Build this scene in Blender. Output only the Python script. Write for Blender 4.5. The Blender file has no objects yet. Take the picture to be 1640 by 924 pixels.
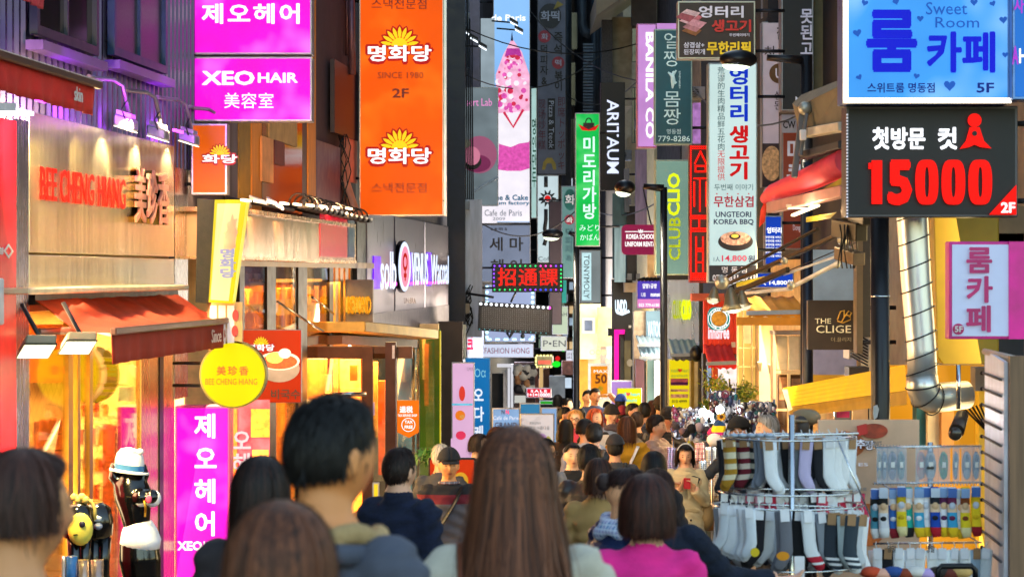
import bpy, math, random
import numpy as np
from mathutils import Vector, Matrix
random.seed(7); RNG = np.random.default_rng(7)
sc = bpy.context.scene; COL = sc.collection
# ---------------------------------------------------------------- camera, sky, sun, exposure
F = 3870.0                       # focal length in pixels of the 1640 px wide photograph
cd = bpy.data.cameras.new('camera'); cam = bpy.data.objects.new('camera', cd); COL.objects.link(cam)
cd.lens = F/1640*36; cd.sensor_width = 36; cd.shift_y = -22/1640; cd.clip_end = 600; cd.clip_start = .1
cam.rotation_euler = (math.pi/2, 0, 0); cam.location = (0, 0, 0); sc.camera = cam
cd.dof.use_dof = True; cd.dof.focus_distance = 26; cd.dof.aperture_fstop = 6.5
w = bpy.data.worlds.new('World'); sc.world = w; w.use_nodes = True
nt = w.node_tree; sky = nt.nodes.new('ShaderNodeTexSky'); sky.sky_type = 'NISHITA'; sky.sun_disc = False
SUN_EL, SUN_AZ = math.radians(6), math.radians(-12)
sky.sun_elevation = SUN_EL; sky.sun_rotation = SUN_AZ
nt.links.new(sky.outputs[0], nt.nodes['Background'].inputs[0]); nt.nodes['Background'].inputs[1].default_value = .15
sd = bpy.data.lights.new('sun', 'SUN'); sd.energy = .15; sd.angle = math.radians(12); sd.color = (1, .93, .85)
so = bpy.data.objects.new('sun', sd); COL.objects.link(so)
so.rotation_euler = (-(math.pi/2-SUN_EL), 0, -SUN_AZ)
sc.view_settings.view_transform = 'Standard'; sc.view_settings.look = 'None'; EV = 2.6; K = 2**-EV; sc.view_settings.exposure = EV   # K brings lamps and lit signs to the exposure of the dusk street
sc.view_settings.gamma = 1; sc.view_settings.use_curve_mapping = False; sc.view_settings.gamma = 1
sc.cycles.use_denoising = True
sc.cycles.max_bounces = 6; sc.cycles.diffuse_bounces = 3; sc.cycles.glossy_bounces = 3; sc.cycles.transparent_max_bounces = 12
sc.cycles.caustics_reflective = False; sc.cycles.caustics_refractive = False; sc.cycles.sample_clamp_indirect = 4
# ---------------------------------------------------------------- helpers
def srgb(h):
    if isinstance(h, str):
        h = [int(h[i:i+2], 16)/255 for i in (0, 2, 4)]
        return tuple(c/12.92 if c <= .04045 else ((c+.055)/1.055)**2.4 for c in h)
    return tuple(h)
MATS = {}
def nodes(m):
    m.use_nodes = True
    return m.node_tree, m.node_tree.nodes['Principled BSDF']
def M(name, col='808080', rough=.6, metal=0., var=.25, scale=6., bump=.0, bscale=60., stretch=(1, 1, 1), emit=0., ecol=None, coat=0., spec=.5, alpha=1.):
    """surface with noise-driven colour variation and fine relief"""
    if name in MATS: return MATS[name]
    m = bpy.data.materials.new(name); nt, b = nodes(m); c = srgb(col)
    L = nt.links.new
    tc = nt.nodes.new('ShaderNodeTexCoord'); mp = nt.nodes.new('ShaderNodeMapping'); mp.inputs['Scale'].default_value = stretch
    L(tc.outputs['Object'], mp.inputs[0])
    n = nt.nodes.new('ShaderNodeTexNoise'); n.inputs['Scale'].default_value = scale; n.inputs['Detail'].default_value = 5
    L(mp.outputs[0], n.inputs[0])
    mr = nt.nodes.new('ShaderNodeMapRange'); mr.inputs[1].default_value = .3; mr.inputs[2].default_value = .7
    mr.inputs[3].default_value = 1-var; mr.inputs[4].default_value = 1+var*.6; L(n.outputs[0], mr.inputs[0])
    mx = nt.nodes.new('ShaderNodeVectorMath'); mx.operation = 'SCALE'; mx.inputs[0].default_value = c; L(mr.outputs[0], mx.inputs['Scale'])
    L(mx.outputs[0], b.inputs['Base Color'])
    b.inputs['Roughness'].default_value = rough; b.inputs['Metallic'].default_value = metal
    b.inputs['Coat Weight'].default_value = coat; b.inputs['Specular IOR Level'].default_value = spec; b.inputs['Alpha'].default_value = alpha
    if metal or rough < .5:
        r2 = nt.nodes.new('ShaderNodeMapRange'); r2.inputs[3].default_value = max(.02, rough*.7); r2.inputs[4].default_value = min(1, rough*1.4); L(n.outputs[0], r2.inputs[0]); L(r2.outputs[0], b.inputs['Roughness'])
    if bump:
        n2 = nt.nodes.new('ShaderNodeTexNoise'); n2.inputs['Scale'].default_value = bscale; n2.inputs['Detail'].default_value = 4; L(mp.outputs[0], n2.inputs[0])
        bp = nt.nodes.new('ShaderNodeBump'); bp.inputs['Strength'].default_value = bump; bp.inputs['Distance'].default_value = .01
        L(n2.outputs[0], bp.inputs['Height']); L(bp.outputs[0], b.inputs['Normal'])
    if emit:
        b.inputs['Emission Strength'].default_value = emit*K
        if ecol: b.inputs['Emission Color'].default_value = (*srgb(ecol), 1)
        else: L(mx.outputs[0], b.inputs['Emission Color'])
    MATS[name] = m
    return m
def LIT(name, col='ff00ff', s=1., var=.06, scale=2.2, base=.10, hot=0., hcol='ffffff'):
    """back-lit acrylic / LED: the whole face gives off light, tubes behind make it a little uneven"""
    if name in MATS: return MATS[name]
    m = bpy.data.materials.new(name); nt, b = nodes(m); c = srgb(col); L = nt.links.new
    tc = nt.nodes.new('ShaderNodeTexCoord'); n = nt.nodes.new('ShaderNodeTexNoise'); n.inputs['Scale'].default_value = scale; n.inputs['Detail'].default_value = 2
    L(tc.outputs['Object'], n.inputs[0])
    mr = nt.nodes.new('ShaderNodeMapRange'); mr.inputs[1].default_value = .3; mr.inputs[2].default_value = .7; mr.inputs[3].default_value = s*(1-var)*K; mr.inputs[4].default_value = s*(1+var)*K
    L(n.outputs[0], mr.inputs[0]); L(mr.outputs[0], b.inputs['Emission Strength'])
    b.inputs['Emission Color'].default_value = (*c, 1)
    if hot:    # hot spots of the tubes behind, painted into the colour by noise
        h2 = nt.nodes.new('ShaderNodeMapRange'); h2.inputs[1].default_value = .52; h2.inputs[2].default_value = .75; h2.inputs[4].default_value = hot; L(n.outputs[0], h2.inputs[0])
        hm = nt.nodes.new('ShaderNodeMix'); hm.data_type = 'RGBA'; hm.inputs[6].default_value = (*c, 1); hm.inputs[7].default_value = (*srgb(hcol), 1); L(h2.outputs[0], hm.inputs[0]); L(hm.outputs[2], b.inputs['Emission Color'])
    b.inputs['Base Color'].default_value = (*[x*base for x in c], 1); b.inputs['Roughness'].default_value = .35; b.inputs['Specular IOR Level'].default_value = .1
    MATS[name] = m; return m
def GLASS(name='window_glass', tint='ffffff', refl=.12, rough=.02, alpha=.0):
    if name in MATS: return MATS[name]
    m = bpy.data.materials.new(name); m.use_nodes = True; nt = m.node_tree; nt.nodes.remove(nt.nodes['Principled BSDF'])
    L = nt.links.new; out = nt.nodes['Material Output']
    t = nt.nodes.new('ShaderNodeBsdfTransparent'); t.inputs[0].default_value = (*srgb(tint), 1)
    g = nt.nodes.new('ShaderNodeBsdfGlossy'); g.inputs['Roughness'].default_value = rough
    lw = nt.nodes.new('ShaderNodeLayerWeight'); lw.inputs[0].default_value = .25
    mr = nt.nodes.new('ShaderNodeMapRange'); mr.inputs[3].default_value = refl; mr.inputs[4].default_value = .75; L(lw.outputs['Fresnel'], mr.inputs[0])
    mx = nt.nodes.new('ShaderNodeMixShader'); L(mr.outputs[0], mx.inputs[0]); L(t.outputs[0], mx.inputs[1]); L(g.outputs[0], mx.inputs[2]); L(mx.outputs[0], out.inputs[0])
    MATS[name] = m; return m
def P(px, py, Y): return Vector(((px-820)/F*Y, Y, (440-py)/F*Y))
def gz(y):  # height of the street: it falls away from the camera
    return float(np.interp(y, [-60, 0, 4, 10, 17, 28, 36, 50, 90, 160], [1.2, -1.72, -1.95, -2.35, -2.82, -3.5, -3.74, -4.1, -4.9, -5.2]))
class MB:
    def __init__(s): s.v = []; s.f = []; s.mi = []; s.sm = []
    def add(s, vs, fs, mi=0, sm=False):
        o = len(s.v); s.v += [tuple(v) for v in vs]; s.f += [tuple(i+o for i in f) for f in fs]; s.mi += [mi]*len(fs); s.sm += [sm]*len(fs); return s
    def obox(s, o, u, v, w, mi=0):
        o, u, v, w = map(Vector, (o, u, v, w))
        vs = [o, o+u, o+u+v, o+v, o+w, o+u+w, o+u+v+w, o+v+w]
        fs = [(0, 3, 2, 1), (4, 5, 6, 7), (0, 1, 5, 4), (1, 2, 6, 5), (2, 3, 7, 6), (3, 0, 4, 7)]
        if u.cross(v).dot(w) < 0: fs = [f[::-1] for f in fs]
        return s.add(vs, fs, mi)
    def box(s, x0, x1, y0, y1, z0, z1, mi=0): return s.obox((x0, y0, z0), (x1-x0, 0, 0), (0, y1-y0, 0), (0, 0, z1-z0), mi)
    def pbox(s, px0, py0, px1, py1, Y, d, mi=0):
        a = P(px0, py1, Y); b = P(px1, py0, Y); return s.box(a.x, b.x, Y, Y+d, a.z, b.z, mi)
    def tube(s, pts, r, n=8, mi=0, cap=True, flat=None):
        pts = [Vector(p) for p in pts]; k = len(pts); rs = r if isinstance(r, (list, tuple)) else [r]*k
        vs = []; up0 = None
        for i, p in enumerate(pts):
            t = (pts[min(i+1, k-1)]-pts[max(i-1, 0)])
            t = t.normalized() if t.length > 1e-9 else Vector((0, 0, 1))
            if up0 is None:
                up0 = Vector((0, 0, 1)) if abs(t.z) < .9 else Vector((0, 1, 0))
            a = t.cross(up0); a = a.normalized() if a.length > 1e-6 else t.orthogonal().normalized()
            b = a.cross(t).normalized(); up0 = b
            ra = rs[i]; ra = ra if isinstance(ra, (tuple, list)) else (ra, ra)
            for j in range(n):
                an = 2*math.pi*j/n; vs.append(p+a*math.cos(an)*ra[0]+b*math.sin(an)*ra[1])
        fs = [(i*n+j, i*n+(j+1) % n, (i+1)*n+(j+1) % n, (i+1)*n+j) for i in range(k-1) for j in range(n)]
        o = len(s.f); s.add(vs, fs, mi, True)
        if cap:
            b0 = len(s.v)-k*n
            s.f += [tuple(b0+j for j in range(n-1, -1, -1)), tuple(b0+(k-1)*n+j for j in range(n))]; s.mi += [mi]*2; s.sm += [False]*2
        return s
    def rod(s, a, b, r, n=8, mi=0): return s.tube([a, b], r, n, mi)
    def ball(s, c, r, n=8, m=6, mi=0, z0=-1., z1=1.):
        c = Vector(c); r = r if isinstance(r, (tuple, list)) else (r, r, r); vs = []
        for i in range(m+1):
            t = math.acos(max(-1, min(1, z1+(z0-z1)*i/m))) if (z0, z1) != (-1, 1) else math.pi*i/m
            for j in range(n):
                a = 2*math.pi*j/n; vs.append((c.x+r[0]*math.sin(t)*math.cos(a), c.y+r[1]*math.sin(t)*math.sin(a), c.z+r[2]*math.cos(t)))
        fs = [(i*n+j, (i+1)*n+j, (i+1)*n+(j+1) % n, i*n+(j+1) % n) for i in range(m) for j in range(n)]
        return s.add(vs, fs, mi, True)
    def grid(s, rows, mi=0, sm=True, flip=False):
        n = len(rows[0]); vs = [p for r in rows for p in r]
        fs = [(i*n+j, i*n+j+1, (i+1)*n+j+1, (i+1)*n+j) for i in range(len(rows)-1) for j in range(n-1)]
        if flip: fs = [f[::-1] for f in fs]
        return s.add(vs, fs, mi, sm)
    def prism(s, pts, nrm, mi=0):
        pts = [Vector(p) for p in pts]; n = len(pts); nrm = Vector(nrm)
        return s.add(pts+[p+nrm for p in pts], [tuple(range(n))[::-1], tuple(range(n, 2*n))]+[(i, (i+1) % n, n+(i+1) % n, n+i) for i in range(n)], mi)
    def build(s, name, mats, parent=None, bevel=0., solid=0., kind=None, label=None):
        me = bpy.data.meshes.new(name); off = Vector(parent['base']) if parent is not None and 'base' in parent else Vector((0, 0, 0))
        me.from_pydata([(v[0]-off.x, v[1]-off.y, v[2]-off.z) for v in s.v], [], s.f)
        for m in (mats if isinstance(mats, (list, tuple)) else [mats]): me.materials.append(m)
        me.polygons.foreach_set('material_index', s.mi); me.polygons.foreach_set('use_smooth', s.sm)
        o = bpy.data.objects.new(name, me); COL.objects.link(o)
        if parent is not None: o.parent = parent; o['base'] = tuple(off)
        if bevel:
            b = o.modifiers.new('bevel', 'BEVEL'); b.width = bevel; b.segments = 1; b.limit_method = 'ANGLE'
        if solid:
            b = o.modifiers.new('thickness', 'SOLIDIFY'); b.thickness = solid
        if kind: o['kind'] = kind
        if label: o['label'] = label
        return o
def tag(o, label, cat, group=None):
    o['label'] = label; o['category'] = cat
    if group: o['group'] = group
    return o
def thing(name, label, cat, loc, group=None):
    o = bpy.data.objects.new(name, None); COL.objects.link(o); o.location = Vector(loc); o.empty_display_size = .1; o['base'] = tuple(loc)
    return tag(o, label, cat, group)
def copy_tree(o, loc=None, parent=None, label=None):
    kids = list(o.children); c = o.copy(); COL.objects.link(c)
    if parent is not None: c.parent = parent
    if loc is not None: c.location = Vector(loc)
    if label: c['label'] = label
    for k in kids: copy_tree(k, parent=c)
    return c
ORD = 'first second third fourth fifth sixth seventh eighth ninth tenth eleventh twelfth thirteenth fourteenth fifteenth sixteenth'.split()
def struct(mb, name, mats, **k):
    o = mb.build(name, mats, **k); o['kind'] = 'structure'; return o
def piece_copies(src, locs):
    """copies of one small piece (shared mesh) at offsets from it"""
    for l in locs:
        c = src.copy(); COL.objects.link(c); c.location = src.location+Vector(l)
# ---- lettering: real flat (or raised) letter shapes fitted into a rectangle
_TX = {}; TMP = bpy.data.scenes.new('glyph_workbench')   # removed again at the end
def glyphs(s, bold, vert, sp):
    k = (s, bold, vert, sp)
    if k not in _TX:
        cu = bpy.data.curves.new('t', 'FONT'); cu.body = '\n'.join(s) if vert else s; cu.offset = min(bold*.3, .005); cu.extrude = .5; cu.resolution_u = 2
        cu.align_x = 'CENTER'; cu.space_character = sp; cu.space_line = sp if vert else 1.
        o = bpy.data.objects.new('t', cu); TMP.collection.objects.link(o); TMP.view_layers[0].update(); dg = TMP.view_layers[0].depsgraph
        me = bpy.data.meshes.new_from_object(o.evaluated_get(dg)); bpy.data.objects.remove(o)
        v = np.empty(len(me.vertices)*3); me.vertices.foreach_get('co', v); v = v.reshape(-1, 3)
        fs = [tuple(p.vertices) for p in me.polygons]; bpy.data.meshes.remove(me)
        if bold > .012 and len(v):     # heavy weight: struck several times, as a sign painter would
            n = len(v); r = bold*.62; sh = [(math.cos(a)*r, math.sin(a)*r) for a in np.linspace(0, 2*math.pi, 7)[:-1]]
            vs = [v]; f2 = list(fs)
            for i, (dx, dy) in enumerate(sh): vs.append(v+np.array([dx, dy, .003*(i+1)])); f2 += [tuple(j+n*(i+1) for j in f) for f in fs]
            v = np.concatenate(vs); fs = f2
        if len(v):
            lo, hi = v.min(0), v.max(0); v = (v-lo)/np.maximum(hi-lo, 1e-6)
        _TX[k] = (v, fs)
    return _TX[k]
def text3(s, o, u, v, n, mat, par, bold=.0, vert=False, ext=.004, rot=0, sp=1., name='lettering', mi=0):
    """o lower-left corner, u / v full width and height vectors, n unit normal towards the reader"""
    g, fs = glyphs(s, bold, vert, sp)
    if not len(g): return None
    o, u, v, n = map(Vector, (o, u, v, n))
    if rot == -90: o, u, v = o+v, -v, u        # reads downwards
    elif rot == 90: o, u, v = o+u, v, -u       # reads upwards
    A = np.array([u, v, n*ext]); pts = g@A+np.array(o)
    mb = MB(); mb.v = [tuple(p) for p in pts]; mb.f = fs; mb.mi = [0]*len(fs); mb.sm = [False]*len(fs)
    return mb.build(name, mat, par)
def T(s, x0, y0, x1, y1, Y, mat, par, **k):
    a = P(x0, y1, Y); b = P(x1, y0, Y)
    return text3(s, (a.x, Y, a.z), (b.x-a.x, 0, 0), (0, 0, b.z-a.z), (0, -1, 0), mat, par, **k)
class Wall:
    """vertical wall through two plan points; off is measured towards the street"""
    def __init__(s, a, b, side):
        s.a = Vector((a[0], a[1], 0)); d = Vector((b[0]-a[0], b[1]-a[1], 0)); s.len = d.length; s.d = d.normalized()
        s.n = Vector((s.d.y, -s.d.x, 0)) if side == 'L' else Vector((-s.d.y, s.d.x, 0))
    def s_at(s, px, off=0.):
        o = s.a+s.n*off; k = (px-820)/F
        return (k*o.y-o.x)/(s.d.x-k*s.d.y)
    def p(s, px, py=None, off=0., z=None):
        t = s.s_at(px, off); q = s.a+s.n*off+s.d*t
        q.z = (440-py)/F*q.y if z is None else z
        return q
    def rect(s, px0, px1, py0, py1, off=0.):
        a = s.p(px0, py1, off); zt = s.p(px0, py0, off).z; b = s.p(px1, 0, off); b.z = a.z
        return a, b-a, Vector((0, 0, zt-a.z))
    def box(s, mb, px0, px1, py0, py1, o0, o1, mi=0):
        a, u, v = s.rect(px0, px1, py0, py1, o1 if o1 > o0 else o0)
        return mb.obox(a, u, v, s.n*(-abs(o1-o0)), mi)
    def text(s, st, px0, px1, py0, py1, off, mat, par, **k):
        a, u, v = s.rect(px0, px1, py0, py1, off)
        return text3(st, a, u, v, s.n, mat, par, **k)
LW = Wall((-5, 0), (-5+.08*60, 60), 'L')
RW = Wall((3.8, 0), (3.8, 60), 'R')
def area(name, loc, size, energy, col, rot=(0, 0, 0), sy=None):
    d = bpy.data.lights.new(name, 'AREA'); d.energy = energy; d.color = srgb(col); d.size = size
    if sy: d.shape = 'RECTANGLE'; d.size_y = sy
    o = bpy.data.objects.new(name, d); COL.objects.link(o); o.location = loc; o.rotation_euler = rot; return o
def point(name, loc, energy, col, r=.08, par=None):
    d = bpy.data.lights.new(name, 'POINT'); d.energy = energy; d.color = srgb(col); d.shadow_soft_size = r
    o = bpy.data.objects.new(name, d); COL.objects.link(o); o.location = loc
    if par is not None: o.parent = par; o.location = Vector(loc)-Vector(par['base'])
    return o
def spot(name, loc, tgt, energy, col, ang=80, r=.05, par=None):
    d = bpy.data.lights.new(name, 'SPOT'); d.energy = energy; d.color = srgb(col); d.spot_size = math.radians(ang); d.spot_blend = .6; d.shadow_soft_size = r
    o = bpy.data.objects.new(name, d); COL.objects.link(o); o.location = loc
    o.rotation_euler = (Vector(tgt)-Vector(loc)).to_track_quat('-Z', 'Y').to_euler()
    if par is not None: o.parent = par; o.location = Vector(loc)-Vector(par['base'])
    return o
# shared materials
BLACK = M('black_metal', '17181c', .4, .5, bump=.05); DARK = M('dark_steel', '2a2a30', .45, .6); STEEL = M('brushed_steel', 'b9b6b0', .28, 1., .15, 3, .15, 40, (6, 6, .6))
CHROME = M('chrome', 'd8dadc', .12, 1., .06); WHITE = M('white_paint', 'dcdcdc', .5); GREY = M('grey_paint', '8a8c92', .5); CREAM = M('cream_plaster', 'c9bb9e', .8, bump=.2)
WGLOW = LIT('white_letter_light', 'ffffff', 1.35); INK = M('black_print', '111114', .5, var=.05)
# ---------------------------------------------------------------- setting: street, buildings
mb = MB()
ys = list(range(-60, 0, 10))+[0, 4, 10, 17, 22, 28, 36, 50, 70, 90, 160, 400]
mb.grid([[(x, y, gz(y)) for x in (-200, -60, -12, -6, -3, 0, 3, 6, 12, 60, 200)] for y in ys], flip=False)
struct(mb, 'ground', M('asphalt', '3f3d3f', .85, var=.35, scale=9, bump=.5, bscale=180))
# stone paving of the pedestrian street, each slab its own piece near the open gap
mb = MB(); rs = []
for y in np.arange(16, 34, .6):
    for x in np.arange(-2.8, 3.6, .6):
        z = gz(y+.3)+.004+random.uniform(0, .004); sl = gz(y+.595)-gz(y+.005)
        mb.obox((x+.006, y+.006, z), (.588, 0, 0), (0, .588, sl), (0, 0, .03), random.choice((0, 1, 2)))
pv = struct(mb, 'paving', [M('paver_grey', '75716e', .7, bump=.3), M('paver_light', '8b8782', .7, bump=.3), M('paver_warm', '6c655f', .7, bump=.3)]); pv['kind'] = 'stuff'

def block(name, label, plan, z0, z1, wallmat, cat='building'):
    """building body: prism over a plan polygon"""
    t = thing(name, label, cat, (plan[0][0], plan[0][1], gz(plan[0][1])))
    MB().prism([(x, y, z0) for x, y in plan], (0, 0, z1-z0)).build('wall', wallmat, t)
    return t
def xl(Y, off=0): return -5+.08*Y+off
def ly(px, off=0.):
    return LW.p(px, 440, off).y
# --- left row -------------------------------------------------------
Y0, Y1, Y2, Y3, Y4 = 5., ly(47), ly(303), ly(572), ly(738)
dk = M('dark_render', '2b2a33', .8, bump=.2)
b1 = block('shop_building', 'building with the red shopfront at the left edge beside the steel facade', [(xl(Y0), Y0), (xl(Y1), Y1-.02), (xl(Y1)-6, Y1-.02), (xl(Y0)-6, Y0)], -4, 9, dk)
b2 = block('shop_building', 'building with the brushed steel sign panel and violet ribbed upper floor', [(xl(Y1)-.02, Y1), (xl(Y2)-.02, Y2), (xl(Y2)-6, Y2), (xl(Y1)-6, Y1)], .95, 9, dk)
b3 = block('shop_building', 'building with ochre pilasters above the glass noodle shop front', [(xl(Y2)-.02, Y2+.01), (xl(Y3)-.02, Y3), (xl(Y3)-6, Y3), (xl(Y2)-6, Y2+.01)], .55, 12, M('plum_render', '2e2230', .8))
b4 = block('shop_building', 'building clad in dark steel panels with white channel letters', [(xl(Y3)-.05, Y3+.01), (xl(Y4)-.05, Y4), (xl(Y4)-6, Y4), (xl(Y3)-6, Y3+.01)], -.95, 14, M('slate_cladding', '4c4a55', .35, .7, bump=.1))

# corrugated violet-lit upper floor (b1+b2): ribs are pieces
rib = M('ribbed_metal', '403a56', .3, .7, .2); LP = thing('ribbed_cladding', 'dark ribbed metal cladding lit violet above the steel sign panel', 'cladding', LW.p(0, 200, .02))
s0 = LW.s_at(-40); s1 = LW.s_at(300); 
def lpt(s, off, z): q = LW.a+LW.n*off+LW.d*s; q.z = z; return q
MB().obox(lpt(s0, 0, .95), LW.d*(s1-s0), (0, 0, 7), LW.n*.03).build('backing_sheet', M('cladding_sheet', '23222c', .4, .5), LP)
k = 0; first = None; s = s0+.1
while s < s1:
    if first is None:
        first = MB().prism([lpt(s, .03, 1.0), lpt(s+.09, .03, 1.0), lpt(s+.07, .075, 1.0), lpt(s+.02, .075, 1.0)], (0, 0, 6.8)).build('rib', rib, LP)
    else: piece_copies(first, [LW.d*(s-s0-.1)])
    s += .17
def lwindow(px0, px1, py0, py1, fm, gm, label, depth=.06, sill=None, bars=1, parent=None, name='window'):
    t = thing(name, label, 'window', LW.p(px0, py1, .1)) if parent is None else parent
    b = MB()
    a, u, v = LW.rect(px0, px1, py0, py1, .11); n = LW.n; f = .07
    b.obox(a, u, v.normalized()*f, n*depth); b.obox(a+v, u, -v.normalized()*f, n*depth)
    ud = u.normalized(); b.obox(a+v.normalized()*f, ud*f, v-2*v.normalized()*f, n*depth); b.obox(a+u+v.normalized()*f, -ud*f, v-2*v.normalized()*f, n*depth)
    for i in range(1, bars+1):
        if bars: b.obox(a+u*(i/(bars+1))-ud*.02+v.normalized()*f, ud*.04, v-2*v.normalized()*f, n*depth*.8)
    b.build('frame', fm, t)
    MB().obox(a+ud*f*.9+v.normalized()*f*.9+n*.01, u-ud*f*1.8, v-v.normalized()*f*1.8, n*.01).build('pane', gm, t)
    if sill is not None:
        MB().obox(a-ud*.1-Vector((0, 0, .12)), u+ud*.1, (0, 0, .07), n*.13).build('sill', sill, t)
    return t
vm = M('violet_flashing', '6a5890', .35, .4); bluef = M('blue_window_frame', '1d3558', .4, .3); dglass = M('dark_glass', '090b12', .08, 0, .3, spec=.9)  # violet wash light painted into the sill colour
lwindow(47, 147, -150, 55, M('window_frame_navy', '1b2133', .4), dglass, 'tall dark window above the red awning, in the violet ribbed wall', sill=vm)
w2 = lwindow(172, 258, -150, 88, bluef, M('mesh_glass', '2a2d33', .35, .2, .4, 60), 'blue framed window with wire mesh over the floodlights', sill=vm)
# --- red shopfront at the very left
redsh = thing('red_shopfront', 'glossy red shopfront panel at the left edge of the street', 'shopfront', LW.p(-40, 900, .1))
b = MB(); LW.box(b, -60, 26, 175, 820, 0, .16); b.build('fascia_panel', M('red_gloss_panel', 'd3102a', .2, 0, .15, emit=.28), redsh)  # fascia panel is given a glow of its own
b = MB(); LW.box(b, 26, 46, 190, 950, 0, .10); b.build('side_jamb', M('violet_steel', '77799c', .25, .9, .2, stretch=(5, 5, .4)), redsh)
b = MB(); LW.box(b, -60, 27, 820, 1050, 0, .22); b.build('plinth', M('red_base', 'a0142c', .4), redsh)
b = MB(); LW.box(b, -60, 7, 446, 525, .16, .24); b.build('notice_box', M('pale_box', 'b7c2cf', .4), redsh, bevel=.01)
LW.text('☆×≋◇', -30, 21, 388, 413, .165, WHITE, redsh, bold=.03)
MB().obox(LW.p(-60, 178, .9)-Vector((0,0,.0)), LW.p(26, 178, .9)-LW.p(-60, 178, .9), (0, 0, .05), LW.n*-.7).build('soffit', M('soffit_white', 'cfcfd8', .4), redsh)
b = MB(); LW.box(b, 14, 54, 170, 176, .3, .6); b.build('soffit_lamp', LIT('cool_tube', 'ffffff', 5), redsh)
# --- steel sign shop (b2): metal panel, glass front, pillars
st = M('streaked_steel', 'd8d0bc', .22, .88, .3, 1.4, .7, 14, (8, 8, .14)); ms = thing('steel_shopfront', 'glass and brushed steel shopfront with large metal sign panel', 'shopfront', LW.p(160, 1000, 0))
b = MB(); LW.box(b, 47, 279, 178, 404, 0, .10); b.build('steel_panel', st, ms, bevel=.006)
b = MB(); LW.box(b, 47, 279, 408, 466, 0, .10); b.build('steel_panel', st, ms, bevel=.006)
b = MB(); LW.box(b, 280, 301, 170, 640, 0, .06); b.build('edge_trim', M('steel_trim', '9c9aa6', .25, 1., .2, stretch=(6, 6, .5)), ms)
b = MB(); a, u, v = LW.rect(47, 303, 461, 472, .38); b.obox(a, u, v, -LW.n*.3); b.build('ledge', M('pale_ledge', 'd8c9a4', .4, .2), ms, bevel=.01)
b = MB(); LW.box(b, 30, 47, 470, 1000, .02, .08); b.build('post', M('worn_steel', 'a8a4a6', .25, 1., .06, 4, .12, 30, (5, 5, .5)), ms)
for x0, x1 in ((110, 117), (125, 129), (144, 149)):
    b = MB(); LW.box(b, x0, x1, 500, 1000, .0, .045); b.build('mullion', M('bronze_mullion', 'a8823a', .3, .8), ms)
b = MB(); LW.box(b, 226, 280, 560, 1000, .0, .05); b.build('pillar', M('bronze_pillar', 'c8a868', .25, .8, .05, 3, .08, 60, (6, 6, .3)), ms, bevel=.01)
b = MB(); LW.box(b, 256, 262, 560, 1000, .052, .06); b.build('pillar_channel', DARK, ms)
b = MB(); LW.box(b, 40, 302, 462, 500, -.1, .05); b.build('lintel', M('lintel_bronze', '4b3a22', .4, .6), ms)
g = GLASS('shop_glass', 'fff2d0', .06)
b = MB(); LW.box(b, 149, 226, 500, 1000, .02, .03); b.build('pane', g, ms)
b = MB(); LW.box(b, 47, 110, 500, 1000, .02, .03); b.build('pane', g, ms)
b = MB(); LW.box(b, 129, 144, 500, 1000, .02, .03); b.build('pane', g, ms)
# interior of b2
def room(name, label, s0, s1, z0, z1, depth, wm, fm, cm, cat='shop interior', W=LW):
    t = thing(name, label, cat, tuple(W.a+W.d*s0+Vector((0, 0, z0))))
    def q(s, o, z): r = W.a+W.d*s+W.n*(-o); r.z = z; return r
    MB().obox(q(s0, depth, z0), W.d*(s1-s0), (0, 0, z1-z0), -W.n*.1).build('back_wall', wm, t)
    MB().obox(q(s0-.0, 0.03, z0), -W.n*depth, (0, 0, z1-z0), -W.d*.08).build('side_wall', wm, t)
    MB().obox(q(s1+.0, 0.03, z0), -W.n*depth, (0, 0, z1-z0), W.d*.08).build('side_wall', wm, t)
    MB().obox(q(s0, 0.03, z1), W.d*(s1-s0), -W.n*depth, (0, 0, .08)).build('ceiling', cm, t)
    MB().obox(q(s0, 0.03, z0), W.d*(s1-s0), -W.n*depth, (0, 0, -.08)).build('floor', fm, t)
    return t, q
warm = M('warm_interior_wall', 'f0dcae', .7, var=.2, scale=1.5); wood = M('orange_wood', 'c89058', .5, var=.3, stretch=(1, 1, 8))
sA, sB = LW.s_at(47), LW.s_at(300)
ri, q = room('shop_interior', 'golden lit interior of the shop below the orange awning', sA, sB, -3.3, -.25, 3.2, warm, wood, M('ceiling_cream', 'e8d9b0', .7))
# tiled return wall, herringbone-ish squares as pieces
tl = M('wall_tile', 'e9c79a', .25, var=.12)
f0 = None; YT = 19.6; k45 = 9.2
for i in range(8):
    for j in range(13):
        cx, cy = 50+i*k45*1.0+(k45/2 if j % 2 else 0), 618+j*k45*1.45
        if cx > 116: continue
        c = P(cx, cy, YT-.02); r = k45/2/F*YT*.93
        if f0 is None: f0 = MB().prism([c+Vector((r, 0, 0)), c+Vector((0, 0, r*2.7)), c-Vector((r, 0, 0)), c-Vector((0, 0, r*2.7))], (0, -.012, 0)).build('tile', tl, ri); c0 = c
        else: piece_copies(f0, [c-c0])
b = MB(); b.pbox(-20, 600, 118, 1000, YT, .1); b.build('tiled_partition', M('tile_grout', 'a9855a', .8), ri)
b = MB(); b.pbox(-20, 520, 112, 612, YT-.15, .2); b.build('hood', M('copper_hood', 'c8702a', .3, .4), ri)
for k, (y0, y1, x0, x1) in enumerate([(808, 836, 55, 108), (782, 806, 58, 107), (757, 780, 62, 108)]):
    b = MB(); b.pbox(x0, y0-86, x1, y1-86, 19.1, .2); o = b.build('gift_box', M('orange_card', 'd9791e', .6, var=.2), bevel=.006); tag(o, ['lowest', 'middle', 'top'][k]+' orange card box stacked in the shop window', 'box', 'orange card boxes stacked in the window')
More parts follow.
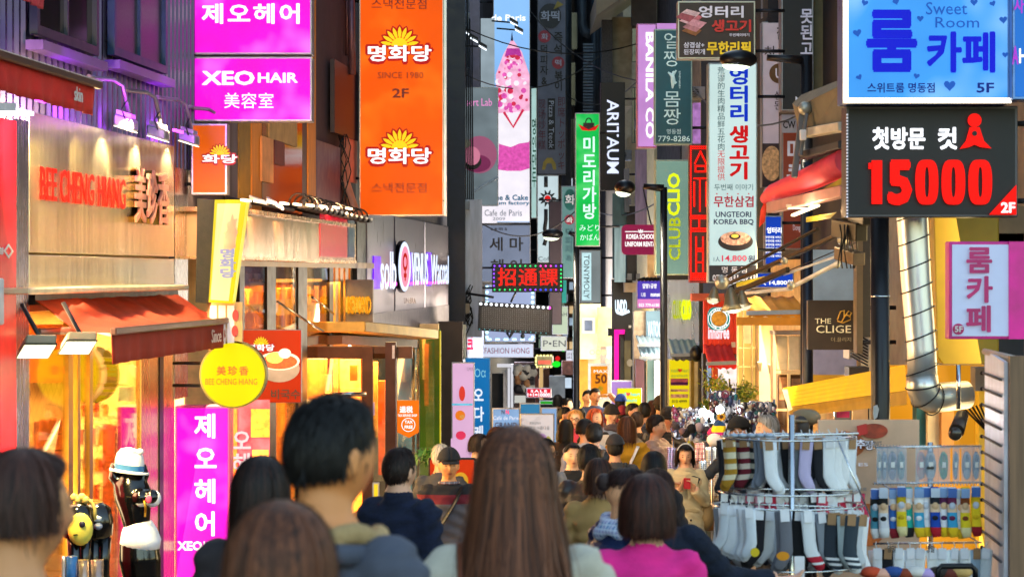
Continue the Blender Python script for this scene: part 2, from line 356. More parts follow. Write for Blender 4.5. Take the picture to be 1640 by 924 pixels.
b = MB(); b.pbox(50, 750, 110, 757, 19.05, .3); o = b.build('display_shelf', M('pale_shelf', 'cdb79a', .5)); tag(o, 'small shelf carrying the orange card boxes', 'shelf')
b = MB(); b.pbox(54, 675, 95, 720, 19.4, .02); t_ = b.build('menu_card', M('card_brown', '8a4a1c', .6), ri); 
b = MB(); b.pbox(70, 676, 80, 686, 19.38, .02); b.build('red_disc', M('red_print', 'd02030', .5), ri)
# sign reflections in the glass, built as glowing panels inside the window
inner = thing('display_poster', 'pink poster inside the glass behind the hatted mannequin', 'poster', LW.p(190, 900, -.8))
b = MB(); b.pbox(188, 652, 228, 930, 22, .06); b.build('panel', LIT('pink_panel', 'f0508a', .9), inner)
T('제오', 200, 662, 226, 790, 21.97, WGLOW, inner, bold=.02, vert=True)
b = MB(); b.pbox(165, 680, 184, 950, 21.6, .1); o = b.build('product_shelf', [M('red_goods', 'b8542c', .5, var=.5, scale=30)]); tag(o, 'narrow shelf of red goods behind the glass', 'shelf')
disc = thing('round_display_sign', 'large yellow disc sign hanging inside the shop window', 'sign', LW.p(165, 640, -.9))
c = P(148, 600, 21); b = MB(); ring = [c+Vector((math.cos(a)*.235, 0, math.sin(a)*.25)) for a in np.linspace(0, 2*math.pi, 33)[:-1]]
b.prism(ring, (0, .05, 0)); b.build('disc', LIT('yellow_disc', 'f4c81e', .8), disc)
g0 = None
for j in range(6):
    b = MB(); b.pbox(112, 668+j*44, 186, 671+j*44, 22.3, .3); b.build('shelf', M('pale_shelf'), ri)
    for i in range(11):
        if random.random() < .12: continue
        x0 = 114+i*6.5; b = MB(); b.pbox(x0, 668+j*44-16-14*random.random(), x0+5.2, 667.5+j*44, 22.35, .1); b.build('packed_goods', M('goods_%d' % ((i+j) % 3), ['c8402c', 'e8d8b0', 'd89030'][(i+j) % 3], .5), ri)
for x0, y0, x1, y1, c_ in ((152, 618, 160, 640, 'f0f0e8'), (190, 620, 214, 642, '9ab8c8'), (216, 622, 226, 640, 'e0e8d8')): b = MB(); b.pbox(x0, y0, x1, y1, 21.8, .02); b.build('window_sticker', M('sticker_'+c_, c_, .5), ri)
for i in range(3):
    MB().obox(q(sA+1+i*1.6, 1.2, -.3), LW.d*.8, -LW.n*.5, (0, 0, .03)).build('ceiling_lamp', LIT('warm_lamp', 'ffdca0', 7, 0), ri)
    area('shop_lamp', q(sA+1.2+i*1.6, 1.2, -.36), .8, 75, 'ffd88c')
# --- floodlights on gooseneck arms over the steel panel
def floodlight(i, px, py, aim, extra):
    base = LW.p(px, py, .05); t = thing('floodlight', extra, 'floodlight', base, 'floodlights on arms over the steel panel')
    n = LW.n; d = LW.d; Zv = Vector((0, 0, 1))
    top = base+n*.05
    pts = [top-d*.32, top-d*.12+Zv*.015, top+d*.0+n*.30, top+d*.06+n*.38-Zv*.05, top+d*.08+n*.40-Zv*.28]
    pts = [top-d*.35, top-d*.15, top+d*.05+n*.1, top+d*.12+n*.16-Zv*.04, top+d*.15+n*.2-Zv*.26]
    MB().tube(pts, .018, 8).build('arm', M('grey_arm', '8b8894', .35, .7), t)
    e = pts[-1]
    MB().obox(e-d*.1-n*.10-Zv*.10, d*.2, n*.16-Zv*.05, Zv*.09).build('housing', M('lamp_housing', '8a8f9c', .4, .6), t, bevel=.012)
    MB().obox(e-d*.09-n*.10-Zv*.105, d*.18, n*.155-Zv*.05, -Zv*.006).build('lens', LIT('flood_lens', 'fff0c8', 4, 0), t)
    b = MB()
    for j in range(5): b.obox(e-d*.09+d*.042*j-n*.08-Zv*.01, d*.008, n*.12-Zv*.04, Zv*.035)
    b.build('cooling_fins', GREY, t)
    MB().tube([e-d*.11-Zv*.06, e-d*.15-n*.02+Zv*.02, e-d*.10+Zv*.08, e-d*.02+Zv*.1], .006, 6).build('cable', BLACK, t)
    spot('flood_beam', e-Zv*.13-n*.02, aim, 60, 'ffe2a0', 105, .06, t)
for i, (px, py) in enumerate([(150, 128), (205, 148), (257, 160), (308, 175)]):
    floodlight(i, px, py, LW.p(px-10, 330, 0), ['floodlight nearest the red awning', 'second floodlight beside the red awning', 'third floodlight along from the red awning', 'floodlight beside the magenta signs'][i])
spot('flood_beam', LW.p(75, 185, .55), LW.p(90, 330, 0), 60, 'ffd890', 105, .06)
for px in (85, 150, 205, 262): spot('panel_uplight', LW.p(px, 190, .35), LW.p(px+6, 420, 0), 40, 'ffd880', 60, .03)  # spots without a housing, aimed down the steel panel
for px in (60, 130, 205, 280):   # violet LED wash of the upper storey
    b = MB(); LW.box(b, px, px+14, 168+(px-60)*.22-10, 170+(px-60)*.22-8, .32, .34); o = b.build('wash_light', LIT('violet_led', 'e040ff', 6, 0)); tag(o, ORD[(px-60)//70]+' violet wash light strip from the left at the foot of the ribbed wall', 'light', 'violet wash lights under the ribbed wall')
    spot('violet_beam', LW.p(px+7, 160+(px-60)*.22, .4), LW.p(px+10, -60, 0), 8, 'd030ff', 130, .1)
# raised letters on the steel panel
let = thing('channel_letters', 'raised red letter blocks and three steel characters on the brushed panel', 'sign', LW.p(62, 330, .1))
a, u, v = LW.rect(64, 200, 266, 320, .11)
text3('BEE CHENG HIANG', a, u, v, LW.n, LIT('red_letters', 'ff1e10', 1.15), let, bold=.010, ext=.008)
b = MB(); b.obox(a-LW.n*.1+Vector((0, 0, -.0)), -LW.d*.1, v, LW.n*.05); b.build('end_cap', LIT('end_cap_light', 'fff5e8', 1.0), let)
a, u, v = LW.rect(215, 268, 268, 356, .15)
for i, ch in enumerate('美珍香'):
    text3(ch, a+u*(i*.345), u*.3, v, LW.n, M('pink_metal', 'e89a88', .35, .4), let, bold=.02, ext=.02)
    text3(ch, a+u*(i*.345)-LW.n*.06, u*.3, v, LW.n, M('gold_side', 'a98448', .2, 1.), let, bold=.03, ext=.058)
# --- awnings on the left
def awning(name, label, W, px0, px1, pyt, drop, out, fm, vm_, val, cat='awning', thick=.004, seed=1, ripple=.02, z_out=None, arms=True, txt=None):
    """fabric sheet from wall to front bar, valance hanging below"""
    A = W.p(px0, pyt, .1); s0 = W.s_at(px0, .1); s1 = W.s_at(px1, .1); t = thing(name, label, cat, A); R = random.Random(seed)
    L = s1-s0; n = 44; ph = [R.uniform(0, 6) for _ in range(5)]
    def rp(f): return sum(math.sin(f*k*6.28+ph[i])*a for i, (k, a) in enumerate(((3, .4), (7, .3), (13, .25), (29, .15))))
    rows = []
    for i in range(13):
        g = i/12; row = []
        for j in range(n+1):
            f = j/n; q_ = A+W.d*(L*f)+W.n*(out*g)+Vector((0, 0, -drop*g-ripple*rp(f+.06*g)*math.sin(math.pi*g)*1.6-.05*math.sin(math.pi*g)))
            row.append(q_)
        rows.append(row)
    MB().grid(rows).build('canopy', fm, t, solid=thick)
    e = rows[-1]; nv = 60
    top = [e[0].lerp(e[-1], j/nv) for j in range(nv+1)]
    vr = [[p_+Vector((0, 0, -val*g))+W.n*(.012*math.sin(j*1.3+ph[0])+.014*math.sin(j*.41))*g for j, p_ in enumerate(top)] for g in (0, .33, .66, 1)]
    MB().grid(vr).build('valance', vm_, t, solid=thick)
    MB().obox(e[0]-W.d*.04+Vector((0, 0, -.02)), W.d*(L+.08), (0, 0, .055), W.n*.05).build('front_bar', M('awning_bar', '5c4038', .4, .5), t, bevel=.01)
    MB().obox(A-W.n*.1+Vector((0, 0, -.05)), W.d*L, (0, 0, .09), W.n*.13).build('roller_tube', DARK, t)
    if arms:
        for f in (.04, .93):
            a_ = A+W.d*(L*f)+Vector((0, 0, -.25)); m_ = A+W.d*(L*min(.9, f+.12))+W.n*out*.5+Vector((0, 0, -drop*.6-.1)); e_ = A+W.d*(L*f)+W.n*out*.97+Vector((0, 0, -drop-.02))
            MB().rod(a_, m_, .03, 6).rod(m_, e_, .025, 6).build('folding_arm', M('arm_paint', 'a89a90', .4, .4), t)
    if txt:
        s_, f0, f1, z0, z1, mt = txt; o_ = e[0]+W.d*(L*f0)+Vector((0, 0, -val*z1))+W.n*.03
        text3(s_, o_, W.d*(L*(f1-f0)), (0, 0, val*(z1-z0)), W.n, mt, t, bold=.0)
    return t
of = M('orange_canvas', 'b83a12', .75, var=.3, scale=5, bump=.3, bscale=300, stretch=(1, 1, 3)); ofv = M('red_canvas', '96240f', .8, var=.25, scale=4, bump=.3, bscale=250)
awning('orange_awning', 'orange red fabric awning with ripples over the golden shop window', LW, 50, 280, 477, .25, .59, of, ofv, .23, ripple=.035, txt=('Since 1933', .72, .90, .25, .75, M('pale_print', 'e8cfc4', .7)))
awning('red_awning', 'long red fabric awning over the red shopfront at the left edge', LW, -300, -22, -18, .29, .75, M('red_canvas_top', 'a01c18', .8, var=.2), M('bright_red_canvas', 'c81e18', .8, var=.2, bump=.3), .20, ripple=.01, seed=4, txt=('skin', .80, .865, .25, .72, WHITE), arms=False)
awning('striped_awning', 'pink striped awning corner at the very top left', LW, -300, -61, -127, .1, .55, M('pink_canvas', 'c63a4c', .7, var=.3, scale=20, stretch=(8, 8, 1)), M('pink_canvas2', 'c23048', .7, var=.3, scale=20), .1, seed=5, ripple=.0, arms=False)
# lamps under orange awning
for i, (x, y, rr) in enumerate([(128, 556, 0), (62, 562, 1)]):
    c = P(x, y, 16.4 if i == 0 else 15.6); t = thing('awning_lamp', ['square lamp shining under the middle of the orange awning', 'grey lamp under the near end of the orange awning'][i], 'lamp', c, 'square lamps under the orange awning')
    u_, v_, w_ = Vector((.20, 0, .0)), Vector((-.07, .10, -.085)), Vector((0, .05, .06)); o_ = c+Vector((-.08, -.05, .04))
    MB().obox(o_+w_*.15, u_, v_, w_).build('housing', M('lamp_body', '8e8a74', .4, .4), t, bevel=.01)
    MB().obox(o_-u_*.04-v_*.04, u_*1.08, v_*1.08, w_*.12).build('rim', BLACK, t)
    MB().obox(o_-w_*.05, u_, v_, w_*.04).build('lens', LIT('lamp_lens', 'fff6b0', 4, 0), t)
    MB().rod(c+Vector((0, .1, .06)), c+Vector((-.15, .2, .3)), .015).build('bracket', DARK, t)
    spot('lamp_beam', c+Vector((0, 0, -.1)), c+Vector((.1, .8, -2)), 40, 'ffe28a', 140, .08, t)
# ---------------------------------------------------------------- projecting signs
FRAME = M('sign_frame', '9a9aa0', .35, .7); DFRAME = M('sign_frame_dark', '222226', .4, .5)
def sign(label, x0, y0, x1, y1, Y, face, side='L', d=.2, frame=None, fr=.02, texts=(), group=None, brk=True, cat='sign', name='shop_sign', face2=None, inset=True):
    a = P(x0, y1, Y); b = P(x1, y0, Y); frame = frame or FRAME
    t = thing(name, label, cat, ((a.x+b.x)/2, Y+d/2, a.z), group)
    MB().box(a.x, b.x, Y, Y+d, a.z, b.z).build('cabinet', frame, t, bevel=.006)
    MB().box(a.x+fr, b.x-fr, Y-.008, Y, a.z+fr, b.z-fr).build('face', face, t)
    for tx in texts:
        s, r, mt = tx[:3]; k = tx[3] if len(tx) > 3 else {}
        k = dict(k); k.setdefault('ext', .006); T(s, *r, Y-.010, mt, t, **k)
    if brk:
        wx = (-5+.08*Y) if side == 'L' else 3.8
        ex = a.x if side == 'L' else b.x
        L = max(-.5, min(.35, wx-ex)); L = L if abs(L) > .15 else (.3 if side == 'R' else -.3)
        m = MB()
        for f in (.15, .85):
            z = a.z+(b.z-a.z)*f; m.rod((ex, Y+d/2, z), (ex+L, Y+d/2, z), .022, 6)
        m.build('wall_bracket', DARK, t)
    return t
def disc(par, px, py, rpx, Y, mt, d=.01, ry=None, name='disc', n=24, a0=0, a1=2*math.pi):
    c = P(px, py, Y); r = rpx/F*Y; r2 = (ry or rpx)/F*Y
    return MB().prism([c+Vector((math.cos(a)*r, 0, math.sin(a)*r2)) for a in np.linspace(a0, a1, n+1)[:-1 if a1-a0 > 6.2 else None]], (0, d, 0)).build(name, mt, par)
def poly(par, pts, Y, mt, d=.004, name='emblem'):
    return MB().prism([P(x, y, Y) for x, y in pts], (0, d, 0)).build(name, mt, par)
def dots(par, pts, Y, r, mt, name='led', n=6):
    m = MB()
    for x, y in pts:
        c = P(x, y, Y); m.prism([c+Vector((math.cos(a)*r, 0, math.sin(a)*r)) for a in np.linspace(0, 2*math.pi, n+1)[:-1]], (0, .01, 0))
    o = m.build(name, mt, par)
    if len(pts) > 1: o['kind'] = 'stuff'
    return o
MAG = LIT('magenta_acrylic', 'ff10e0', 1.05, .15, 2.4, hot=.6, hcol='ff90f4'); ORG = LIT('orange_acrylic', 'ff5c00', 1.0, .15, 1.4, hot=.5, hcol='ff9020')
R1 = LIT('lit_white_print', 'ffffff', 1.25, .03); DR = M('dark_red_print', '7a1408', .5, var=.05, emit=.12); BR = LIT('red_print_lit', 'd01818', .75); YF = LIT('yellow_print_lit', 'ffd21c', 1.1)
# hot spots of the tube lamps are painted by the uneven noise in the face
sign('magenta lightbox with four white Korean syllables, upper of two over the steel shop', 308, -40, 500, 88, 23.4, MAG, d=.25, texts=[('제오헤어', (323, 6, 480, 39), R1, dict(bold=.035, sp=1.15))])
sign('magenta lightbox with white Latin and Chinese lettering, lower of two', 308, 91, 500, 195, 23.4, MAG, d=.25, texts=[('XEO', (323, 114, 408, 137), R1, dict(bold=.05)), ('HAIR', (413, 117, 477, 133), R1, dict(bold=.04)), ('美容室', (359, 149, 438, 174), R1, dict(bold=.008, sp=1.05))])
t = sign('tall orange lightbox with two yellow flower emblems, high on the left', 575, -60, 711, 346, 34, ORG, d=.3, frame=M('frame_alu', 'a8a09a', .3, .8))
def flower(t, cx, cy, s, Y, txt='명화당', outline=BR, petals=9, white=R1):
    T(txt, cx-55*s, cy+0*s-1, cx+55*s, cy+33*s+1, Y, outline, t, bold=.12)
    m = MB(); m2 = MB()
    for i in range(petals):
        a = math.pi*(.06+.88*i/(petals-1))
        for mm, l, w_, dy in ((m, 33, 6.2, 0), (m2, 30, 3.0, -.006)):
            ux, uy = math.cos(a), math.sin(a); pts = []
            for f, g in ((.38, 0), (.55, .8), (.75, 1), (.92, .6), (1.04, 0), (.92, -.6), (.75, -1), (.55, -.8)):
                pts.append(P(cx+s*(ux*l*f-uy*w_*g), cy+4*s-s*(uy*l*f+ux*w_*g), Y+.001+dy))
            mm.prism(pts, (0, .004, 0))
    m.build('petal_outline', outline, t); m2.build('petals', YF, t)
    disc(t, cx, cy+4*s, 13*s, Y-.008, YF, d=.003, a0=0, a1=math.pi, name='flower_heart')
    T(txt, cx-51*s, cy+3*s, cx+51*s, cy+29*s, Y-.012, white, t, bold=.035)
T('스낵전문점', 595, -1, 683, 15, 33.95, DR, t, bold=.01); T('스낵전문점', 595, 293, 683, 309, 33.95, DR, t, bold=.01)
T('SINCE 1980', 605, 116, 678, 126, 33.95, DR, t); T('2F', 628, 142, 655, 157, 33.95, DR, t, bold=.03)
flower(t, 640, 70, 1, 33.985); flower(t, 640, 234, 1, 33.985)
b = MB(); b.pbox(711, -60, 715, 346, 34.02, .26); b.build('side_rim', M('rim_alu', 'c2c4c8', .3, .7), t)
# second orange box behind the floodlights
t = sign('orange lightbox with flower emblem half hidden behind the floodlights', 306, 198, 364, 312, 23.0, LIT('orange_face2', 'ff6a10', .8, .15), d=.2)
flower(t, 352, 246, .55, 22.98, txt='화당')
# round yellow sign
t = thing('round_sign', 'round yellow lit sign with red lettering beside the orange awning', 'sign', P(373, 655, 21.2))
c = P(373, 600, 21.6); r = 54/F*21.6
MB().prism([c+Vector((math.cos(a)*r, 0, math.sin(a)*r)) for a in np.linspace(0, 2*math.pi, 49)[:-1]], (0, .16, 0)).build('drum', M('drum_rim', '6a6440', .35, .7), t)
disc(t, 373, 600, 51, 21.58, LIT('yellow_acrylic', 'ffe600', .95, .05), name='face', n=48)
LR = M('lit_red_print', 'e0400c', .5, emit=.5)
T('美珍香', 347, 586, 398, 601, 21.54, LR, t, bold=.03, sp=1.35); T('BEE CHENG HIANG', 329, 606, 412, 616, 21.54, M('olive_print', '8a3a10', .5, emit=.15), t, bold=.005)
MB().rod(c+Vector((-r, .08, .1)), c+Vector((-r-.25, .1, .1)), .015).rod(c+Vector((-r, .08, -.1)), c+Vector((-r-.25, .1, -.1)), .015).build('wall_bracket', DARK, t)
# magenta standing column
t = sign('tall magenta light column with white syllables stacked downwards beside the pillar', 280, 650, 368, 960, 22.6, MAG, d=.3, brk=False, frame=M('pink_frame', 'd0409a', .4), texts=[('제오헤어', (311, 662, 347, 858), R1, dict(vert=True, bold=.035, sp=1.25)), ('XEO', (284, 866, 324, 881), R1, dict(bold=.06)), ('HAIR', (326, 866, 357, 878), R1, dict(bold=.04))])
b = MB(); b.box(-3.4, -2.9, 22.55, 22.95, gz(22.6), P(0, 955, 22.6).z); b.build('foot', DARK, t)
# tilted yellow lightbox
t = thing('tilted_lightbox', 'yellow and white lightbox leaning outward with a red splash emblem', 'sign', P(340, 482, 21.5))
q0 = [(344, 320), (395, 320), (372, 486), (334, 484)]; 
MB().prism([P(x, y, 21.4) for x, y in q0][::-1], (0, .25, 0)).build('box', LIT('yellow_face', 'ffe21a', .9, .1), t)
MB().prism([P(x, y, 21.38) for x, y in [(348, 326), (385, 326), (366, 482), (337, 480)]][::-1], (0, .01, 0)).build('face', LIT('pale_yellow_face', 'fff4a8', .95, .1), t)
MB().prism([P(x, y, 21.45) for x, y in [(316, 318), (344, 320), (334, 486), (313, 484)]][::-1], (0, .3, 0)).build('side', M('scuffed_black', '1d1917', .5, .3, .9, 14, .3), t)
poly(t, [(372, 342), (375, 352), (380, 350), (377, 362), (381, 372), (376, 386), (378, 396), (366, 402), (358, 400), (360, 388), (358, 376), (364, 368), (363, 356), (369, 354)][::-1], 21.36, M('faded_red_print', 'e08a70', .5, emit=.4), name='splash_emblem')
T('명화당', 351, 398, 378, 445, 21.35, LIT('pale_violet_print', 'b9b4dc', .8), t, vert=True, bold=.06)
# canopy shelf of snack shop with glass sign band, floodlight row etc.
sn = thing('glass_shopfront', 'glass noodle shopfront with mirrored steel band above it', 'shopfront', LW.p(450, 640, 0))
b = MB(); LW.box(b, 372, 570, 338, 410, .0, .5); b.build('sign_band', M('mirror_band', 'd8b088', .2, .6, .2, 2.5, .7, 2.2, (1.6, 1.6, .5)), sn)
b = MB(); LW.box(b, 372, 570, 331, 338, -.02, .56); LW.box(b, 372, 571, 410, 415, -.02, .56); b.build('band_trim', M('copper_trim', 'd8ac80', .25, .9), sn)
b = MB(); LW.box(b, 513, 556, 342, 411, .502, .508); b.build('reflective_film', M('red_film', 'e0203a', .15, .3, .5, 25, emit=.5), sn)  # film patches carry emission of their own
b = MB(); LW.box(b, 558, 568, 342, 412, .502, .508); b.build('reflective_film', M('blue_film', '3a4a78', .15, .3, .5, 25, emit=.25), sn)
for x0, x1 in ((384, 392), (428, 442), (478, 492), (528, 534)):
    b = MB(); LW.box(b, x0, x1, 415, 860, .0, .045); b.build('mullion', M('dark_bronze', '2c2115', .35, .7), sn)
for x0, x1 in ((392, 428), (442, 478), (492, 528)):
    b = MB(); LW.box(b, x0, x1, 425, 860, .02, .03); b.build('pane', GLASS('shop_glass2', 'ffe9c0', .1), sn)
b = MB(); LW.box(b, 384, 600, 414, 426, .0, .14); b.build('head_rail', M('bronze_rail', '8a7048', .35, .8), sn)
for x in (537, 545, 553, 561): b = MB(); LW.box(b, x, x+5, 418, 640, .0, .03); b.build('facade_fin', M('gold_fin', 'b08a50', .3, .8), sn)
s2a, s2b = LW.s_at(384), LW.s_at(600)
ri2, q2 = room('restaurant_interior', 'bright amber restaurant interior behind the glass noodle shopfront', s2a, s2b, -3.4, .35, 3.5, M('amber_wall', 'e8c890', .7, var=.3), wood, M('ceiling_amber', 'e0b060', .7))
hl = None; amb = LIT('amber_strip', 'ffb84a', 3.2, .3, 9)
for i in range(3):
    MB().obox(q2(s2a+.8+i*3.0, .5, -.1+.0), LW.d*2.0, -LW.n*1.6, (0, 0, .04)).build('ceiling_light', LIT('amber_lamp', 'ffcf86', 5, .0), ri2)
    area('restaurant_lamp', q2(s2a+1.8+i*3.0, 1.4, -.18), 1.2, 120, 'ffd088')
# backlit bottle/card shelves on the back: many upright slats
f0 = None; c0 = q2(s2a+.2, .9, -.55)
sl = M('amber_slat', 'c9812c', .5, var=.4, scale=12)
for j in range(3):
    MB().obox(q2(s2a+.1, .85, -1.25+j*.42), LW.d*(s2b-s2a-.3), -LW.n*.3, (0, 0, .03)).build('shelf', LIT('shelf_light', 'ffca70', 1.3, .2), ri2)
for j in range(3):
    for i in range(70):
        p_ = q2(s2a+.2+i*.118, .9, -1.22+j*.42)
        h_ = .3+.06*math.sin(i*1.7+j)
        if f0 is None: f0 = MB().obox(p_, LW.d*.075, -LW.n*.05, (0, 0, .3)).build('shelf_box', [sl], ri2); c0 = p_
        elif random.random() < .85: piece_copies(f0, [p_-c0])
for j in range(3):
    b = MB(); b.pbox(388, 486+j*36, 532, 489+j*36, 32.4, .25); b.build('shelf', LIT('shelf_light'), ri2)
    for i in range(34):
        x0 = 390+i*4.2; b = MB(); b.pbox(x0, 460+j*36+4*math.sin(i*2+j), x0+2.6, 486+j*36, 32.5, .08); b.build('bottle', M('amber_bottle_%d' % (i % 3), ['d89a40', 'f0c878', 'a86a20'][i % 3], .25), ri2)
area('shelf_lamp', P(460, 452, 32.2), 1.5, 30, 'ffc870')
# lit price panels seen deep inside
for i, (x0, x1, y0, y1, m_) in enumerate([(392, 426, 428, 458, LIT('menu_screen', '6a6ad8', .8, .5, 12)), (500, 524, 470, 520, LIT('poster_screen', 'd8a868', .9, .5, 14)), (448, 470, 480, 505, amb)]):
    b = MB(); LW.box(b, x0, x1, y0, y1, -.35, -.3); b.build('menu_board', m_, ri2)
T('한국국수 8000', 392, 446, 426, 452, LW.p(400, 450, -.28).y, WHITE, ri2, bold=.02)
# orange noodle poster
t = sign('orange poster of a soup bowl, hanging under the flower emblem', 388, 528, 483, 645, 24.4, LIT('orange_poster', 'f03c0c', .6, .1), d=.06, brk=True, fr=.006)
flower(t, 418, 550, .42, 24.38, petals=9)
disc(t, 447, 590, 33, 24.38, M('bowl_grey', '8e8884', .5, emit=.2), ry=22, name='bowl'); disc(t, 447, 578, 33, 24.376, M('bowl_rim', 'd8d0c8', .4, emit=.5), ry=15, name='bowl_rim'); disc(t, 447, 579, 29, 24.372, M('soup', 'b84a10', .4, emit=.3, var=.5, scale=40), ry=12, name='soup')
disc(t, 440, 573, 14, 24.368, M('noodle', 'f0c860', .4, emit=.5, var=.4, scale=60), ry=9, name='noodles'); disc(t, 456, 566, 10, 24.366, M('topping', 'f2e6d2', .4, emit=.6, var=.3, scale=60), ry=8, name='topping')
T('비국수', 434, 623, 481, 639, 24.375, M('near_black_print', '2a1008', .5), t, bold=.03)
for px in (390, 430, 470, 510, 550): spot('band_beam', LW.p(px, 326, .75), LW.p(px+8, 400, .4), 22, 'ffc080', 100, .04)
ls = thing('led_strips', 'warm LED strips under the eave above the mirrored band', 'light', LW.p(450, 330, .9))  # glowing strips added for their reflections in the band
for k in range(9):
    q_ = LW.p(385+k*21, 0, .95); q_.z = (440-(322+k*1.6))/F*q_.y; MB().obox(q_, LW.d*.35, (0, 0, .02), LW.n*.03).build('strip', LIT('strip_light', 'ffd8a0', 9, 0), ls)
# wooden menu frame beside awning
t = thing('menu_frame', 'small white framed menu with red drawings behind the orange awning', 'frame', P(360, 555, 21.6))
b = MB(); b.pbox(332, 484, 388, 560, 21.6, .08); b.build('frame', M('oak_frame', 'c8a070', .5), t)
for x in (336, 350, 364): b = MB(); b.pbox(x, 489, x+11, 555, 21.59, .01); b.build('sheet', M('menu_sheet', 'e8d8d8', .6, emit=.3), t)
for x, y in ((342, 520), (356, 535), (376, 530), (377, 505)): disc(t, x, y, 5, 21.58, M('red_sketch', 'c83a40', .6), ry=9, name='drawing')
# window stickers column (orange-white)
t = thing('sticker_window', 'shop door glass covered with pink and white lettering right of the magenta column', 'window', P(390, 900, 23.8))
b = MB(); b.pbox(368, 640, 432, 950, 23.8, .02); b.build('pane', M('sticker_pane', 'b8506a', .2, 0, .6, 5, emit=.35), t)
T('오헤', 372, 690, 402, 760, 23.78, LIT('pale_sticker', 'e8d8e8', .8), t, vert=True, bold=.03); T('후', 388, 770, 410, 800, 23.78, LIT('pale_sticker', 'e8d8e8', .8), t, bold=.03)
for (x0, y0, x1, y1, c_) in [(368, 655, 380, 800, 'e86a20'), (370, 800, 384, 860, 'd8c820'), (384, 840, 400, 900, '50a030'), (402, 655, 432, 700, 'e8902c'), (404, 720, 430, 740, 'f0b050')]:
    b = MB(); b.pbox(x0, y0, x1, y1, 23.785, .01); b.build('sticker', M('sticker_'+c_, c_, .5, emit=.35, var=.4, scale=20), t)
# --- B3 upper facade: pilasters, window, plum panel
up = thing('upper_facade', 'ochre and plum window bay between the magenta and orange signs', 'facade', LW.p(365, 330, .05))
oc = M('ochre_render', 'b06a10', .6, var=.25, stretch=(3, 3, .4), emit=.05)
for x0, x1, m_, o in ((365, 372, 'pl', .03), (372, 383, 'gr', .025), (383, 403, 'oc2', .04), (403, 419, 'oc', .05), (484, 494, 'pl', .03), (494, 506, 'oc', .05), (507, 545, 'plum', .05)):
    mm = {'pl': M('dark_plum_frame', '241c2c', .5), 'gr': M('grey_purple', '4c4456', .5), 'oc': oc, 'oc2': M('ochre_dark', '7a5a08', .6), 'plum': M('plum_panel', '3a2a4e', .45, .2)}[m_]
    b = MB(); LW.box(b, x0, x1, -80 if m_ != 'plum' else 224, 338, 0, o); b.build('pilaster', mm, up)
b = MB(); LW.box(b, 420, 484, -80, 338, .02, .05); b.build('pane', M('brown_glass', '3a2820', .12, .2, .4, 3), up)
b = MB(); LW.box(b, 432, 476, -80, 222, .05, .07); b.build('blind', M('blind_cream', '9a7a4a', .7, emit=.05), up)
b = MB(); LW.box(b, 420, 438, 218, 290, .055, .08); b.build('reflected_curtain', M('salmon_curtain', 'b87a48', .7, emit=.12), up)  # curtain reflection laid on the pane as a glowing sheet
b = MB(); LW.box(b, 440, 456, 224, 262, .055, .075); b.build('hanging_cloth', M('maroon_cloth', '5c1f22', .8), up)
b = MB(); LW.box(b, 536, 574, 95, 212, .02, .08); b.build('shutter_box', M('plum_black', '241420', .5), up)
m = MB(); m.tube([P(523, -60, 33), P(523, 180, 33)], .03).tube([P(535, -60, 33.2), P(536, 100, 33.2)], .05).tube([P(562, -20, 33.4), P(564, 120, 33.4)], .05).tube([P(556, -60, 33.6), P(556, 90, 33.6)], .03); m.build('conduit', M('conduit_plum', '6a4a58', .4, .5), up)
m = MB(); m.tube([P(552, 225, 33.4), P(552, 290, 33.4), P(562, 322, 33.3), P(570, 345, 33.2)], .07, 10); m.build('duct', M('salmon_duct', 'c07a5c', .5), up)
b = MB(); LW.box(b, 556, 572, 220, 290, .02, .06); b.build('fabric_panel', M('salmon_panel', 'c8705a', .7, emit=.06), up)
for k in range(6):
    x0 = 545+random.random()*15; y0 = 215
    m = MB(); m.tube([P(x0+math.sin(i*1.3+k)*7, y0+i*20, 32.9) for i in range(7)], .008, 5); m.build('loose_cable', BLACK, up)
# row of black spot lamps along the eave (things)
fl = None
for i in range(13):
    p_ = LW.p(478+i*8.2, 0, .62); z = (440-(329+i*1.9))/F*p_.y; p_.z = z
    if fl is None:
        fl = thing('eave_spotlight', 'first black spotlight from the left in the row under the eave', 'spotlight', p_, 'black spotlights along the eave'); p00 = p_
        MB().obox(p_-LW.d*.12-Vector((0, 0, .04)), LW.d*.24, LW.n*.14, (0, 0, .05)).build('body', BLACK, fl, bevel=.01)
        MB().tube([p_+Vector((math.cos(a)*.10, 0, .03+math.sin(a)*.10)) for a in np.linspace(0, 3.3, 8)], .012, 5).build('cable_loop', BLACK, fl)
        MB().rod(p_, p_-LW.n*.5+Vector((0, 0, .05)), .012).build('arm', BLACK, fl)
        MB().ball(p_+LW.n*.15, .02, 6, 4).build('glint', WHITE, fl)
    else: copy_tree(fl, loc=p_, label=ORD[i]+' black spotlight from the left in the row under the eave')
t = thing('led_floodlights', 'pair of pale LED floodlights lying over the glass sign band', 'floodlight', P(420, 325, 25))
for x0, y0, x1, y1 in ((398, 312, 428, 322), (426, 314, 452, 330), (384, 318, 400, 326)):
    b = MB(); b.obox(P(x0, y0, 25), P(x1, y1, 25)-P(x0, y0, 25), (0, 0, -.05), (0, .2, 0)); b.build('head', M('pale_head', 'c8c4cc', .35, .3, .5, 30), t, bevel=.01)
MB().rod(P(366, 318, 25), P(470, 337, 27), .02).build('rail', DARK, t)
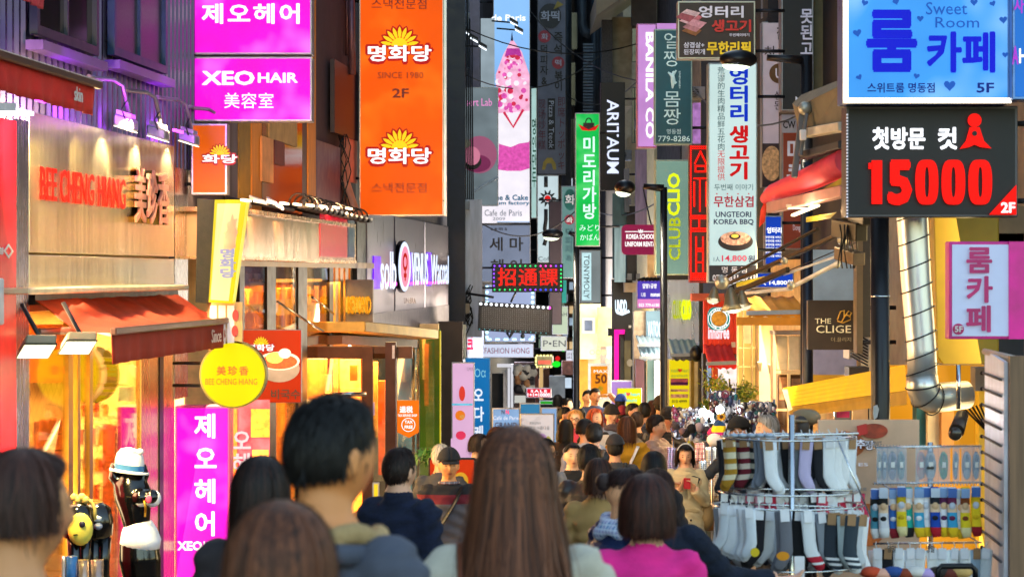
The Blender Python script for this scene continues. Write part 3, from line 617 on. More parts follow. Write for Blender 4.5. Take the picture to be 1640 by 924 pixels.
# gold letters box + canopy over door
t = thing('fascia_box', 'grey fascia box with glowing gold letters above the door canopy', 'sign', LW.p(560, 533, .1))
b = MB(); b.pbox(549, 448, 597, 533, 33.4, .3); b.build('cabinet', M('taupe_panel', '80746e', .45, .3), t); b = MB(); b.pbox(533, 448, 549, 536, 33.38, .6); b.build('side_panel', M('dark_taupe', '4c3f38', .5), t)
b = MB(); b.pbox(553, 476, 590, 500, 33.38, .02); b.build('halo_panel', LIT('gold_halo', 'ffc23c', .9, .2, 8), t)
T('BEYOND', 557, 474, 595, 503, 33.36, M('gold_letter', 'c08a20', .25, .9, emit=.25), t, bold=.06, ext=.06)
t = thing('door_canopy', 'brown and gold flat canopy over the restaurant door', 'canopy', P(540, 560, 32))
MB().obox(P(470, 533, 31.5), P(598, 545, 34)-P(470, 533, 31.5), (0, 0, .14), (.9, .6, 0)).build('slab', M('canopy_gold', 'b89858', .35, .6), t, bevel=.01)
MB().obox(P(470, 553, 31.5), P(598, 558, 34)-P(470, 553, 31.5), (0, 0, .12), (.6, .5, 0)).build('soffit_board', M('canopy_brown', '5a3822', .5), t)
for (x, y) in ((560, 555),): disc(t, x, y, 3, 31.4, LIT('downlight', 'fff0d0', 4), name='downlight')
m = MB(); m.tube([P(444, 483, 27), P(500, 520, 29), P(518, 530, 30)], .014, 6); m.tube([P(500, 476, 30), P(535, 503, 31)], .014, 6); m.build('turnbuckle', CHROME, t)
# door
t = thing('shop_door', 'bronze framed glass door with horizontal steel handle below the canopy', 'door', P(620, 830, 31))
b = MB(); b.pbox(484, 555, 660, 574, 31, .15); b.build('transom', M('bronze_door', '5a3a2c', .35, .7), t)
b = MB(); b.pbox(484, 574, 494, 900, 31, .15); b.build('jamb', M('gold_jamb', 'a07c3a', .3, .8), t)
b = MB(); b.pbox(580, 556, 597, 900, 30.9, .15); b.build('jamb', M('bronze_door', '5a3a2c'), t)
b = MB(); b.pbox(617, 548, 634, 900, 30.8, .2); b.build('jamb', M('brown_jamb', '4a2f28', .35, .6), t)
b = MB(); b.pbox(628, 553, 632, 574, 30.75, .03); b.build('door_closer', WHITE, t)
MB().tube([P(518, 635, 30.6), P(522, 631, 30.5), P(587, 631, 30.5)], .03, 8).build('handle', CHROME, t)
b = MB(); b.pbox(494, 574, 580, 900, 31.05, .02); b.build('pane', GLASS('shop_glass2'), t)
b = MB(); b.pbox(597, 566, 617, 900, 31.0, .02); b.build('pane', GLASS('shop_glass2'), t)
b = MB(); b.pbox(577, 644, 600, 665, 30.95, .02); b.build('notice', M('lilac_notice', 'b8a0c0', .5, emit=.3), t)
for x0, y0, x1, y1, c_ in [(496, 576, 512, 640, 'e8c894'), (514, 600, 530, 650, 'f4e8cc'), (532, 582, 540, 640, 'e0b070'), (544, 576, 576, 640, 'f0d8a0'), (560, 585, 572, 610, 'd86a30'), (598, 580, 604, 700, 'e8c878'), (606, 610, 616, 760, 'c85a28'), (498, 640, 560, 700, 'd09848')]:
    b = MB(); b.pbox(x0, y0, x1, y1, 31.6+random.random(), .2); o = b.build('display_case', M('case_'+c_, c_, .5, emit=.55, var=.4, scale=8)); tag(o, 'lit '+{'e8c894': 'tan cabinet', 'f4e8cc': 'white counter', 'e0b070': 'narrow amber cabinet', 'f0d8a0': 'wide cream wall shelf', 'd86a30': 'small orange box', 'e8c878': 'slim yellow cabinet', 'c85a28': 'tall rust red cabinet', 'd09848': 'low ochre counter'}[c_]+' behind the glass door', 'cabinet')  # cabinets glow by emission in place of interior light
area('door_lamp', P(560, 575, 32.2), 1.5, 45, 'ffc070')
# tax free banner
t = thing('pennant_sign', 'orange tax free pennant with white print by the green window', 'sign', P(655, 702, 30))
MB().prism([P(x, y, 30) for x, y in [(636, 641), (671, 641), (671, 692), (655, 701), (636, 692)]][::-1], (0, .03, 0)).build('panel', LIT('orange_pennant', 'ff7a10', .9), t)
T('退税', 640, 650, 661, 661, 29.98, R1, t, bold=.04); T('TAX REFUND SHOP', 637, 663, 668, 667, 29.98, R1, t, bold=.02)
T('TAX', 648, 673, 661, 678, 29.98, R1, t, bold=.04); T('FREE', 648, 681, 661, 686, 29.98, R1, t, bold=.04)
m = MB(); c = P(654, 680, 29.98); m.tube([c+Vector((math.cos(a)*.082, 0, math.sin(a)*.082)) for a in np.linspace(0, 6.2832, 25)], .004, 4); m.build('ring', R1, t)
# --- B4: steel cladding panels with letters, lower green windows
cl = thing('steel_cladding', 'slate steel cladding panels over the green shop windows', 'facade', LW.p(600, 540, 0))
pm = M('violet_steel_panel', '8a8798', .3, .95, .2, 2, .25, 12, (6, 6, .5))
for x0, x1 in ((588, 631), (633, 679), (681, 718)): b = MB(); LW.box(b, x0, x1, 338+(x0-588)*.19, 505+(x0-588)*.03, .0, .12); b.build('panel', pm, cl, bevel=.01)
b = MB(); LW.box(b, 575, 719, 505, 549, 0, .14); b.build('fascia_beam', M('slate_beam', '5a5866', .35, .8, .2), cl)
b = MB(); LW.box(b, 572, 588, 345, 505, .0, .1); b.build('corner_post', M('black_post', '15151b', .4), cl)
b = MB(); b.box(xl(Y4)-.3, xl(Y4)+.02, Y4, Y4+.5, -4.5, 12); b.build('corner_column', M('navy_column', '1f2230', .35, .5), cl)
b = MB(); b.pbox(700, 515, 741, 930, 44, .4); b.build('corner_column', M('brown_column', '2e2220', .4, .4), cl)
b = MB(); b.pbox(716, -80, 745, 520, 46.4, .3); b.build('corner_column', M('navy_column'), cl)
hx = thing('halo_letters', 'white channel letters with violet and pink halo on slate cladding', 'sign', LW.p(650, 470, .15))
VL = LIT('violet_glow', '7a20ff', 1.2, .5, 5); PL = LIT('pink_glow', 'ff2ad0', 1.2); WB = LIT('blue_white_letter', 'd4e4ff', 1.35)
b = MB(); LW.box(b, 599, 610, 410, 463, .12, .14); b.build('halo', VL, hx)
b = MB(); LW.box(b, 655, 661, 404, 458, .12, .14); LW.box(b, 685, 691, 404, 458, .12, .14); b.build('halo', VL, hx)
b = MB(); LW.box(b, 625, 636, 452, 458, .12, .2); LW.box(b, 655, 714, 452, 456, .12, .2); b.build('halo', PL, hx)
LW.text('solb', 609, 634, 402, 464, .42, WB, hx, bold=.010, ext=.008)
LW.text('VENUS', 659, 685, 404, 457, .34, WB, hx, bold=.010, ext=.008)
LW.text('Wacoal', 690, 718, 408, 456, .34, WB, hx, bold=.010, ext=.008)
c = P(647, 427, 38); m = MB(); m.prism([c+Vector((math.cos(a)*.10+.0, 0, math.sin(a)*.41)) for a in np.linspace(0, 2*math.pi, 33)[:-1]], (-.07, .2, 0)); m.build('oval_drum', M('dark_oval', '2c2e44', .3, .6), hx)
disc(hx, 648, 427, 10, 37.98, WB, ry=40, name='oval_face'); disc(hx, 649, 427, 7, 37.96, LIT('rose_face', 'ff9ab8', 1.0), ry=33, name='oval_emblem')
T('♀', 645, 405, 653, 450, 37.95, BR, hx, bold=.02)
T('UN:BRA', 647, 477, 666, 486, 38.2, M('dim_letter', '6a6470', .4), cl, bold=.02)
gw = thing('green_shop_window', 'tall shop window with green lit curtain beside the dark column', 'window', P(670, 760, 40))
b = MB(); b.pbox(672, 527, 705, 960, 41, .1); b.build('curtain', LIT('green_curtain', '3c6a12', .55, .5, 1.6), gw)
b = MB(); b.pbox(635, 530, 668, 960, 41, .1); b.build('back_panel', LIT('pale_cyan_panel', '7fb0a8', .5, .5, 3), gw)
for x0, x1, c_ in ((632, 636, 'dk'), (660, 664, 'dk'), (667, 671, 'dk'), (704, 706, 'yl')):
    b = MB(); b.pbox(x0, 530, x1, 960, 40.6, .15); b.build('mullion', DARK if c_ == 'dk' else LIT('yellow_edge', 'd8c020', .9), gw)
b = MB(); b.pbox(636, 530, 704, 960, 40.5, .02); b.build('pane', GLASS('window_glass'), gw)
for y in (560, 590, 625, 650): disc(gw, 667+random.random()*4, y, 2, 40.8, LIT('bulb_green', 'd8ff90', 3), name='bulb')
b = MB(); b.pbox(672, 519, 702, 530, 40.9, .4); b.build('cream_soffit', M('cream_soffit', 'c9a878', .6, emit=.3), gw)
# ---------------------------------------------------------------- middle distance, left row beyond the dark column
def stepblock(label, plan, z0, z1, mat, name='building', cat='building'): return block(name, label, plan, z0, z1, mat, cat)
pb = M('pale_blue_render', '9aa6bb', .8, var=.2, bump=.15); gb = M('grey_blue_render', '4a5266', .8, var=.3, bump=.15); wb = M('white_render', 'b8bcc6', .8, var=.2)
L5 = stepblock('pale blue rendered building just past the dark column on the left', [(-1.35, 47.2), (-1.0, 52), (-7, 52), (-7, 47.2)], -5, 14, pb)
L6 = stepblock('blue grey building behind the dessert poster on the left', [(-1.15, 52.2), (-.75, 62), (-7, 62), (-7, 52.2)], -5, 16, gb)
L7 = stepblock('dark building behind the dim grey pizza sign', [(-.8, 62.2), (.9, 86), (-8, 86), (-8, 62.2)], -6, 18, M('dusk_render', '333b4c', .8))
L8 = stepblock('far left building at the end of the street', [(.85, 86.2), (1.9, 112), (-9, 112), (-9, 86.2)], -7, 20, M('far_render', '5a5f6a', .8))
R8 = stepblock('far right building at the end of the street', [(2.45, 84), (2.9, 112), (12, 112), (12, 84)], -7, 20, M('dusk_render'))
END = stepblock('building closing the far end of the street', [(-6, 113), (10, 113), (10, 118), (-6, 118)], -8, 22, M('far_warm_render', '6a5a50', .8))
beige = M('beige_render', 'b5a890', .8, var=.2, bump=.2)
R7 = stepblock('dark building behind the black vertical sign', [(2.55, 66), (2.45, 83.8), (12, 83.8), (12, 66)], -6, 18, M('charcoal_render', '2c2c33', .8))
R6 = stepblock('beige rendered building high behind the black vertical sign', [(2.62, 57), (2.55, 65.8), (12, 65.8), (12, 57)], -6, 18, beige)
R5 = stepblock('cream building behind the green lit sign', [(3.0, 51), (2.7, 56.8), (12, 56.8), (12, 51)], -6, 3.2, M('cream_render', 'cbb98c', .8, var=.15))
R4 = stepblock('charcoal clad building with the pink lit doorway', [(3.2, 46), (3.05, 50.8), (12, 50.8), (12, 46)], -6, 12, M('charcoal_clad', '26272c', .5, .2))
R3 = stepblock('stone building with pale blue awnings', [(3.35, 43), (3.22, 45.8), (12, 45.8), (12, 43)], -6, 12, M('stone_clad', 'a49482', .7, var=.25))
R2 = stepblock('steel fronted building with green yellow letters', [(3.45, 38), (3.35, 42.8), (12, 42.8), (12, 38)], -6, 12, M('charcoal_render'))
R1b = stepblock('red fronted building beside the round teal sign', [(3.6, 34), (3.47, 37.8), (12, 37.8), (12, 34)], -5, 12, M('charcoal_render'))
R0 = stepblock('building with yellow lit glass and white pillar on the right', [(3.9, 27), (3.62, 33.8), (12, 33.8), (12, 27)], -5, .2, M('pale_warm_render', 'c8b592', .7))
R0u = stepblock('dark upper storeys above the cream shop bay on the right', [(4.0, 27.1), (3.72, 33.7), (12, 33.7), (12, 27.1)], .25, 12, M('upper_dark', '2c2a2c', .7))
Rn = stepblock('dark near building on the right behind the blue sign', [(4.3, 17.5), (4.15, 26.8), (12, 26.8), (12, 17.5)], -4.5, 8, M('tan_dark_render', '6a6258', .7))
# windows, pipes and units on plain facades (each a part of its building)
def fwin(par, x0, y0, x1, y1, Y, c='0e1420', fc='3a4250', lit=0, bars=1):
    f = MB(); f.pbox(x0, y0, x1, y1, Y, .06); fo = f.build('window', M('wf_'+fc, fc, .5), par)
    g_ = MB(); n = bars+1; wd = (x1-x0)/n
    for i in range(n): g_.pbox(x0+i*wd+.8, y0+1, x0+(i+1)*wd-.8, y1-1, Y-.012, .01)
    g_.build('pane', LIT('wp_'+c, c, lit, .4, 3) if lit else M('wp_'+c, c, .12, 0, .4, 3, spec=.8), fo)
for (x0, y0, x1, y1) in [(862, 300, 880, 360), (884, 300, 900, 380), (866, 392, 896, 440), (905, 100, 922, 170), (905, 20, 925, 80), (912, 190, 922, 290)]: fwin(L8, x0, y0, x1, y1, 86, '141c2c')
for (x0, y0, x1, y1) in [(880, 470, 905, 515), (862, 520, 884, 560)]: fwin(L8, x0, y0, x1, y1, 85.9, '8fa890', '55605a', .5)
for (x0, y0, x1, y1) in [(716, 60, 740, 130), (746, 20, 766, 110), (750, 140, 770, 210)]: fwin(L6, x0, y0, x1, y1, 52.1, '24406a', '93a4c4')
for (x0, y0, x1, y1) in [(905, 100, 935, 150), (905, 180, 930, 240), (940, 30, 958, 90), (938, 120, 956, 175)]: fwin(R7, x0+60, y0, x1+60, y1, 65.9, '141a22')
for (x0, y0, x1, y1) in [(1012, 20, 1030, 100), (1012, 140, 1020, 230), (1035, 0, 1050, 30)]: fwin(R5, x0, y0, x1, y1, 50.9, '181d26')
m = MB()
for x, r, yy in ((907, .12, 60), (912, .05, 60), (952, .09, 60), (957, .04, 60), (962, .03, 60)): m.tube([P(x, -80, yy), P(x, 330, yy)], r, 8)
m.tube([P(932, -80, 59), P(932, 40, 59), P(936, 52, 59), P(946, 56, 59)], .12, 10)
m.build('downpipe', M('pipe_grey', '3a4450', .5, .4), R6)
# beige overhang top middle
b = MB(); b.obox(P(955, 26, 50), (1.3, 0, .95), (0, 4, 0), (0, 0, .45)); b.build('soffit', M('soffit_beige', 'a89a84', .8, var=.1), R6)
b = MB(); b.pbox(980, 28, 1012, 170, 52, 3); b.build('beige_pier', M('beige_pier', 'a59a86', .8), R6)
b = MB(); b.pbox(964, 32, 981, 170, 51.5, .4); b.build('brick_strip', M('brick_grey', '5a5a5c', .9, var=.5, scale=40), R6)
b = MB(); b.pbox(1012, -80, 1052, 40, 50.5, .4); b.build('dark_bay', M('brown_bay', '3c332e', .7), R6)
m = MB()
for i in range(22): m.pbox(934, 70+i*5, 950, 73+i*5, 58, .1)
m.build('louvre', M('louvre_grey', '5c6a78', .5, .3), R6)
# cafe building signs
CY = LIT('sky_acrylic', '8ec4ff', .95, .15, .5)
t = sign('very tall pale blue lightbox with a pink berry cake picture', 790, -60, 849, 357, 52, CY, d=.35, fr=.015)
def blob(par, pts, Y, mt, name='picture_shape'): return poly(par, pts[::-1], Y, mt, name=name)
PKP = LIT('photo_pink', 'e858b8', .9, .25, 14); WHP = LIT('photo_white', 'f6f0fa', 1.0, .06, 4); PKL = LIT('photo_pale_pink', 'ffb8dc', .95, .2, 8); RDP = LIT('photo_red', 'e03058', .85, .2, 12)
blob(t, [(793, 175), (848, 172), (848, 355), (792, 355)], 51.985, WHP, 'white_ground')
blob(t, [(820, 62), (836, 84), (848, 120), (848, 178), (796, 182), (794, 120), (806, 88)], 51.98, PKL, 'berry_cone')
for k in range(80):
    yy = 88+random.random()*90; xx = 820+(random.random()-.5)*min(50, (yy-62)*.75)
    disc(t, xx, yy, 1.8+random.random()*3.2, 51.97-.00015*k, [RDP, PKP, WHP, PKL][k % 4], d=.003, n=10, name='berry')
blob(t, [(812, 78), (832, 78), (836, 92), (826, 88), (816, 89), (808, 92)], 51.955, M('magenta_flag', 'c030a0', .5, emit=.6), 'crown')
poly(t, [(820, 50), (822, 66), (818, 66)][::-1], 51.955, M('navy_print', '20306a', .5, emit=.1), name='tower')
m = MB(); m.tube([P(807, 180, 51.96), P(822, 204, 51.96), P(838, 176, 51.96)], .03, 5); m.build('ribbon', RDP, t)
blob(t, [(799, 230), (848, 226), (848, 270), (834, 274), (812, 274), (798, 272)], 51.97, PKP, 'cake_base'); blob(t, [(800, 210), (846, 207), (847, 228), (832, 230), (818, 236), (800, 231)], 51.966, WHP, 'cream_layer')
T('de Paris', 787, 24, 842, 34, 51.95, R1, t, bold=.03); T('Coffee & Cake', 772, 312, 846, 321, 51.95, M('teal_print', '1a6a90', .5, emit=.2), t, bold=.04)
T('premium factory', 768, 322, 848, 330, 51.95, M('teal_print'), t, bold=.04); T('Cafe de Paris', 776, 336, 836, 346, 51.95, M('slate_print', '4a5a6a', .5, emit=.1), t); T('2009', 789, 348, 809, 353, 51.95, M('slate_print'), t)
b = MB(); b.pbox(768, 308, 796, 357, 51.99, .3); b.build('lower_panel', WHP, t)
t = sign('tilted picture sign with a pink dessert plate and script lettering', 736, 140, 798, 330, 49.5, LIT('dessert_photo', '8a9aa2', .55, .35, 1.5), d=.2, brk=False)
T('Dessert Lab', 726, 158, 788, 170, 49.48, LIT('lit_rose', 'ff9ae0', .9), t, bold=.0)
disc(t, 768, 248, 28, 49.48, LIT('plate_pink', 'c06a90', .6), ry=30, name='plate'); disc(t, 764, 262, 22, 49.475, LIT('plate_shadowed', 'a03a70', .5), ry=14, name='plate_well')
disc(t, 756, 258, 15, 49.472, M('choc', '241416', .4), ry=14, name='chocolate_base'); disc(t, 756, 250, 13, 49.468, LIT('dessert_pink', 'e88aa8', .75), ry=15, name='mousse'); disc(t, 745, 230, 9, 49.465, LIT('leaf_grey', 'a8a890', .6), ry=7, name='garnish')
m = MB(); m.tube([P(758, 308, 49.46), P(776, 296, 49.46), P(798, 284, 49.46)], .03, 5); m.build('spoon', M('silver_print', '8a96a0', .4, emit=.3), t)
t = sign('brown shaded dessert sign edge directly right of the orange lightbox', 713, 78, 738, 284, 48.5, LIT('dim_brown_photo', '6a3a40', .45, .4), d=.2, brk=False)
disc(t, 716, 235, 20, 48.48, LIT('dim_pink_photo', '8a3050', .45), ry=24, name='plate')
t = sign('white menu fascia with scattered food pictures at the top beside the orange sign', 712, 58, 742, 86, 50.5, LIT('menu_strip', 'c8ccd0', .7, .4, 6), d=.1, brk=False)
# track lights on stems
for k, (xs, ys_, n_, Yy, lab) in enumerate([(716, 22, 5, 48.5, 'arm mounted sign lamp in the slanting row over the dessert signs'), (800, 34, 2, 51, 'arm mounted lamp before the tall pale blue cake sign')]):
    for i in range(n_):
        x, y = (xs+i*14, ys_+i*12.5) if k == 0 else (xs+22+i*8, ys_+i*12)
        t = thing('sign_lamp', ORD[i]+' from the left, '+lab, 'lamp', P(x, y, Yy), ('slanting row of sign lamps' if k == 0 else 'lamps before the cake sign'))
        MB().rod(P(x-34, y+2 if k == 0 else y, Yy+.3), P(x+2, y+3, Yy), .02, 6).build('arm', BLACK, t)
        MB().obox(P(x-6, y-2, Yy-.1), P(x+8, y+6, Yy-.1)-P(x-6, y-2, Yy-.1), (0, .16, 0), (0, 0, .06)).build('head', BLACK, t)
        MB().obox(P(x-5, y+2, Yy-.1), P(x+7, y+9, Yy-.1)-P(x-5, y+2, Yy-.1), (0, .12, 0), (0, 0, .02)).build('lens', LIT('cool_lens', 'e8f4ff', 3, 0), t)
b = MB(); b.pbox(752, -80, 768, 140, 51, .3); b.build('mullion', M('mauve_steel', '6a6478', .4, .5), L6)
b = MB(); b.pbox(770, 30, 792, 140, 51.3, .1); b.build('fabric_blind', LIT('pale_lit_sheet', 'b8ccd8', .6, .2), L6)
t = sign('grey sign with large black Korean syllables behind the red display', 770, 360, 850, 452, 55, LIT('lavender_dim', '8f9cb8', .62, .1), d=.2, texts=[('s e m a', (786, 365, 812, 369), INK, dict(bold=.03)), ('세 마', (784, 380, 838, 402), INK, dict(bold=.02)), ('헤 어', (786, 415, 836, 437), INK, dict(bold=.02))])
t = sign('white banner strip with green Korean letters between cake sign and grey sign', 850, 140, 860, 350, 56, LIT('mint_white', 'b8e0dc', .8, .1), d=.15, texts=[('명인만두', (852, 190, 859, 300), M('green_print', '0c6a50', .5), dict(vert=True, bold=.02))])
t = sign('unlit tall grey pizza sign with two columns of black letters', 860, -60, 907, 280, 58, M('dim_sign_face', '5a6070', .6, emit=.11, var=.15), d=.3, frame=DFRAME)  # unlit face with a faint glow put into its colour
disc(t, 881, 26, 18, 57.97, M('ink_navy', '22242e', .5), ry=20, name='emblem'); T('화떡', 866, 18, 896, 34, 57.96, M('dim_white', '9aa2b4', .5, emit=.1), t, bold=.02)
disc(t, 872, 59, 10, 57.97, M('dim_crimson', '8a2838', .5, emit=.12), name='emblem'); T('화', 867, 54, 878, 64, 57.96, M('dim_white'), t, bold=.02)
disc(t, 894, 101, 10, 57.97, M('dim_crimson'), name='emblem'); T('떡', 889, 96, 899, 106, 57.96, M('dim_white'), t, bold=.02)
T('덕피자&', 865, 72, 878, 136, 57.97, INK, t, vert=True, bold=.02); T('즉석', 887, 52, 901, 88, 57.97, INK, t, vert=True, bold=.02); T('볶이', 888, 114, 901, 146, 57.97, INK, t, vert=True, bold=.02)
T('现场炒年糕', 862, 160, 874, 240, 57.97, M('maroon_print', '5a2434', .5), t, vert=True); T('即席トッポッキ', 893, 156, 905, 272, 57.97, M('maroon_print'), t, vert=True)
b = MB(); b.pbox(877, 158, 889, 240, 57.98, .01); b.build('band', INK, t); T('Pizza & Tteok', 879, 162, 887, 238, 57.96, M('dim_white'), t, rot=-90)
blob(t, [(868, 272), (870, 260), (876, 253), (884, 253), (890, 262), (891, 272), (886, 272), (883, 262), (876, 262), (873, 272)], 57.97, M('dim_gold', '8a7a30', .5, emit=.1), 'arch_emblem')
blob(t, [(893, 2), (903, 8), (886, 16)], 57.95, M('dim_gold'), 'flag_emblem')
t = sign('white lit coffee sign with a red sun burst and black brush strokes', 860, 281, 895, 421, 56, LIT('white_lit2', 'cfe4ea', .85, .1), d=.2)
disc(t, 877, 318, 5, 55.97, LIT('red_dot', 'e01818', .9), name='sun')
m = MB()
for i in range(10): a = i*math.pi/5; m.tube([P(877+6*math.cos(a), 318+6*math.sin(a), 55.97), P(877+14*math.cos(a), 318+14*math.sin(a), 55.97)], [.04, .008], 4)
m.tube([P(874, 283, 55.97), P(874, 300, 55.97)], .05, 5).tube([P(874, 335, 55.97), P(874, 352, 55.97), P(872, 366, 55.97), P(875, 380, 55.97), P(871, 393, 55.97)], .05, 5); m.build('brush_stroke', INK, t)
T('Coffee', 862, 411, 893, 418, 55.97, INK, t)
t = sign('dark brown sign crossing the sun burst sign', 879, 322, 900, 520, 54.5, M('choc_face', '2a1a22', .5), d=.2, frame=DFRAME, brk=False)
t = sign('narrow white sign with green circle and red dot beside the green lightbox', 899, 298, 925, 446, 53, LIT('teal_white', '7aa8a4', .55, .1), d=.2)
disc(t, 913, 320, 10, 52.97, M('teal_disc', '0f5a50', .5, emit=.1), ry=17, name='emblem'); T('화', 905, 312, 921, 328, 52.96, WHITE, t, bold=.02); disc(t, 912, 352, 8, 52.97, M('dim_crimson'), name='emblem'); T('화', 907, 348, 917, 357, 52.96, WHITE, t, bold=.02)
T('덕피자&', 905, 366, 918, 418, 52.97, M('teal_ink', '0c3a40', .5), t, vert=True, bold=.02)
# red LED text display and dark LED display
t = sign('red LED message display with coloured border lights', 788, 422, 902, 468, 47.5, M('led_black', '140c12', .4), d=.22, frame=DFRAME)
RL = LIT('led_red', 'ff1408', 2.0, 0)
T('招通課', 797, 429, 894, 458, 47.47, RL, t, bold=.02, sp=1.1)
ledc = {c: LIT('led_'+c, c, 3, 0) for c in ('8040ff', '20c060', 'ff40c0', '3040ff', 'f0f8ff')}
m = MB()
for i in range(40): m.pbox(795.6+i*2.55, 428, 796.3+i*2.55, 459, 47.44, .005)
for j in range(13): m.pbox(795, 428.1+j*2.6, 896, 428.8+j*2.6, 47.436, .005)
m.build('matrix_grid', M('led_black'), t)
for i in range(14):
    for yy, cc in ((426, ['8040ff', '20c060', '20c060', 'ff40c0', '8040ff'][i//3]), (464, ['20c060', '20c060', '8040ff', '3040ff', '8040ff'][i//3])): dots(t, [(792+i*8.2, yy)], 47.44, .018, ledc[cc], n=6)
for j in range(5):
    dots(t, [(791, 432+j*6.4)], 47.44, .018, ledc['8040ff'], n=6); dots(t, [(898.5, 432+j*6.4)], 47.44, .018, ledc['20c060'], n=6)
t = thing('led_display', 'dark unlit LED display with a row of white border lights, tilted', 'sign', P(825, 533, 45))
fr4 = [P(767, 483, 45), P(885, 490, 45), P(884, 537, 45), P(765, 529, 45)]
MB().prism(fr4[::-1], (0, .2, 0)).build('cabinet', M('led_cabinet', '1c1c24', .5, .3), t, bevel=.01)
MB().prism([P(771, 490, 45), P(880, 496, 45), P(879, 531, 45), P(769, 524, 45)][::-1], (0, -.01, 0)).build('face', M('led_black2', '232228', .4, var=.1), t)
dots(t, [(770+i*8.35, 486.5+i*.48) for i in range(14)], 44.97, .028, ledc['f0f8ff']); dots(t, [(880, 493)], 44.96, .03, ledc['ff40c0'])
dots(t, [(773+i*3.0+.0*j, 493+j*3.2+i*.17) for i in range(36) for j in range(11)], 44.98, .006, M('led_lens_dim', '8a8a94', .3, emit=.15), n=4)
dots(t, [(768+i*8.2, 527+i*.5) for i in range(14)], 44.97, .014, M('led_teal_dim', '2a7a90', .3, emit=.4))
m = MB(); m.tube([P(748, 470, 45.3), P(790, 476, 45)], .025, 6).tube([P(826, 468, 45.2), P(818, 484, 45.2)], .02, 5); m.build('support_arm', BLACK, t)
t = sign('white lightbox with blinking cyan border lamps and black twig drawing', 776, 455, 858, 548, 56.5, LIT('white_violet', 'aab8e0', .85, .05), d=.2)
dots(t, [(780, 460+i*8) for i in range(11)]+[(853, 460+i*8) for i in range(11)], 56.45, .04, LIT('cyan_led', 'b0f4ff', 3)); 
m = MB()
for i in range(6): m.pbox(780+i*13.4, 542, 787+i*13.4, 545, 56.45, .02)
m.build('border_lamps', LIT('cyan_led'), t)
m = MB(); m.tube([P(812, 532, 56.44), P(816, 540, 56.44), P(822, 530, 56.44)], .04, 5).ball(P(837, 538, 56.44), (.05, .02, .07)); m.build('twig', INK, t)
sign('white fascia sign with thin dark red capital letters', 771, 550, 855, 573, 58, LIT('white_fascia', 'd4dcf4', 1.0, .05), d=.3, texts=[('FASHION HONG', (776, 557, 848, 566), M('maroon_ink', '8a2048', .5, emit=.1), dict(bold=.01))])
sign('pale green sign with thin capitals beyond the dark display', 884, 490, 910, 536, 66, LIT('pale_green', 'c8d8b8', .8), d=.2, texts=[('AH', (896, 500, 908, 506), INK)])
sign('pale cream sign with small red dot under the pale green sign', 866, 538, 908, 562, 66, LIT('pale_cream', 'd8dcc8', .85), d=.2, texts=[('P•EN', (870, 545, 906, 555), INK)])
t = sign('small grey sign ringed with dashed yellow lamps', 858, 570, 886, 587, 70, M('mud_face', '6a6a50', .5, emit=.3), d=.2)
m = MB()
for i in range(5): m.pbox(859+i*5.5, 568, 862+i*5.5, 570.5, 69.9, .02); m.pbox(859+i*5.5, 586, 862+i*5.5, 588.5, 69.9, .02)
for i in range(3): m.pbox(857, 571+i*5.5, 859.5, 574.5+i*5.5, 69.9, .02)
m.build('border_lamps', LIT('yellow_led', 'ffe880', 3), t); b = MB(); b.pbox(862, 577, 882, 583, 69.9, .02); b.build('band', M('brick_band', 'c05040', .5, emit=.4), t)
t = thing('round_lights_sign', 'round green and red lit emblem beside the dashed yellow sign', 'sign', P(891, 588, 69)); disc(t, 891, 583, 7, 68.9, LIT('green_lamp', '10e020', 1.2), ry=5, name='green_disc'); disc(t, 893, 574, 4, 68.88, LIT('red_dot'), name='red_disc'); disc(t, 902, 559, 4, 68.8, LIT('green_lamp'), name='green_disc')
# banners left: pink tea banner, blue karaoke-cafe banner
t = sign('tall pink banner with drink and dessert pictures leaning by the dark column', 723, 580, 760, 705, 43, LIT('pink_banner', 'e8b8e0', .85, .05), d=.08, brk=False)
for cx, cy, rx, ry, c_ in ((740, 630, 5, 12, 'e04030'), (737, 665, 8, 8, 'f08020'), (740, 667, 4, 3, 'd8b060'), (738, 697, 8, 7, 'e83a60')): disc(t, cx, cy, rx, 42.97, LIT('ban_'+c_, c_, .9), ry=ry, name='picture')
b = MB(); b.pbox(724, 646, 757, 649, 42.98, .01); b.build('divider', M('cyan_line', '50b0d8', .5, emit=.5), t); T('디저트', 748, 588, 758, 594, 42.97, INK, t)
b = MB(); b.pbox(722, 702, 757, 735, 42.98, .06); b.build('lower_panel', LIT('pink_banner'), t)
t = sign('tall blue banner with white Korean syllables behind the pink banner', 745, 573, 785, 740, 45, LIT('azure_banner', '1478c0', .75, .15), d=.1, brk=False, frame=M('blue_edge', '2a70a8', .4))
T('오다케', 758, 622, 775, 705, 44.97, LIT('white_soft_print', 'e8f0ff', 1.0), t, vert=True, bold=.04, sp=1.2); T('Oα', 760, 590, 778, 604, 44.97, LIT('cyan_soft', '90d8f0', .8), t)
t = sign('blue sandwich sign with grand opening lettering', 788, 653, 833, 780, 38, LIT('sky_board', '8ab4e8', .8, .15), d=.06, brk=False); NV = M('navy_ink', '101c4c', .5)
T('GRAND', 792, 676, 828, 685, 37.98, NV, t, bold=.03); T('OPEN', 800, 687, 836, 697, 37.98, NV, t, bold=.03); T('Café de Paris', 790, 666, 830, 672, 37.98, LIT('white_soft_print'), t); T('N', 803, 656, 808, 663, 37.97, NV, t, bold=.04); T('N', 810, 656, 815, 663, 37.97, M('mag_ink', 'c02080', .5), t, bold=.04)
t = sign('white poster with handwritten Korean lines and a pastel bouquet', 833, 662, 888, 785, 37, LIT('poster_white', 'e4dcdc', .8, .06), d=.05, brk=False)
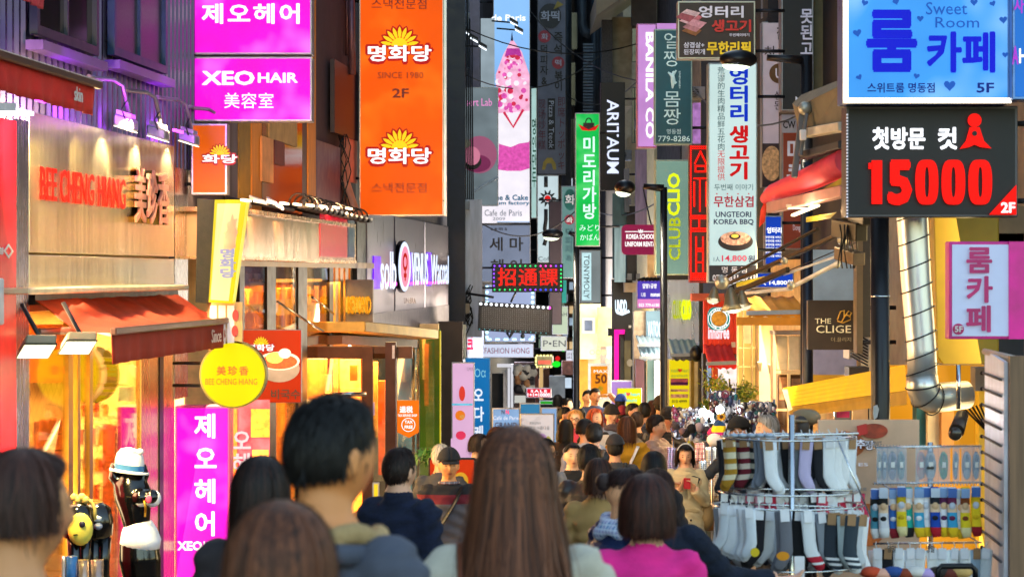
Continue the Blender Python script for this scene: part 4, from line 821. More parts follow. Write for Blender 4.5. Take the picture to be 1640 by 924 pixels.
T('봄꽃길따라', 848, 675, 866, 680, 36.98, INK, t); T('그대로의 아름다움', 837, 682, 880, 688, 36.98, INK, t); disc(t, 868, 702, 8, 36.98, LIT('pastel_violet', 'c8a0d8', .8), name='petal'); disc(t, 858, 709, 9, 36.975, LIT('pastel_pink', 'f0b0c0', .8), name='petal'); disc(t, 878, 712, 6, 36.98, LIT('pastel_olive', 'b8b060', .8), ry=14, name='petal')
sign('blue panel leaning behind the handwritten poster', 832, 645, 866, 664, 38.5, LIT('azure2', '3a90c8', .7, .2), d=.05, brk=False); sign('blue edged board right of the handwritten poster', 866, 652, 893, 800, 38.2, LIT('sky_board'), d=.05, brk=False)
sign('red sale board with white figures above the crowd', 843, 621, 883, 637, 52, LIT('sale_red', 'e01030', .9, .05), d=.05, brk=False, texts=[('SALE', (850, 624, 876, 628), R1, dict(bold=.04, sp=1.4)), ('1+1=10000', (845, 629, 881, 635), R1, dict(bold=.03))])
sign('green strip board under the red sale board', 864, 641, 893, 648, 51, LIT('green_board', '30b030', .8), d=.05, brk=False)
# shop interior far left low (770-860, 575-650): dark cabinet and white shelving
t = thing('open_shopfront', 'open shopfront with white shelves and a black cabinet under the white fascia sign', 'shopfront', P(800, 700, 59))
for x0, y0, x1, y1, mt in [(788, 598, 806, 653, BLACK), (806, 594, 812, 660, WHITE), (813, 590, 817, 660, LIT('shelf_white', 'e0e0e8', .9)), (818, 585, 822, 660, LIT('shelf_white')), (796, 583, 822, 588, LIT('shelf_white')), (824, 580, 855, 660, M('shop_brown', '3a2620', .6, emit=.1, var=.6, scale=3)), (824, 634, 842, 645, LIT('counter_white', 'd8d8d0', .8)), (841, 608, 855, 617, LIT('tan_box', 'c8a878', .8)), (833, 586, 847, 598, LIT('shelf_white')), (857, 590, 862, 660, M('dark_red_post', '5a1818', .5)), (864, 588, 874, 640, LIT('warm_strip', 'e8c080', .8)), (870, 590, 880, 640, M('brown_wall2', '5a3a24', .7)), (880, 602, 905, 637, M('grey_cart', '8a98a4', .5, emit=.2)), (900, 578, 930, 600, M('food_photo', '8a5a50', .5, emit=.25, var=.7, scale=8))]:
    b = MB(); b.pbox(x0, y0, x1, y1, 60+random.random()*2, .3); b.build('panel', mt, t)
for k in range(34): MB().ball(P(828+random.random()*26, 588+random.random()*40, 59.5), .05+random.random()*.08, 8, 6).build('hung_goods', [M('goods_pale', 'c8c8c0', .6), M('goods_dark', '22222a', .6), M('goods_tan', 'b8865a', .6)][k % 3], t)
# cables and hardware tangle left of the LED signs
t = thing('cable_tangle', 'tangled cables and meter box hanging by the pale wall left of the red display', 'cables', P(752, 500, 46.8))
m = MB()
for k in range(12):
    x0 = 744+random.random()*8; y0 = 455+random.random()*30; m.tube([P(x0+6*math.sin(i*1.1+k), y0+i*(3+k*.9), 46.8) for i in range(7)], .012, 5)
for k in range(5): m.tube([P(740+k*4, -60+k*30, 47), P(744+k*3, 150, 47), P(746+k*3, 340, 47), P(747+k*2, 470, 47)], .015, 5)
m.build('cables', BLACK, t); b = MB(); b.pbox(741, 486, 752, 502, 46.7, .15); b.build('meter_box', M('tan_meter', 'b09a80', .6), t)
b = MB(); b.pbox(744, 320, 772, 540, 46.9, .2); b.build('pale_sheet', M('pale_sheet', 'b4b8c8', .5, .1, .2, 4, stretch=(4, 4, .5)), t)
for x0, y0, x1, y1 in ((735, 520, 746, 575), (717, 545, 733, 560)): b = MB(); b.pbox(x0, y0, x1, y1, 46, .1); b.build('metal_flap', STEEL, t)
sign('pink and white glowing shop letters beside the dark column', 747, 522, 775, 575, 50, LIT('mixed_neon', 'e8e8f8', 1.0, .3, 10), d=.15, brk=False, texts=[('시크', (748, 520, 758, 560), LIT('hot_neon', 'ff2858', 1.1), dict(vert=True, bold=.1))])
# generic lit signs and windows added to brighten the far street
for k, (x0, y0, x1, y1, Y_, c_, tx, lb) in enumerate([(884, 440, 896, 485, 78, 'e8f0e0', '', 'narrow white lit panel'), (898, 448, 908, 486, 80, '40b0a0', '', 'narrow turquoise lit sign'), (868, 590, 880, 612, 88, 'ffd890', '', 'cream lit doorway panel'), (906, 560, 918, 580, 84, 'f0f0ff', '커피', 'white sign lettered coffee in Korean'), (888, 600, 902, 618, 95, 'ffe8c0', '', 'warm lit shop window'), (904, 604, 916, 622, 92, 'd8ecff', '', 'cool lit shop window'), (862, 606, 872, 630, 82, 'ff9a50', '', 'orange lit shop opening'), (930, 250, 938, 300, 66, '9a70d8', '', 'slim violet lit strip'), (905, 285, 918, 330, 72, 'c8d8e8', '의류', 'pale sign lettered clothing in Korean'), (940, 585, 948, 620, 60, 'ffc870', '', 'amber lit strip beside the sale poster'), (1005, 360, 1012, 400, 50, 'a8e0e0', '', 'thin mint lit strip'), (1112, 236, 1120, 300, 37, 'd8c0f0', '', 'lilac strip behind the red LED outline sign')]):
    s_ = sign(lb+' deep in the street', x0, y0, x1, y1, Y_, LIT('deep_%d' % k, c_, .9, .2), 'R', d=.15, brk=False); tx and T(tx, x0+2, y0+5, x1-2, y1-5, Y_-.04, INK, s_, vert=y1-y0 > x1-x0)
wn_ = thing('window_grid', 'rows of lit and dark windows in the building closing the street', 'windows', P(900, 560, 112.9))  # lit windows added to brighten the far end
for i in range(7):
    for j in range(14): pb = MB(); pb.pbox(862+i*10, 300+j*19, 869+i*10, 312+j*19, 112.9, .1); pb.build('window', [LIT('far_win_warm', 'ffd8a0', .7, .3), M('far_win_dark', '10141c', .2), LIT('far_win_cool', 'b8d0e8', .6, .3)][(i*5+j*3+i*j) % 3], wn_)
cb = thing('overhead_cables', 'thin black cables sagging across the street between the signs', 'cables', P(900, 60, 50))
for k, (xa, ya, xb, yb, Ya, Yb) in enumerate([(716, 30, 1050, 60, 47, 50), (745, 120, 960, 90, 50, 56), (850, 20, 1085, 130, 55, 45), (905, 150, 1048, 100, 60, 44), (760, 350, 930, 330, 50, 52), (940, 330, 1130, 250, 50, 38), (1100, 130, 1330, 150, 36, 27), (1030, 300, 1100, 470, 44, 40)]):
    A_, B_ = P(xa, ya, Ya), P(xb, yb, Yb); MB().tube([A_.lerp(B_, f)+Vector((0, 0, -.5*4*f*(1-f))) for f in np.linspace(0, 1, 13)], .013, 5).build('cable', BLACK, cb)
for k, (x, y, Y_, s_) in enumerate([(1000, 250, 50.5, 12), (944, 200, 57.5, 11), (909, 400, 65, 9), (1030, 200, 45.5, 13), (1116, 150, 37.6, 14), (733, 210, 47.8, 12), (742, 330, 46.9, 10)]):
    t = thing('air_conditioner', ['grey outdoor unit above the beige ledge', 'grey outdoor unit on the beige pier', 'small outdoor unit beside the narrow green circle sign', 'outdoor unit beside the pink lit sign', 'outdoor unit behind the dark barbecue sign', 'outdoor unit under the brown dessert sign', 'outdoor unit above the slate cladding corner'][k], 'air conditioner', P(x, y, Y_), 'outdoor units on the facades'); pc = MB(); pc.pbox(x-s_, y-s_*.8, x+s_, y+s_*.6, Y_-.3, .3); pc.build('casing', M('ac_casing', '8a8e94', .5, var=.3), t, bevel=.01); disc(t, x-s_*.3, y-s_*.1, s_*.55, Y_-.31, M('ac_fan', '1c1e24', .5), name='fan_grille'); pc = MB(); [pc.rod(P(x-s_*.8, y+i*s_*.2-s_*.5, Y_-.32), P(x+s_*.2, y+i*s_*.2-s_*.5, Y_-.32), .006, 4) for i in range(5)]; pc.build('guard', GREY, t)
# street lamps
def street_lamp(label, px, pyt, pyb_Y, hx0, hx1, hy, armdir=-1, r=.07, Y=30, lit=2.5):
    t = thing('street_lamp', label, 'street lamp', (P(px, 0, Y).x, Y, gz(Y)), 'black street lamps'); x = P(px, 0, Y).x; top = P(0, pyt, Y).z
    MB().tube([(x, Y, gz(Y)), (x, Y, gz(Y)+.5), (x, Y, gz(Y)+.55), (x, Y, top)], [r*1.5, r*1.5, r, r*.9], 16).build('pole', M('lamp_black', '1b1b20', .35, .4, bump=.1), t)
    zc = P(0, hy, Y).z; a = P(hx0, hy, Y); b_ = P(hx1, hy, Y)
    MB().tube([(x, Y, zc-.0), (b_.x+(.1 if hx1 < px else -.1), Y, zc+.03)], [.05, .035], 8).build('arm', M('lamp_black'), t)
    c = (a+b_)/2; L_ = abs(b_.x-a.x)/2
    MB().ball((c.x, Y, zc+.01), (L_, .16, .10), 20, 10).build('head', M('lamp_black'), t)
    MB().ball((c.x-.02, Y, zc-.05), (L_*.75, .12, .06), 16, 8).build('lens', LIT('lamp_glass', 'f4ffd8', lit, 0), t)
    spot('street_beam', (c.x, Y, zc-.14), (c.x, Y, zc-5), 40, 'fff0d0', 140, .1, t)
street_lamp('black street lamp whose head hangs before the dark barbecue sign', 1292, 88, 0, 1152, 1213, 97, Y=25.5)
street_lamp('black street lamp standing before the grey green vertical letters', 1063, 300, 0, 984, 1018, 302, Y=31, r=.05)
street_lamp('thin black street lamp in the middle distance by the halo lit vertical sign', 923, 372, 0, 868, 902, 376, Y=44, r=.06)
# ---------------------------------------------------------------- projecting signs, right row
t = sign('dark barbecue sign with sliced meat picture and yellow letters', 1085, 2, 1210, 95, 28, M('brown_face', '33261f', .5, emit=.10), 'R', d=.22, frame=M('pale_frame', 'c0c0b0', .4, .5))
DW = M('dull_white', 'c0c0cc', .5, emit=.45); DRd = M('dull_red', 'b02820', .5, emit=.45); DY = M('dull_yellow', 'c8aa10', .5, emit=.6)
T('엉터리', 1119, 10, 1191, 29, 27.97, DW, t, bold=.04); T('생고기', 1140, 32, 1203, 52, 27.97, DRd, t, bold=.05); T('두번째이야기', 1168, 54, 1200, 59, 27.97, DW, t, bold=.02)
T('삼겹살+', 1095, 68, 1128, 77, 27.97, DW, t, bold=.02); T('된장찌개', 1095, 79, 1129, 88, 27.97, DW, t, bold=.02); T('무한리필', 1132, 67, 1203, 88, 27.97, DY, t, bold=.05)
for k, (cx, cy, c_) in enumerate([(1108, 50, '7a4a20'), (1109, 44, 'a06a70'), (1104, 34, 'c09aa0'), (1110, 28, 'a85860'), (1106, 22, 'c8a8a8'), (1116, 38, 'b88088'), (1098, 28, '8a4048')]):
    blob(t, [(cx-16, cy), (cx-6, cy-7), (cx+16, cy-1), (cx+6, cy+8)], 27.97-.001*k, M('meat_'+c_, c_, .5, emit=.4, var=.4, scale=25), 'meat_slice')
TEAL = M('teal_face', '0a4a56', .4, emit=.28, var=.25, scale=3); TW = M('teal_white_print', 'b8d8d8', .5, emit=.45)
t = sign('dark teal vertical sign with white syllables, a dancer and a phone number', 1048, 47, 1109, 232, 33, TEAL, 'R', d=.2, frame=M('teal_frame', '9ab0a8', .4, .5))
T('얼짱', 1063, 53, 1088, 107, 32.97, TW, t, vert=True); T('몸짱', 1063, 147, 1090, 200, 32.97, TW, t, vert=True); T('명동점', 1068, 207, 1090, 215, 32.97, TW, t); T('779-8286', 1054, 218, 1105, 227, 32.97, TW, t, bold=.005)
m = MB(); m.tube([P(1070, 116, 32.96), P(1077, 122, 32.96), P(1078, 130, 32.96), P(1077, 142, 32.96)], [.01, .03, .035, .01], 5).tube([P(1083, 113, 32.96), P(1078, 122, 32.96)], .012, 4).tube([P(1078, 130, 32.96), P(1083, 134, 32.96)], .018, 4).ball(P(1079, 117, 32.96), .025); m.build('dancer_emblem', TW, t)
T('얼짱몸짱', 1087, 114, 1090, 142, 32.97, TW, t, vert=True)
t = sign('pink lit vertical sign with large rotated white capitals', 1020, 38, 1052, 237, 36, LIT('pink_lit', 'e0a0f0', .75, .12), 'R', d=.25, frame=M('pink_frame2', 'b070a8', .4))
T('BANILA CO', 1034, 52, 1048, 222, 35.97, R1, t, rot=-90, bold=.05); b = MB(); b.pbox(1051, 38, 1092, 60, 36.05, .2); b.build('return_panel', LIT('pink_lit'), t); b = MB(); b.pbox(1110, 165, 1122, 230, 35.5, .1); b.build('return_panel', LIT('pink_return', 'b880c8', .7, .5, 9), t)
t = sign('black vertical sign with white rotated capitals in the upper middle', 962, 132, 1001, 305, 47, M('matte_black_face', '121218', .5), 'R', d=.25, frame=DFRAME)
T('ARITAUM', 972, 160, 991, 278, 46.97, LIT('white_blueish', 'dce4ff', 1.2, .02), t, rot=-90, bold=.015)
GR = LIT('green_acrylic', '08c050', .95, .15, hot=.4, hcol='a0ffb0')
t = sign('green vertical lightbox with white syllables and a handbag emblem', 921, 181, 961, 395, 42.5, GR, 'R', d=.22)
T('미도리가방', 933, 219, 955, 351, 42.47, LIT('white_cool', 'd8fff4', 1.1), t, vert=True, bold=.03); T('みどり', 928, 360, 960, 370, 42.47, LIT('white_cool'), t); T('かばん', 929, 375, 960, 385, 42.47, LIT('white_cool'), t)
b = MB(); b.pbox(934, 197, 952, 208, 42.46, .01); b.build('handbag_emblem', INK, t); m = MB(); c = P(943, 197, 42.46); m.tube([c+Vector((math.cos(a)*.055, 0, math.sin(a)*.08)) for a in np.linspace(0, 3.14, 9)], .01, 4); m.build('bag_handle', INK, t)
poly(t, [(926, 199), (934, 203), (943, 208), (952, 203), (960, 199), (954, 209), (943, 210), (932, 209)][::-1], 42.45, LIT('red_dot'), name='wings')
t = sign('grey halo lit vertical sign with rotated thin capitals', 929, 400, 963, 486, 48, LIT('grey_lit', '9aa6a8', .62, .15), 'R', d=.3, frame=M('beige_frame', '9a9084', .5))
b = MB(); b.pbox(932, 405, 947, 481, 47.98, .01); b.build('halo', LIT('halo_cyan', 'c8eef4', 1.0, .2, 6), t); T('TONYMOLY', 935, 408, 944, 478, 47.93, M('ink_soft', '30363a', .5), t, rot=-90, bold=.0)
t = thing('rounded_sign', 'crimson rounded sign reading school uniform rental', 'sign', P(1024, 407, 38)); Yk = 38
def rrect(x0, y0, x1, y1, r, Y):
    o = []
    for cx, cy, a0 in ((x1-r, y1-r, 270), (x1-r, y0+r, 0), (x0+r, y0+r, 90), (x0+r, y1-r, 180)):
        for k in range(5): a = math.radians(a0+k*22.5); o.append(P(cx+r*math.cos(a), cy-r*math.sin(a), Y))
    return o
MB().prism(rrect(996, 360, 1056, 408, 7, Yk), (0, .2, 0)).build('cabinet', LIT('crimson_face', '9a2050', .75, .1), t)
T('KOREA SCHOOL', 1003, 375, 1049, 383, 37.97, R1, t, bold=.04); T('UNIFORM RENTAL', 1001, 387, 1053, 395, 37.97, R1, t, bold=.04)
b = MB(); b.pbox(1001, 370.5, 1022, 371.7, 37.98, .01); b.pbox(1030, 370.5, 1052, 371.7, 37.98, .01); b.build('rule', R1, t); poly(t, [(1022, 367), (1024, 370), (1026, 367), (1028, 370), (1030, 367), (1029, 373), (1023, 373)][::-1], 37.97, R1, name='crown')
t = sign('grey green vertical sign with lime rotated letters', 1049, 256, 1104, 441, 32, LIT('sage_face', '8cb4a4', .62, .15, 1.5), 'R', d=.25, frame=M('pale_green_frame', 'b0c0a8', .4))
LM = LIT('lime_letter', 'e0f014', 1.1)
T('CLIO', 1069, 277, 1089, 346, 31.97, LM, t, rot=90, bold=.055); T('CLUB', 1071, 348, 1090, 417, 31.97, LIT('lime_dim', 'c8d814', .8, .3, 40), t, rot=90, bold=.03)
t = sign('narrow vertical LED sign drawing red Korean letter outlines', 1104, 232, 1136, 453, 30.5, M('led_maroon', '2a0808', .5, emit=.2), 'R', d=.2, frame=M('led_red_frame', '6a0c0c', .4, emit=.1))
pts = [(1107+i*3.3, y) for i in range(9) for y in (235, 238.3, 448)]+[(x, 235+j*3.3) for j in range(65) for x in (1106.5, 1133.5)]
dots(t, pts, 30.47, .011, RL, n=5)
m = MB()
def seg(*ps): 
    for a_, b_ in zip(ps, ps[1:]):
        n_ = max(1, int(math.hypot(b_[0]-a_[0], b_[1]-a_[1])/2.6))
        for i in range(n_+1): c = P(a_[0]+(b_[0]-a_[0])*i/n_, a_[1]+(b_[1]-a_[1])*i/n_, 30.46); m.box(c.x-.010, c.x+.010, 30.46, 30.47, c.z-.010, c.z+.010)
seg((1122, 243), (1113, 262)); seg((1122, 243), (1131, 262)); seg((1114, 266), (1130, 266), (1130, 275), (1114, 275), (1114, 266)); seg((1112, 286), (1131, 286)); seg((1121, 286), (1121, 312), (1121, 338)); seg((1112, 292), (1112, 330)); seg((1131, 292), (1131, 330))
for y in (346, 350, 366, 370): seg((1109, y), (1132, y))
seg((1120, 350), (1120, 366)); seg((1115, 380), (1115, 440)); seg((1126, 380), (1126, 440)); seg((1115, 398), (1126, 398)); seg((1115, 402), (1126, 402)); seg((1115, 420), (1126, 420))
for y in (438, 441, 444): seg((1109, y), (1132, y))
m.build('lettering', RL, t)
t = sign('tall white barbecue lightbox with blue and red syllables', 1134, 101, 1213, 453, 29.5, LIT('white_mint', 'cfeae8', .92, .08, 1.2), 'R', d=.25, frame=M('white_frame', 'b8c8c8', .4, .3))
BLU = LIT('blue_print', '0a38d8', .75); RED2 = LIT('red_print2', 'd81018', .85); DG = M('dark_green_ink', '0c4a52', .5)
T('엉터리', 1168, 108, 1198, 195, 29.47, BLU, t, vert=True, bold=.05); T('생고기', 1168, 201, 1200, 288, 29.47, RED2, t, vert=True, bold=.06)
T('荒谬的生肉精品鲜五花肉', 1149, 108, 1161, 241, 29.47, DG, t, vert=True, bold=.005); T('无限提供', 1149, 242, 1161, 289, 29.47, RED2, t, vert=True, bold=.005)
T('두번째 이야기', 1144, 295, 1206, 305, 29.47, DG, t); T('무한삼겹', 1143, 314, 1207, 332, 29.47, M('crimson_ink', 'a81838', .5, emit=.4), t, bold=.03)
for k in range(4): T('★', 1146+k*17, 309, 1150+k*17, 312, 29.47, RED2, t)
NVI = M('ink_navy2', '1a2050', .5, emit=.1); T('UNGTEORI', 1146, 339, 1203, 348, 29.47, NVI, t, bold=.03); T('KOREA BBQ', 1143, 351, 1207, 361, 29.47, NVI, t, bold=.03)
disc(t, 1178, 387, 28, 29.475, M('pan_dark', '221820', .4), ry=15, name='pan'); disc(t, 1178, 382, 24, 29.471, M('grill_food', 'd8a890', .5, emit=.4, var=.7, scale=30), ry=11, name='food'); disc(t, 1177, 379, 9, 29.467, M('pan_dark'), ry=5, name='pot'); disc(t, 1177, 378, 6, 29.463, M('corn', 'e8c850', .5, emit=.5), ry=3, name='filling')
T('1人', 1143, 411, 1153, 419, 29.47, NVI, t); T('14,800', 1156, 409, 1196, 420, 29.47, M('magenta_ink', 'b0204c', .5, emit=.35), t, bold=.02); T('원', 1198, 409, 1209, 420, 29.47, NVI, t, bold=.03)
b = MB(); b.pbox(1136, 425, 1211, 451, 29.48, .01); b.build('foot_panel', M('foot_ink', '1c1a2a', .5), t); T('명 동 점', 1156, 427, 1196, 437, 29.46, DW, t, bold=.01); T('070-8831-6733', 1141, 440, 1210, 450, 29.46, DW, t, bold=.03)
# signs behind/right of it
t = sign('pinkish white vertical sign with brown disc and black letters', 1220, 35, 1252, 300, 34, M('dusk_white_face', 'b8aeb8', .6, emit=.33, var=.08), 'R', d=.25)
T('참', 1244, 42, 1256, 64, 33.97, M('brown_ink', '3a2a24', .5), t, bold=.02); T('차', 1224, 74, 1243, 92, 33.97, M('brown_ink'), t, bold=.01); disc(t, 1248, 118, 16, 33.97, M('bronze_print', '6a4a20', .5, emit=.1), name='emblem'); T('U', 1242, 110, 1252, 126, 33.96, DW, t, bold=.03); T('심된', 1240, 146, 1252, 176, 33.97, M('brown_ink'), t, vert=True)
disc(t, 1236, 262, 16, 33.97, M('squid_photo', 'c8a070', .5, emit=.3, var=.6, scale=20), ry=28, name='food_photo')
b = MB(); b.pbox(1221, 230, 1251, 300, 33.98, .01); b.build('photo_ground', M('photo_ground', '3a3034', .5, emit=.1), t)
sign('pale mint lightbox with round black emblem at the top', 1221, -50, 1249, 29, 34.5, LIT('mint_white2', 'c0e4e4', .85), 'R', d=.2)
t = sign('black vertical sign with white Korean syllables behind the near street lamp', 1251, -60, 1303, 178, 30, M('black_sign_face', '1c1a20', .5), 'R', d=.3, frame=M('pale_metal', '9a9aa0', .4, .6))
T('못된', 1282, 15, 1302, 64, 29.97, M('dull_white2', 'b0b0c4', .5, emit=.4), t, vert=True, bold=.03); T('고양이', 1282, 69, 1302, 140, 29.97, M('dull_white2'), t, vert=True, bold=.03); T('N', 1274, 155, 1283, 166, 29.97, DW, t, bold=.02)
b = MB(); b.pbox(1303, -60, 1340, 178, 30.1, .3); b.build('side_face', M('olive_side', '5a5030', .6), t)  # olive colour stands for light falling on the sign's side
t = sign('rust brown vertical sign with big white brush characters', 1252, 184, 1338, 400, 31.5, M('rust_face', '8a3820', .5, emit=.22, var=.15), 'R', d=.25)
b = MB(); b.pbox(1252, 184, 1276, 213, 31.48, .01); b.build('top_panel', M('grey_panel', 'a8a8b0', .5, emit=.2), t); T('CW', 1254, 194, 1274, 206, 31.46, INK, t, bold=.03)
T('매콤', 1260, 222, 1290, 300, 31.47, DW, t, vert=True, bold=.03); T('미향', 1304, 222, 1334, 300, 31.47, DW, t, vert=True, bold=.03); T('Dongdaemun Yukgaejang', 1270, 360, 1325, 372, 31.47, DW, t)
t = sign('bright blue lightbox with tiny white lines behind the red cloth roller', 1224, 345, 1253, 425, 30.5, LIT('blue_screen', '1848c8', .85, .2), 'R', d=.15)
T('엉터리', 1228, 364, 1252, 374, 30.47, R1, t, bold=.05)
for k in range(6): T('무한리필 서비스', 1226, 378+k*6, 1252, 382+k*6, 30.47, R1, t, bold=.02)
t = sign('blue price board glowing behind the folded awning arms', 1196, 436, 1272, 462, 30.8, LIT('blue_screen'), 'R', d=.1, brk=False, texts=[('1人 14,800원', (1212, 448, 1270, 457), R1, dict(bold=.04))])
# big LED-edged cafe sign and dark price sign
t = sign('blue room cafe lightbox edged with white LED dots', 1350, -60, 1620, 166, 17, LIT('cafe_blue', '44a4ff', .97, .14, 1.6, hot=.8, hcol='a8d8ff'), 'R', d=.3, frame=M('blue_alu', '5a80c0', .3, .6), fr=.03)
DB = LIT('deep_blue_print', '0818e8', .8); MBl = LIT('mid_blue_print', '2468d8', .7)
T('룸', 1387, 16, 1469, 116, 16.97, DB, t, bold=.055); T('카페', 1484, 51, 1594, 117, 16.97, DB, t, bold=.045)
T('Sweet', 1483, 4, 1549, 24, 16.97, MBl, t); T('Room', 1498, 28, 1568, 45, 16.97, MBl, t); T('스위트룸 명동점', 1389, 133, 1497, 149, 16.97, LIT('navy_lit', '1438a8', .5), t, bold=.02); T('5F', 1564, 133, 1592, 149, 16.97, LIT('navy_lit'), t, bold=.03)
def heart(par, cx, cy, s, Y, mt, rot=0):
    pts = []
    for a in np.linspace(0, 2*math.pi, 17)[:-1]:
        x = 16*math.sin(a)**3; y = 13*math.cos(a)-5*math.cos(2*a)-2*math.cos(3*a)-math.cos(4*a); x, y = x*math.cos(rot)-y*math.sin(rot), x*math.sin(rot)+y*math.cos(rot)
        pts.append((cx+x*s/32, cy-y*s/32))
    poly(par, pts, Y, mt, name='heart')
for cx, cy, s_, r_ in [(1373, 53, 14, .2), (1385, 5, 11, -.3), (1435, 3, 11, .3), (1474, 30, 11, 0), (1607, 32, 13, .1), (1610, 88, 10, 0), (1376, 124, 10, .5), (1521, 137, 19, 0), (1468, 122, 10, -.2), (1560, 4, 12, 0), (1590, 6, 10, .4)]: heart(t, cx, cy, s_, 16.96, MBl, r_)
LW2 = LIT('led_warm_white', 'fff8e8', 3.2, 0); LB2 = LIT('led_cool', 'd8e8ff', 3, 0)
c0 = None
dots(t, [(1352.5, -40+i*4.6) for i in range(44)]+[(1357, -38+i*4.6) for i in range(43)], 16.95, .0085, LB2); dots(t, [(1353+i*4.7, 159) for i in range(57)]+[(1355+i*4.7, 163.5) for i in range(57)], 16.95, .0085, LW2)
b = MB(); b.pbox(1350, 157, 1620, 166, 16.975, .02); b.pbox(1350, -60, 1359, 157, 16.975, .02); b.build('led_channel', M('cream_channel', 'd8ccb0', .4, emit=.55), t)
t2 = sign('second blue lightbox with pink capitals cut off at the right edge', 1621, -60, 1700, 160, 16.9, LIT('cafe_blue2', '2a80e8', .8), 'R', d=.3, frame=M('blue_alu')); T('사', 1624, -4, 1640, 22, 16.87, LIT('violet_print', 'c040e0', .9), t2, bold=.03); T('A', 1621, 74, 1631, 104, 16.87, LIT('violet_print'), t2, bold=.04); T('H', 1632, 78, 1645, 102, 16.87, R1, t2, bold=.03)
t = sign('black sign with red digits 15000 and white Korean lettering', 1355, 170, 1630, 348, 17.2, M('charcoal_face', '111014', .6, emit=.02, var=.06), 'R', d=.25, frame=M('dark_frame2', '4a4a52', .4, .5), fr=.02)
T('첫방문', 1397, 204, 1482, 240, 17.17, LIT('white_hot', 'f4f8ff', 1.6, 0), t, bold=.05); T('컷', 1502, 204, 1533, 240, 17.17, LIT('white_hot'), t, bold=.05)
HR = LIT('hot_red', 'ff0a04', 1.15, 0)
for x0, x1, ch in ((1396, 1413, '|'), (1421, 1461, '5'), (1466, 1503, '0'), (1508, 1546, '0'), (1551, 1589, '0')):
    if ch == '|': b = MB(); b.pbox(1396, 257, 1413, 327, 17.165, .01); b.pbox(1391, 261, 1397, 271, 17.165, .01); b.build('lettering', HR, t)
    elif ch == '0':
        m = MB(); cx, cy = (x0+x1)/2, 292; oo = []; ii = []
        for a in np.linspace(0, 2*math.pi, 41)[:-1]:
            e = .55; ca, sa = math.cos(a), math.sin(a); sx = math.copysign(abs(ca)**e, ca); sy = math.copysign(abs(sa)**.8, sa)
            oo.append(P(cx+sx*(x1-x0)/2, cy-sy*36, 17.165)); ii.append(P(cx+math.copysign(abs(ca)**.8, ca)*3.2, cy-sy*24, 17.165))
        m.grid([oo+[oo[0]], ii+[ii[0]]], sm=False); m.grid([[p+Vector((0, .01, 0)) for p in oo+[oo[0]]], oo+[oo[0]]], sm=False); m.build('lettering', HR, t)
    else: T('5', x0, 256, x1, 329, 17.17, HR, t, bold=.075)
disc(t, 1561, 193, 11, 17.165, HR, name='person_emblem'); poly(t, [(1553, 204), (1569, 204), (1576, 226), (1588, 238), (1570, 236), (1561, 232), (1552, 236), (1537, 239), (1547, 226)][::-1], 17.165, HR, name='person_emblem'); disc(t, 1561, 214, 4, 17.15, M('charcoal_face'), name='emblem_hole')
poly(t, [(1628, 296), (1628, 344), (1584, 344)][::-1], 17.165, HR, name='corner_triangle'); T('2F', 1603, 324, 1626, 341, 17.155, R1, t, bold=.05)
dots(t, [(1357, 184+i*5.1) for i in range(33)], 17.16, .007, M('dim_led', 'c0c0d0', .3, emit=.8))
t = sign('white and magenta room cafe sign at the right edge', 1520, 387, 1640, 543, 16, M('pale_blue_face', 'a8b4d4', .45, emit=.42, var=.05), 'R', d=.15, frame=M('mag_frame', 'b01078', .4, emit=.25))
MP = M('mag_print', 'a01860', .5, emit=.35)
T('룸카페', 1547, 396, 1590, 532, 15.97, MP, t, vert=True, bold=.045, sp=1.05); disc(t, 1535, 527, 9, 15.975, MP, name='badge'); T('5F', 1529, 522, 1542, 532, 15.96, WHITE, t, bold=.04)
b = MB(); b.pbox(1616, 387, 1660, 543, 15.975, .02); b.build('magenta_panel', M('mag_panel', 'b80c80', .4, emit=.45), t)
t = sign('dark brown square sign with gold butterfly emblem', 1294, 481, 1375, 560, 22, M('choc_sign', '2c1c10', .55), 'R', d=.12, frame=M('choc_sign'), fr=.0)
PW = M('pale_gold_print', 'd8c8a0', .5, emit=.35); T('THE', 1305, 510, 1331, 518, 21.97, PW, t, bold=.01); T('CLIGE', 1307, 521, 1363, 533, 21.97, PW, t, bold=.01); T('더.끌리지', 1331, 540, 1363, 547, 21.97, M('dull_gold', '8a7a5c', .5, emit=.2), t)
m = MB()
for pts in ([(1341, 514), (1350, 517), (1362, 512), (1362, 506), (1354, 504)], [(1341, 512), (1346, 499), (1352, 497), (1352, 508), (1348, 515)], [(1352, 508), (1359, 498), (1364, 501), (1360, 508)]): m.tube([P(x, y, 21.96) for x, y in pts], .006, 5)
m.build('butterfly_emblem', M('gold_print', 'c08a28', .4, emit=.4), t)
t = sign('purple and pink lit sign with white lines behind the middle lamp pole', 1019, 448, 1060, 494, 39, LIT('violet_face', '5a48c8', .8, .1), 'R', d=.15, brk=False)
T('얌땅1공방', 1029, 454, 1052, 462, 38.97, R1, t, bold=.03); b = MB(); b.pbox(1021, 479, 1060, 493, 38.98, .01); b.build('pink_band', LIT('pink_band', 'f090d8', .9), t); T('022 779-6180', 1023, 486, 1056, 491, 38.96, R1, t, bold=.03); T('UB', 1027, 469, 1034, 475, 38.96, R1, t); T('moment', 1042, 469, 1058, 475, 38.96, R1, t, bold=.04)
m = MB()
for k in range(7): c = P(1021+k*6, 447, 38.8); m.obox(c, (.12, 0, .04), (0, .1, 0), (0, 0, -.04))
m.build('sign_lamps', BLACK, t)
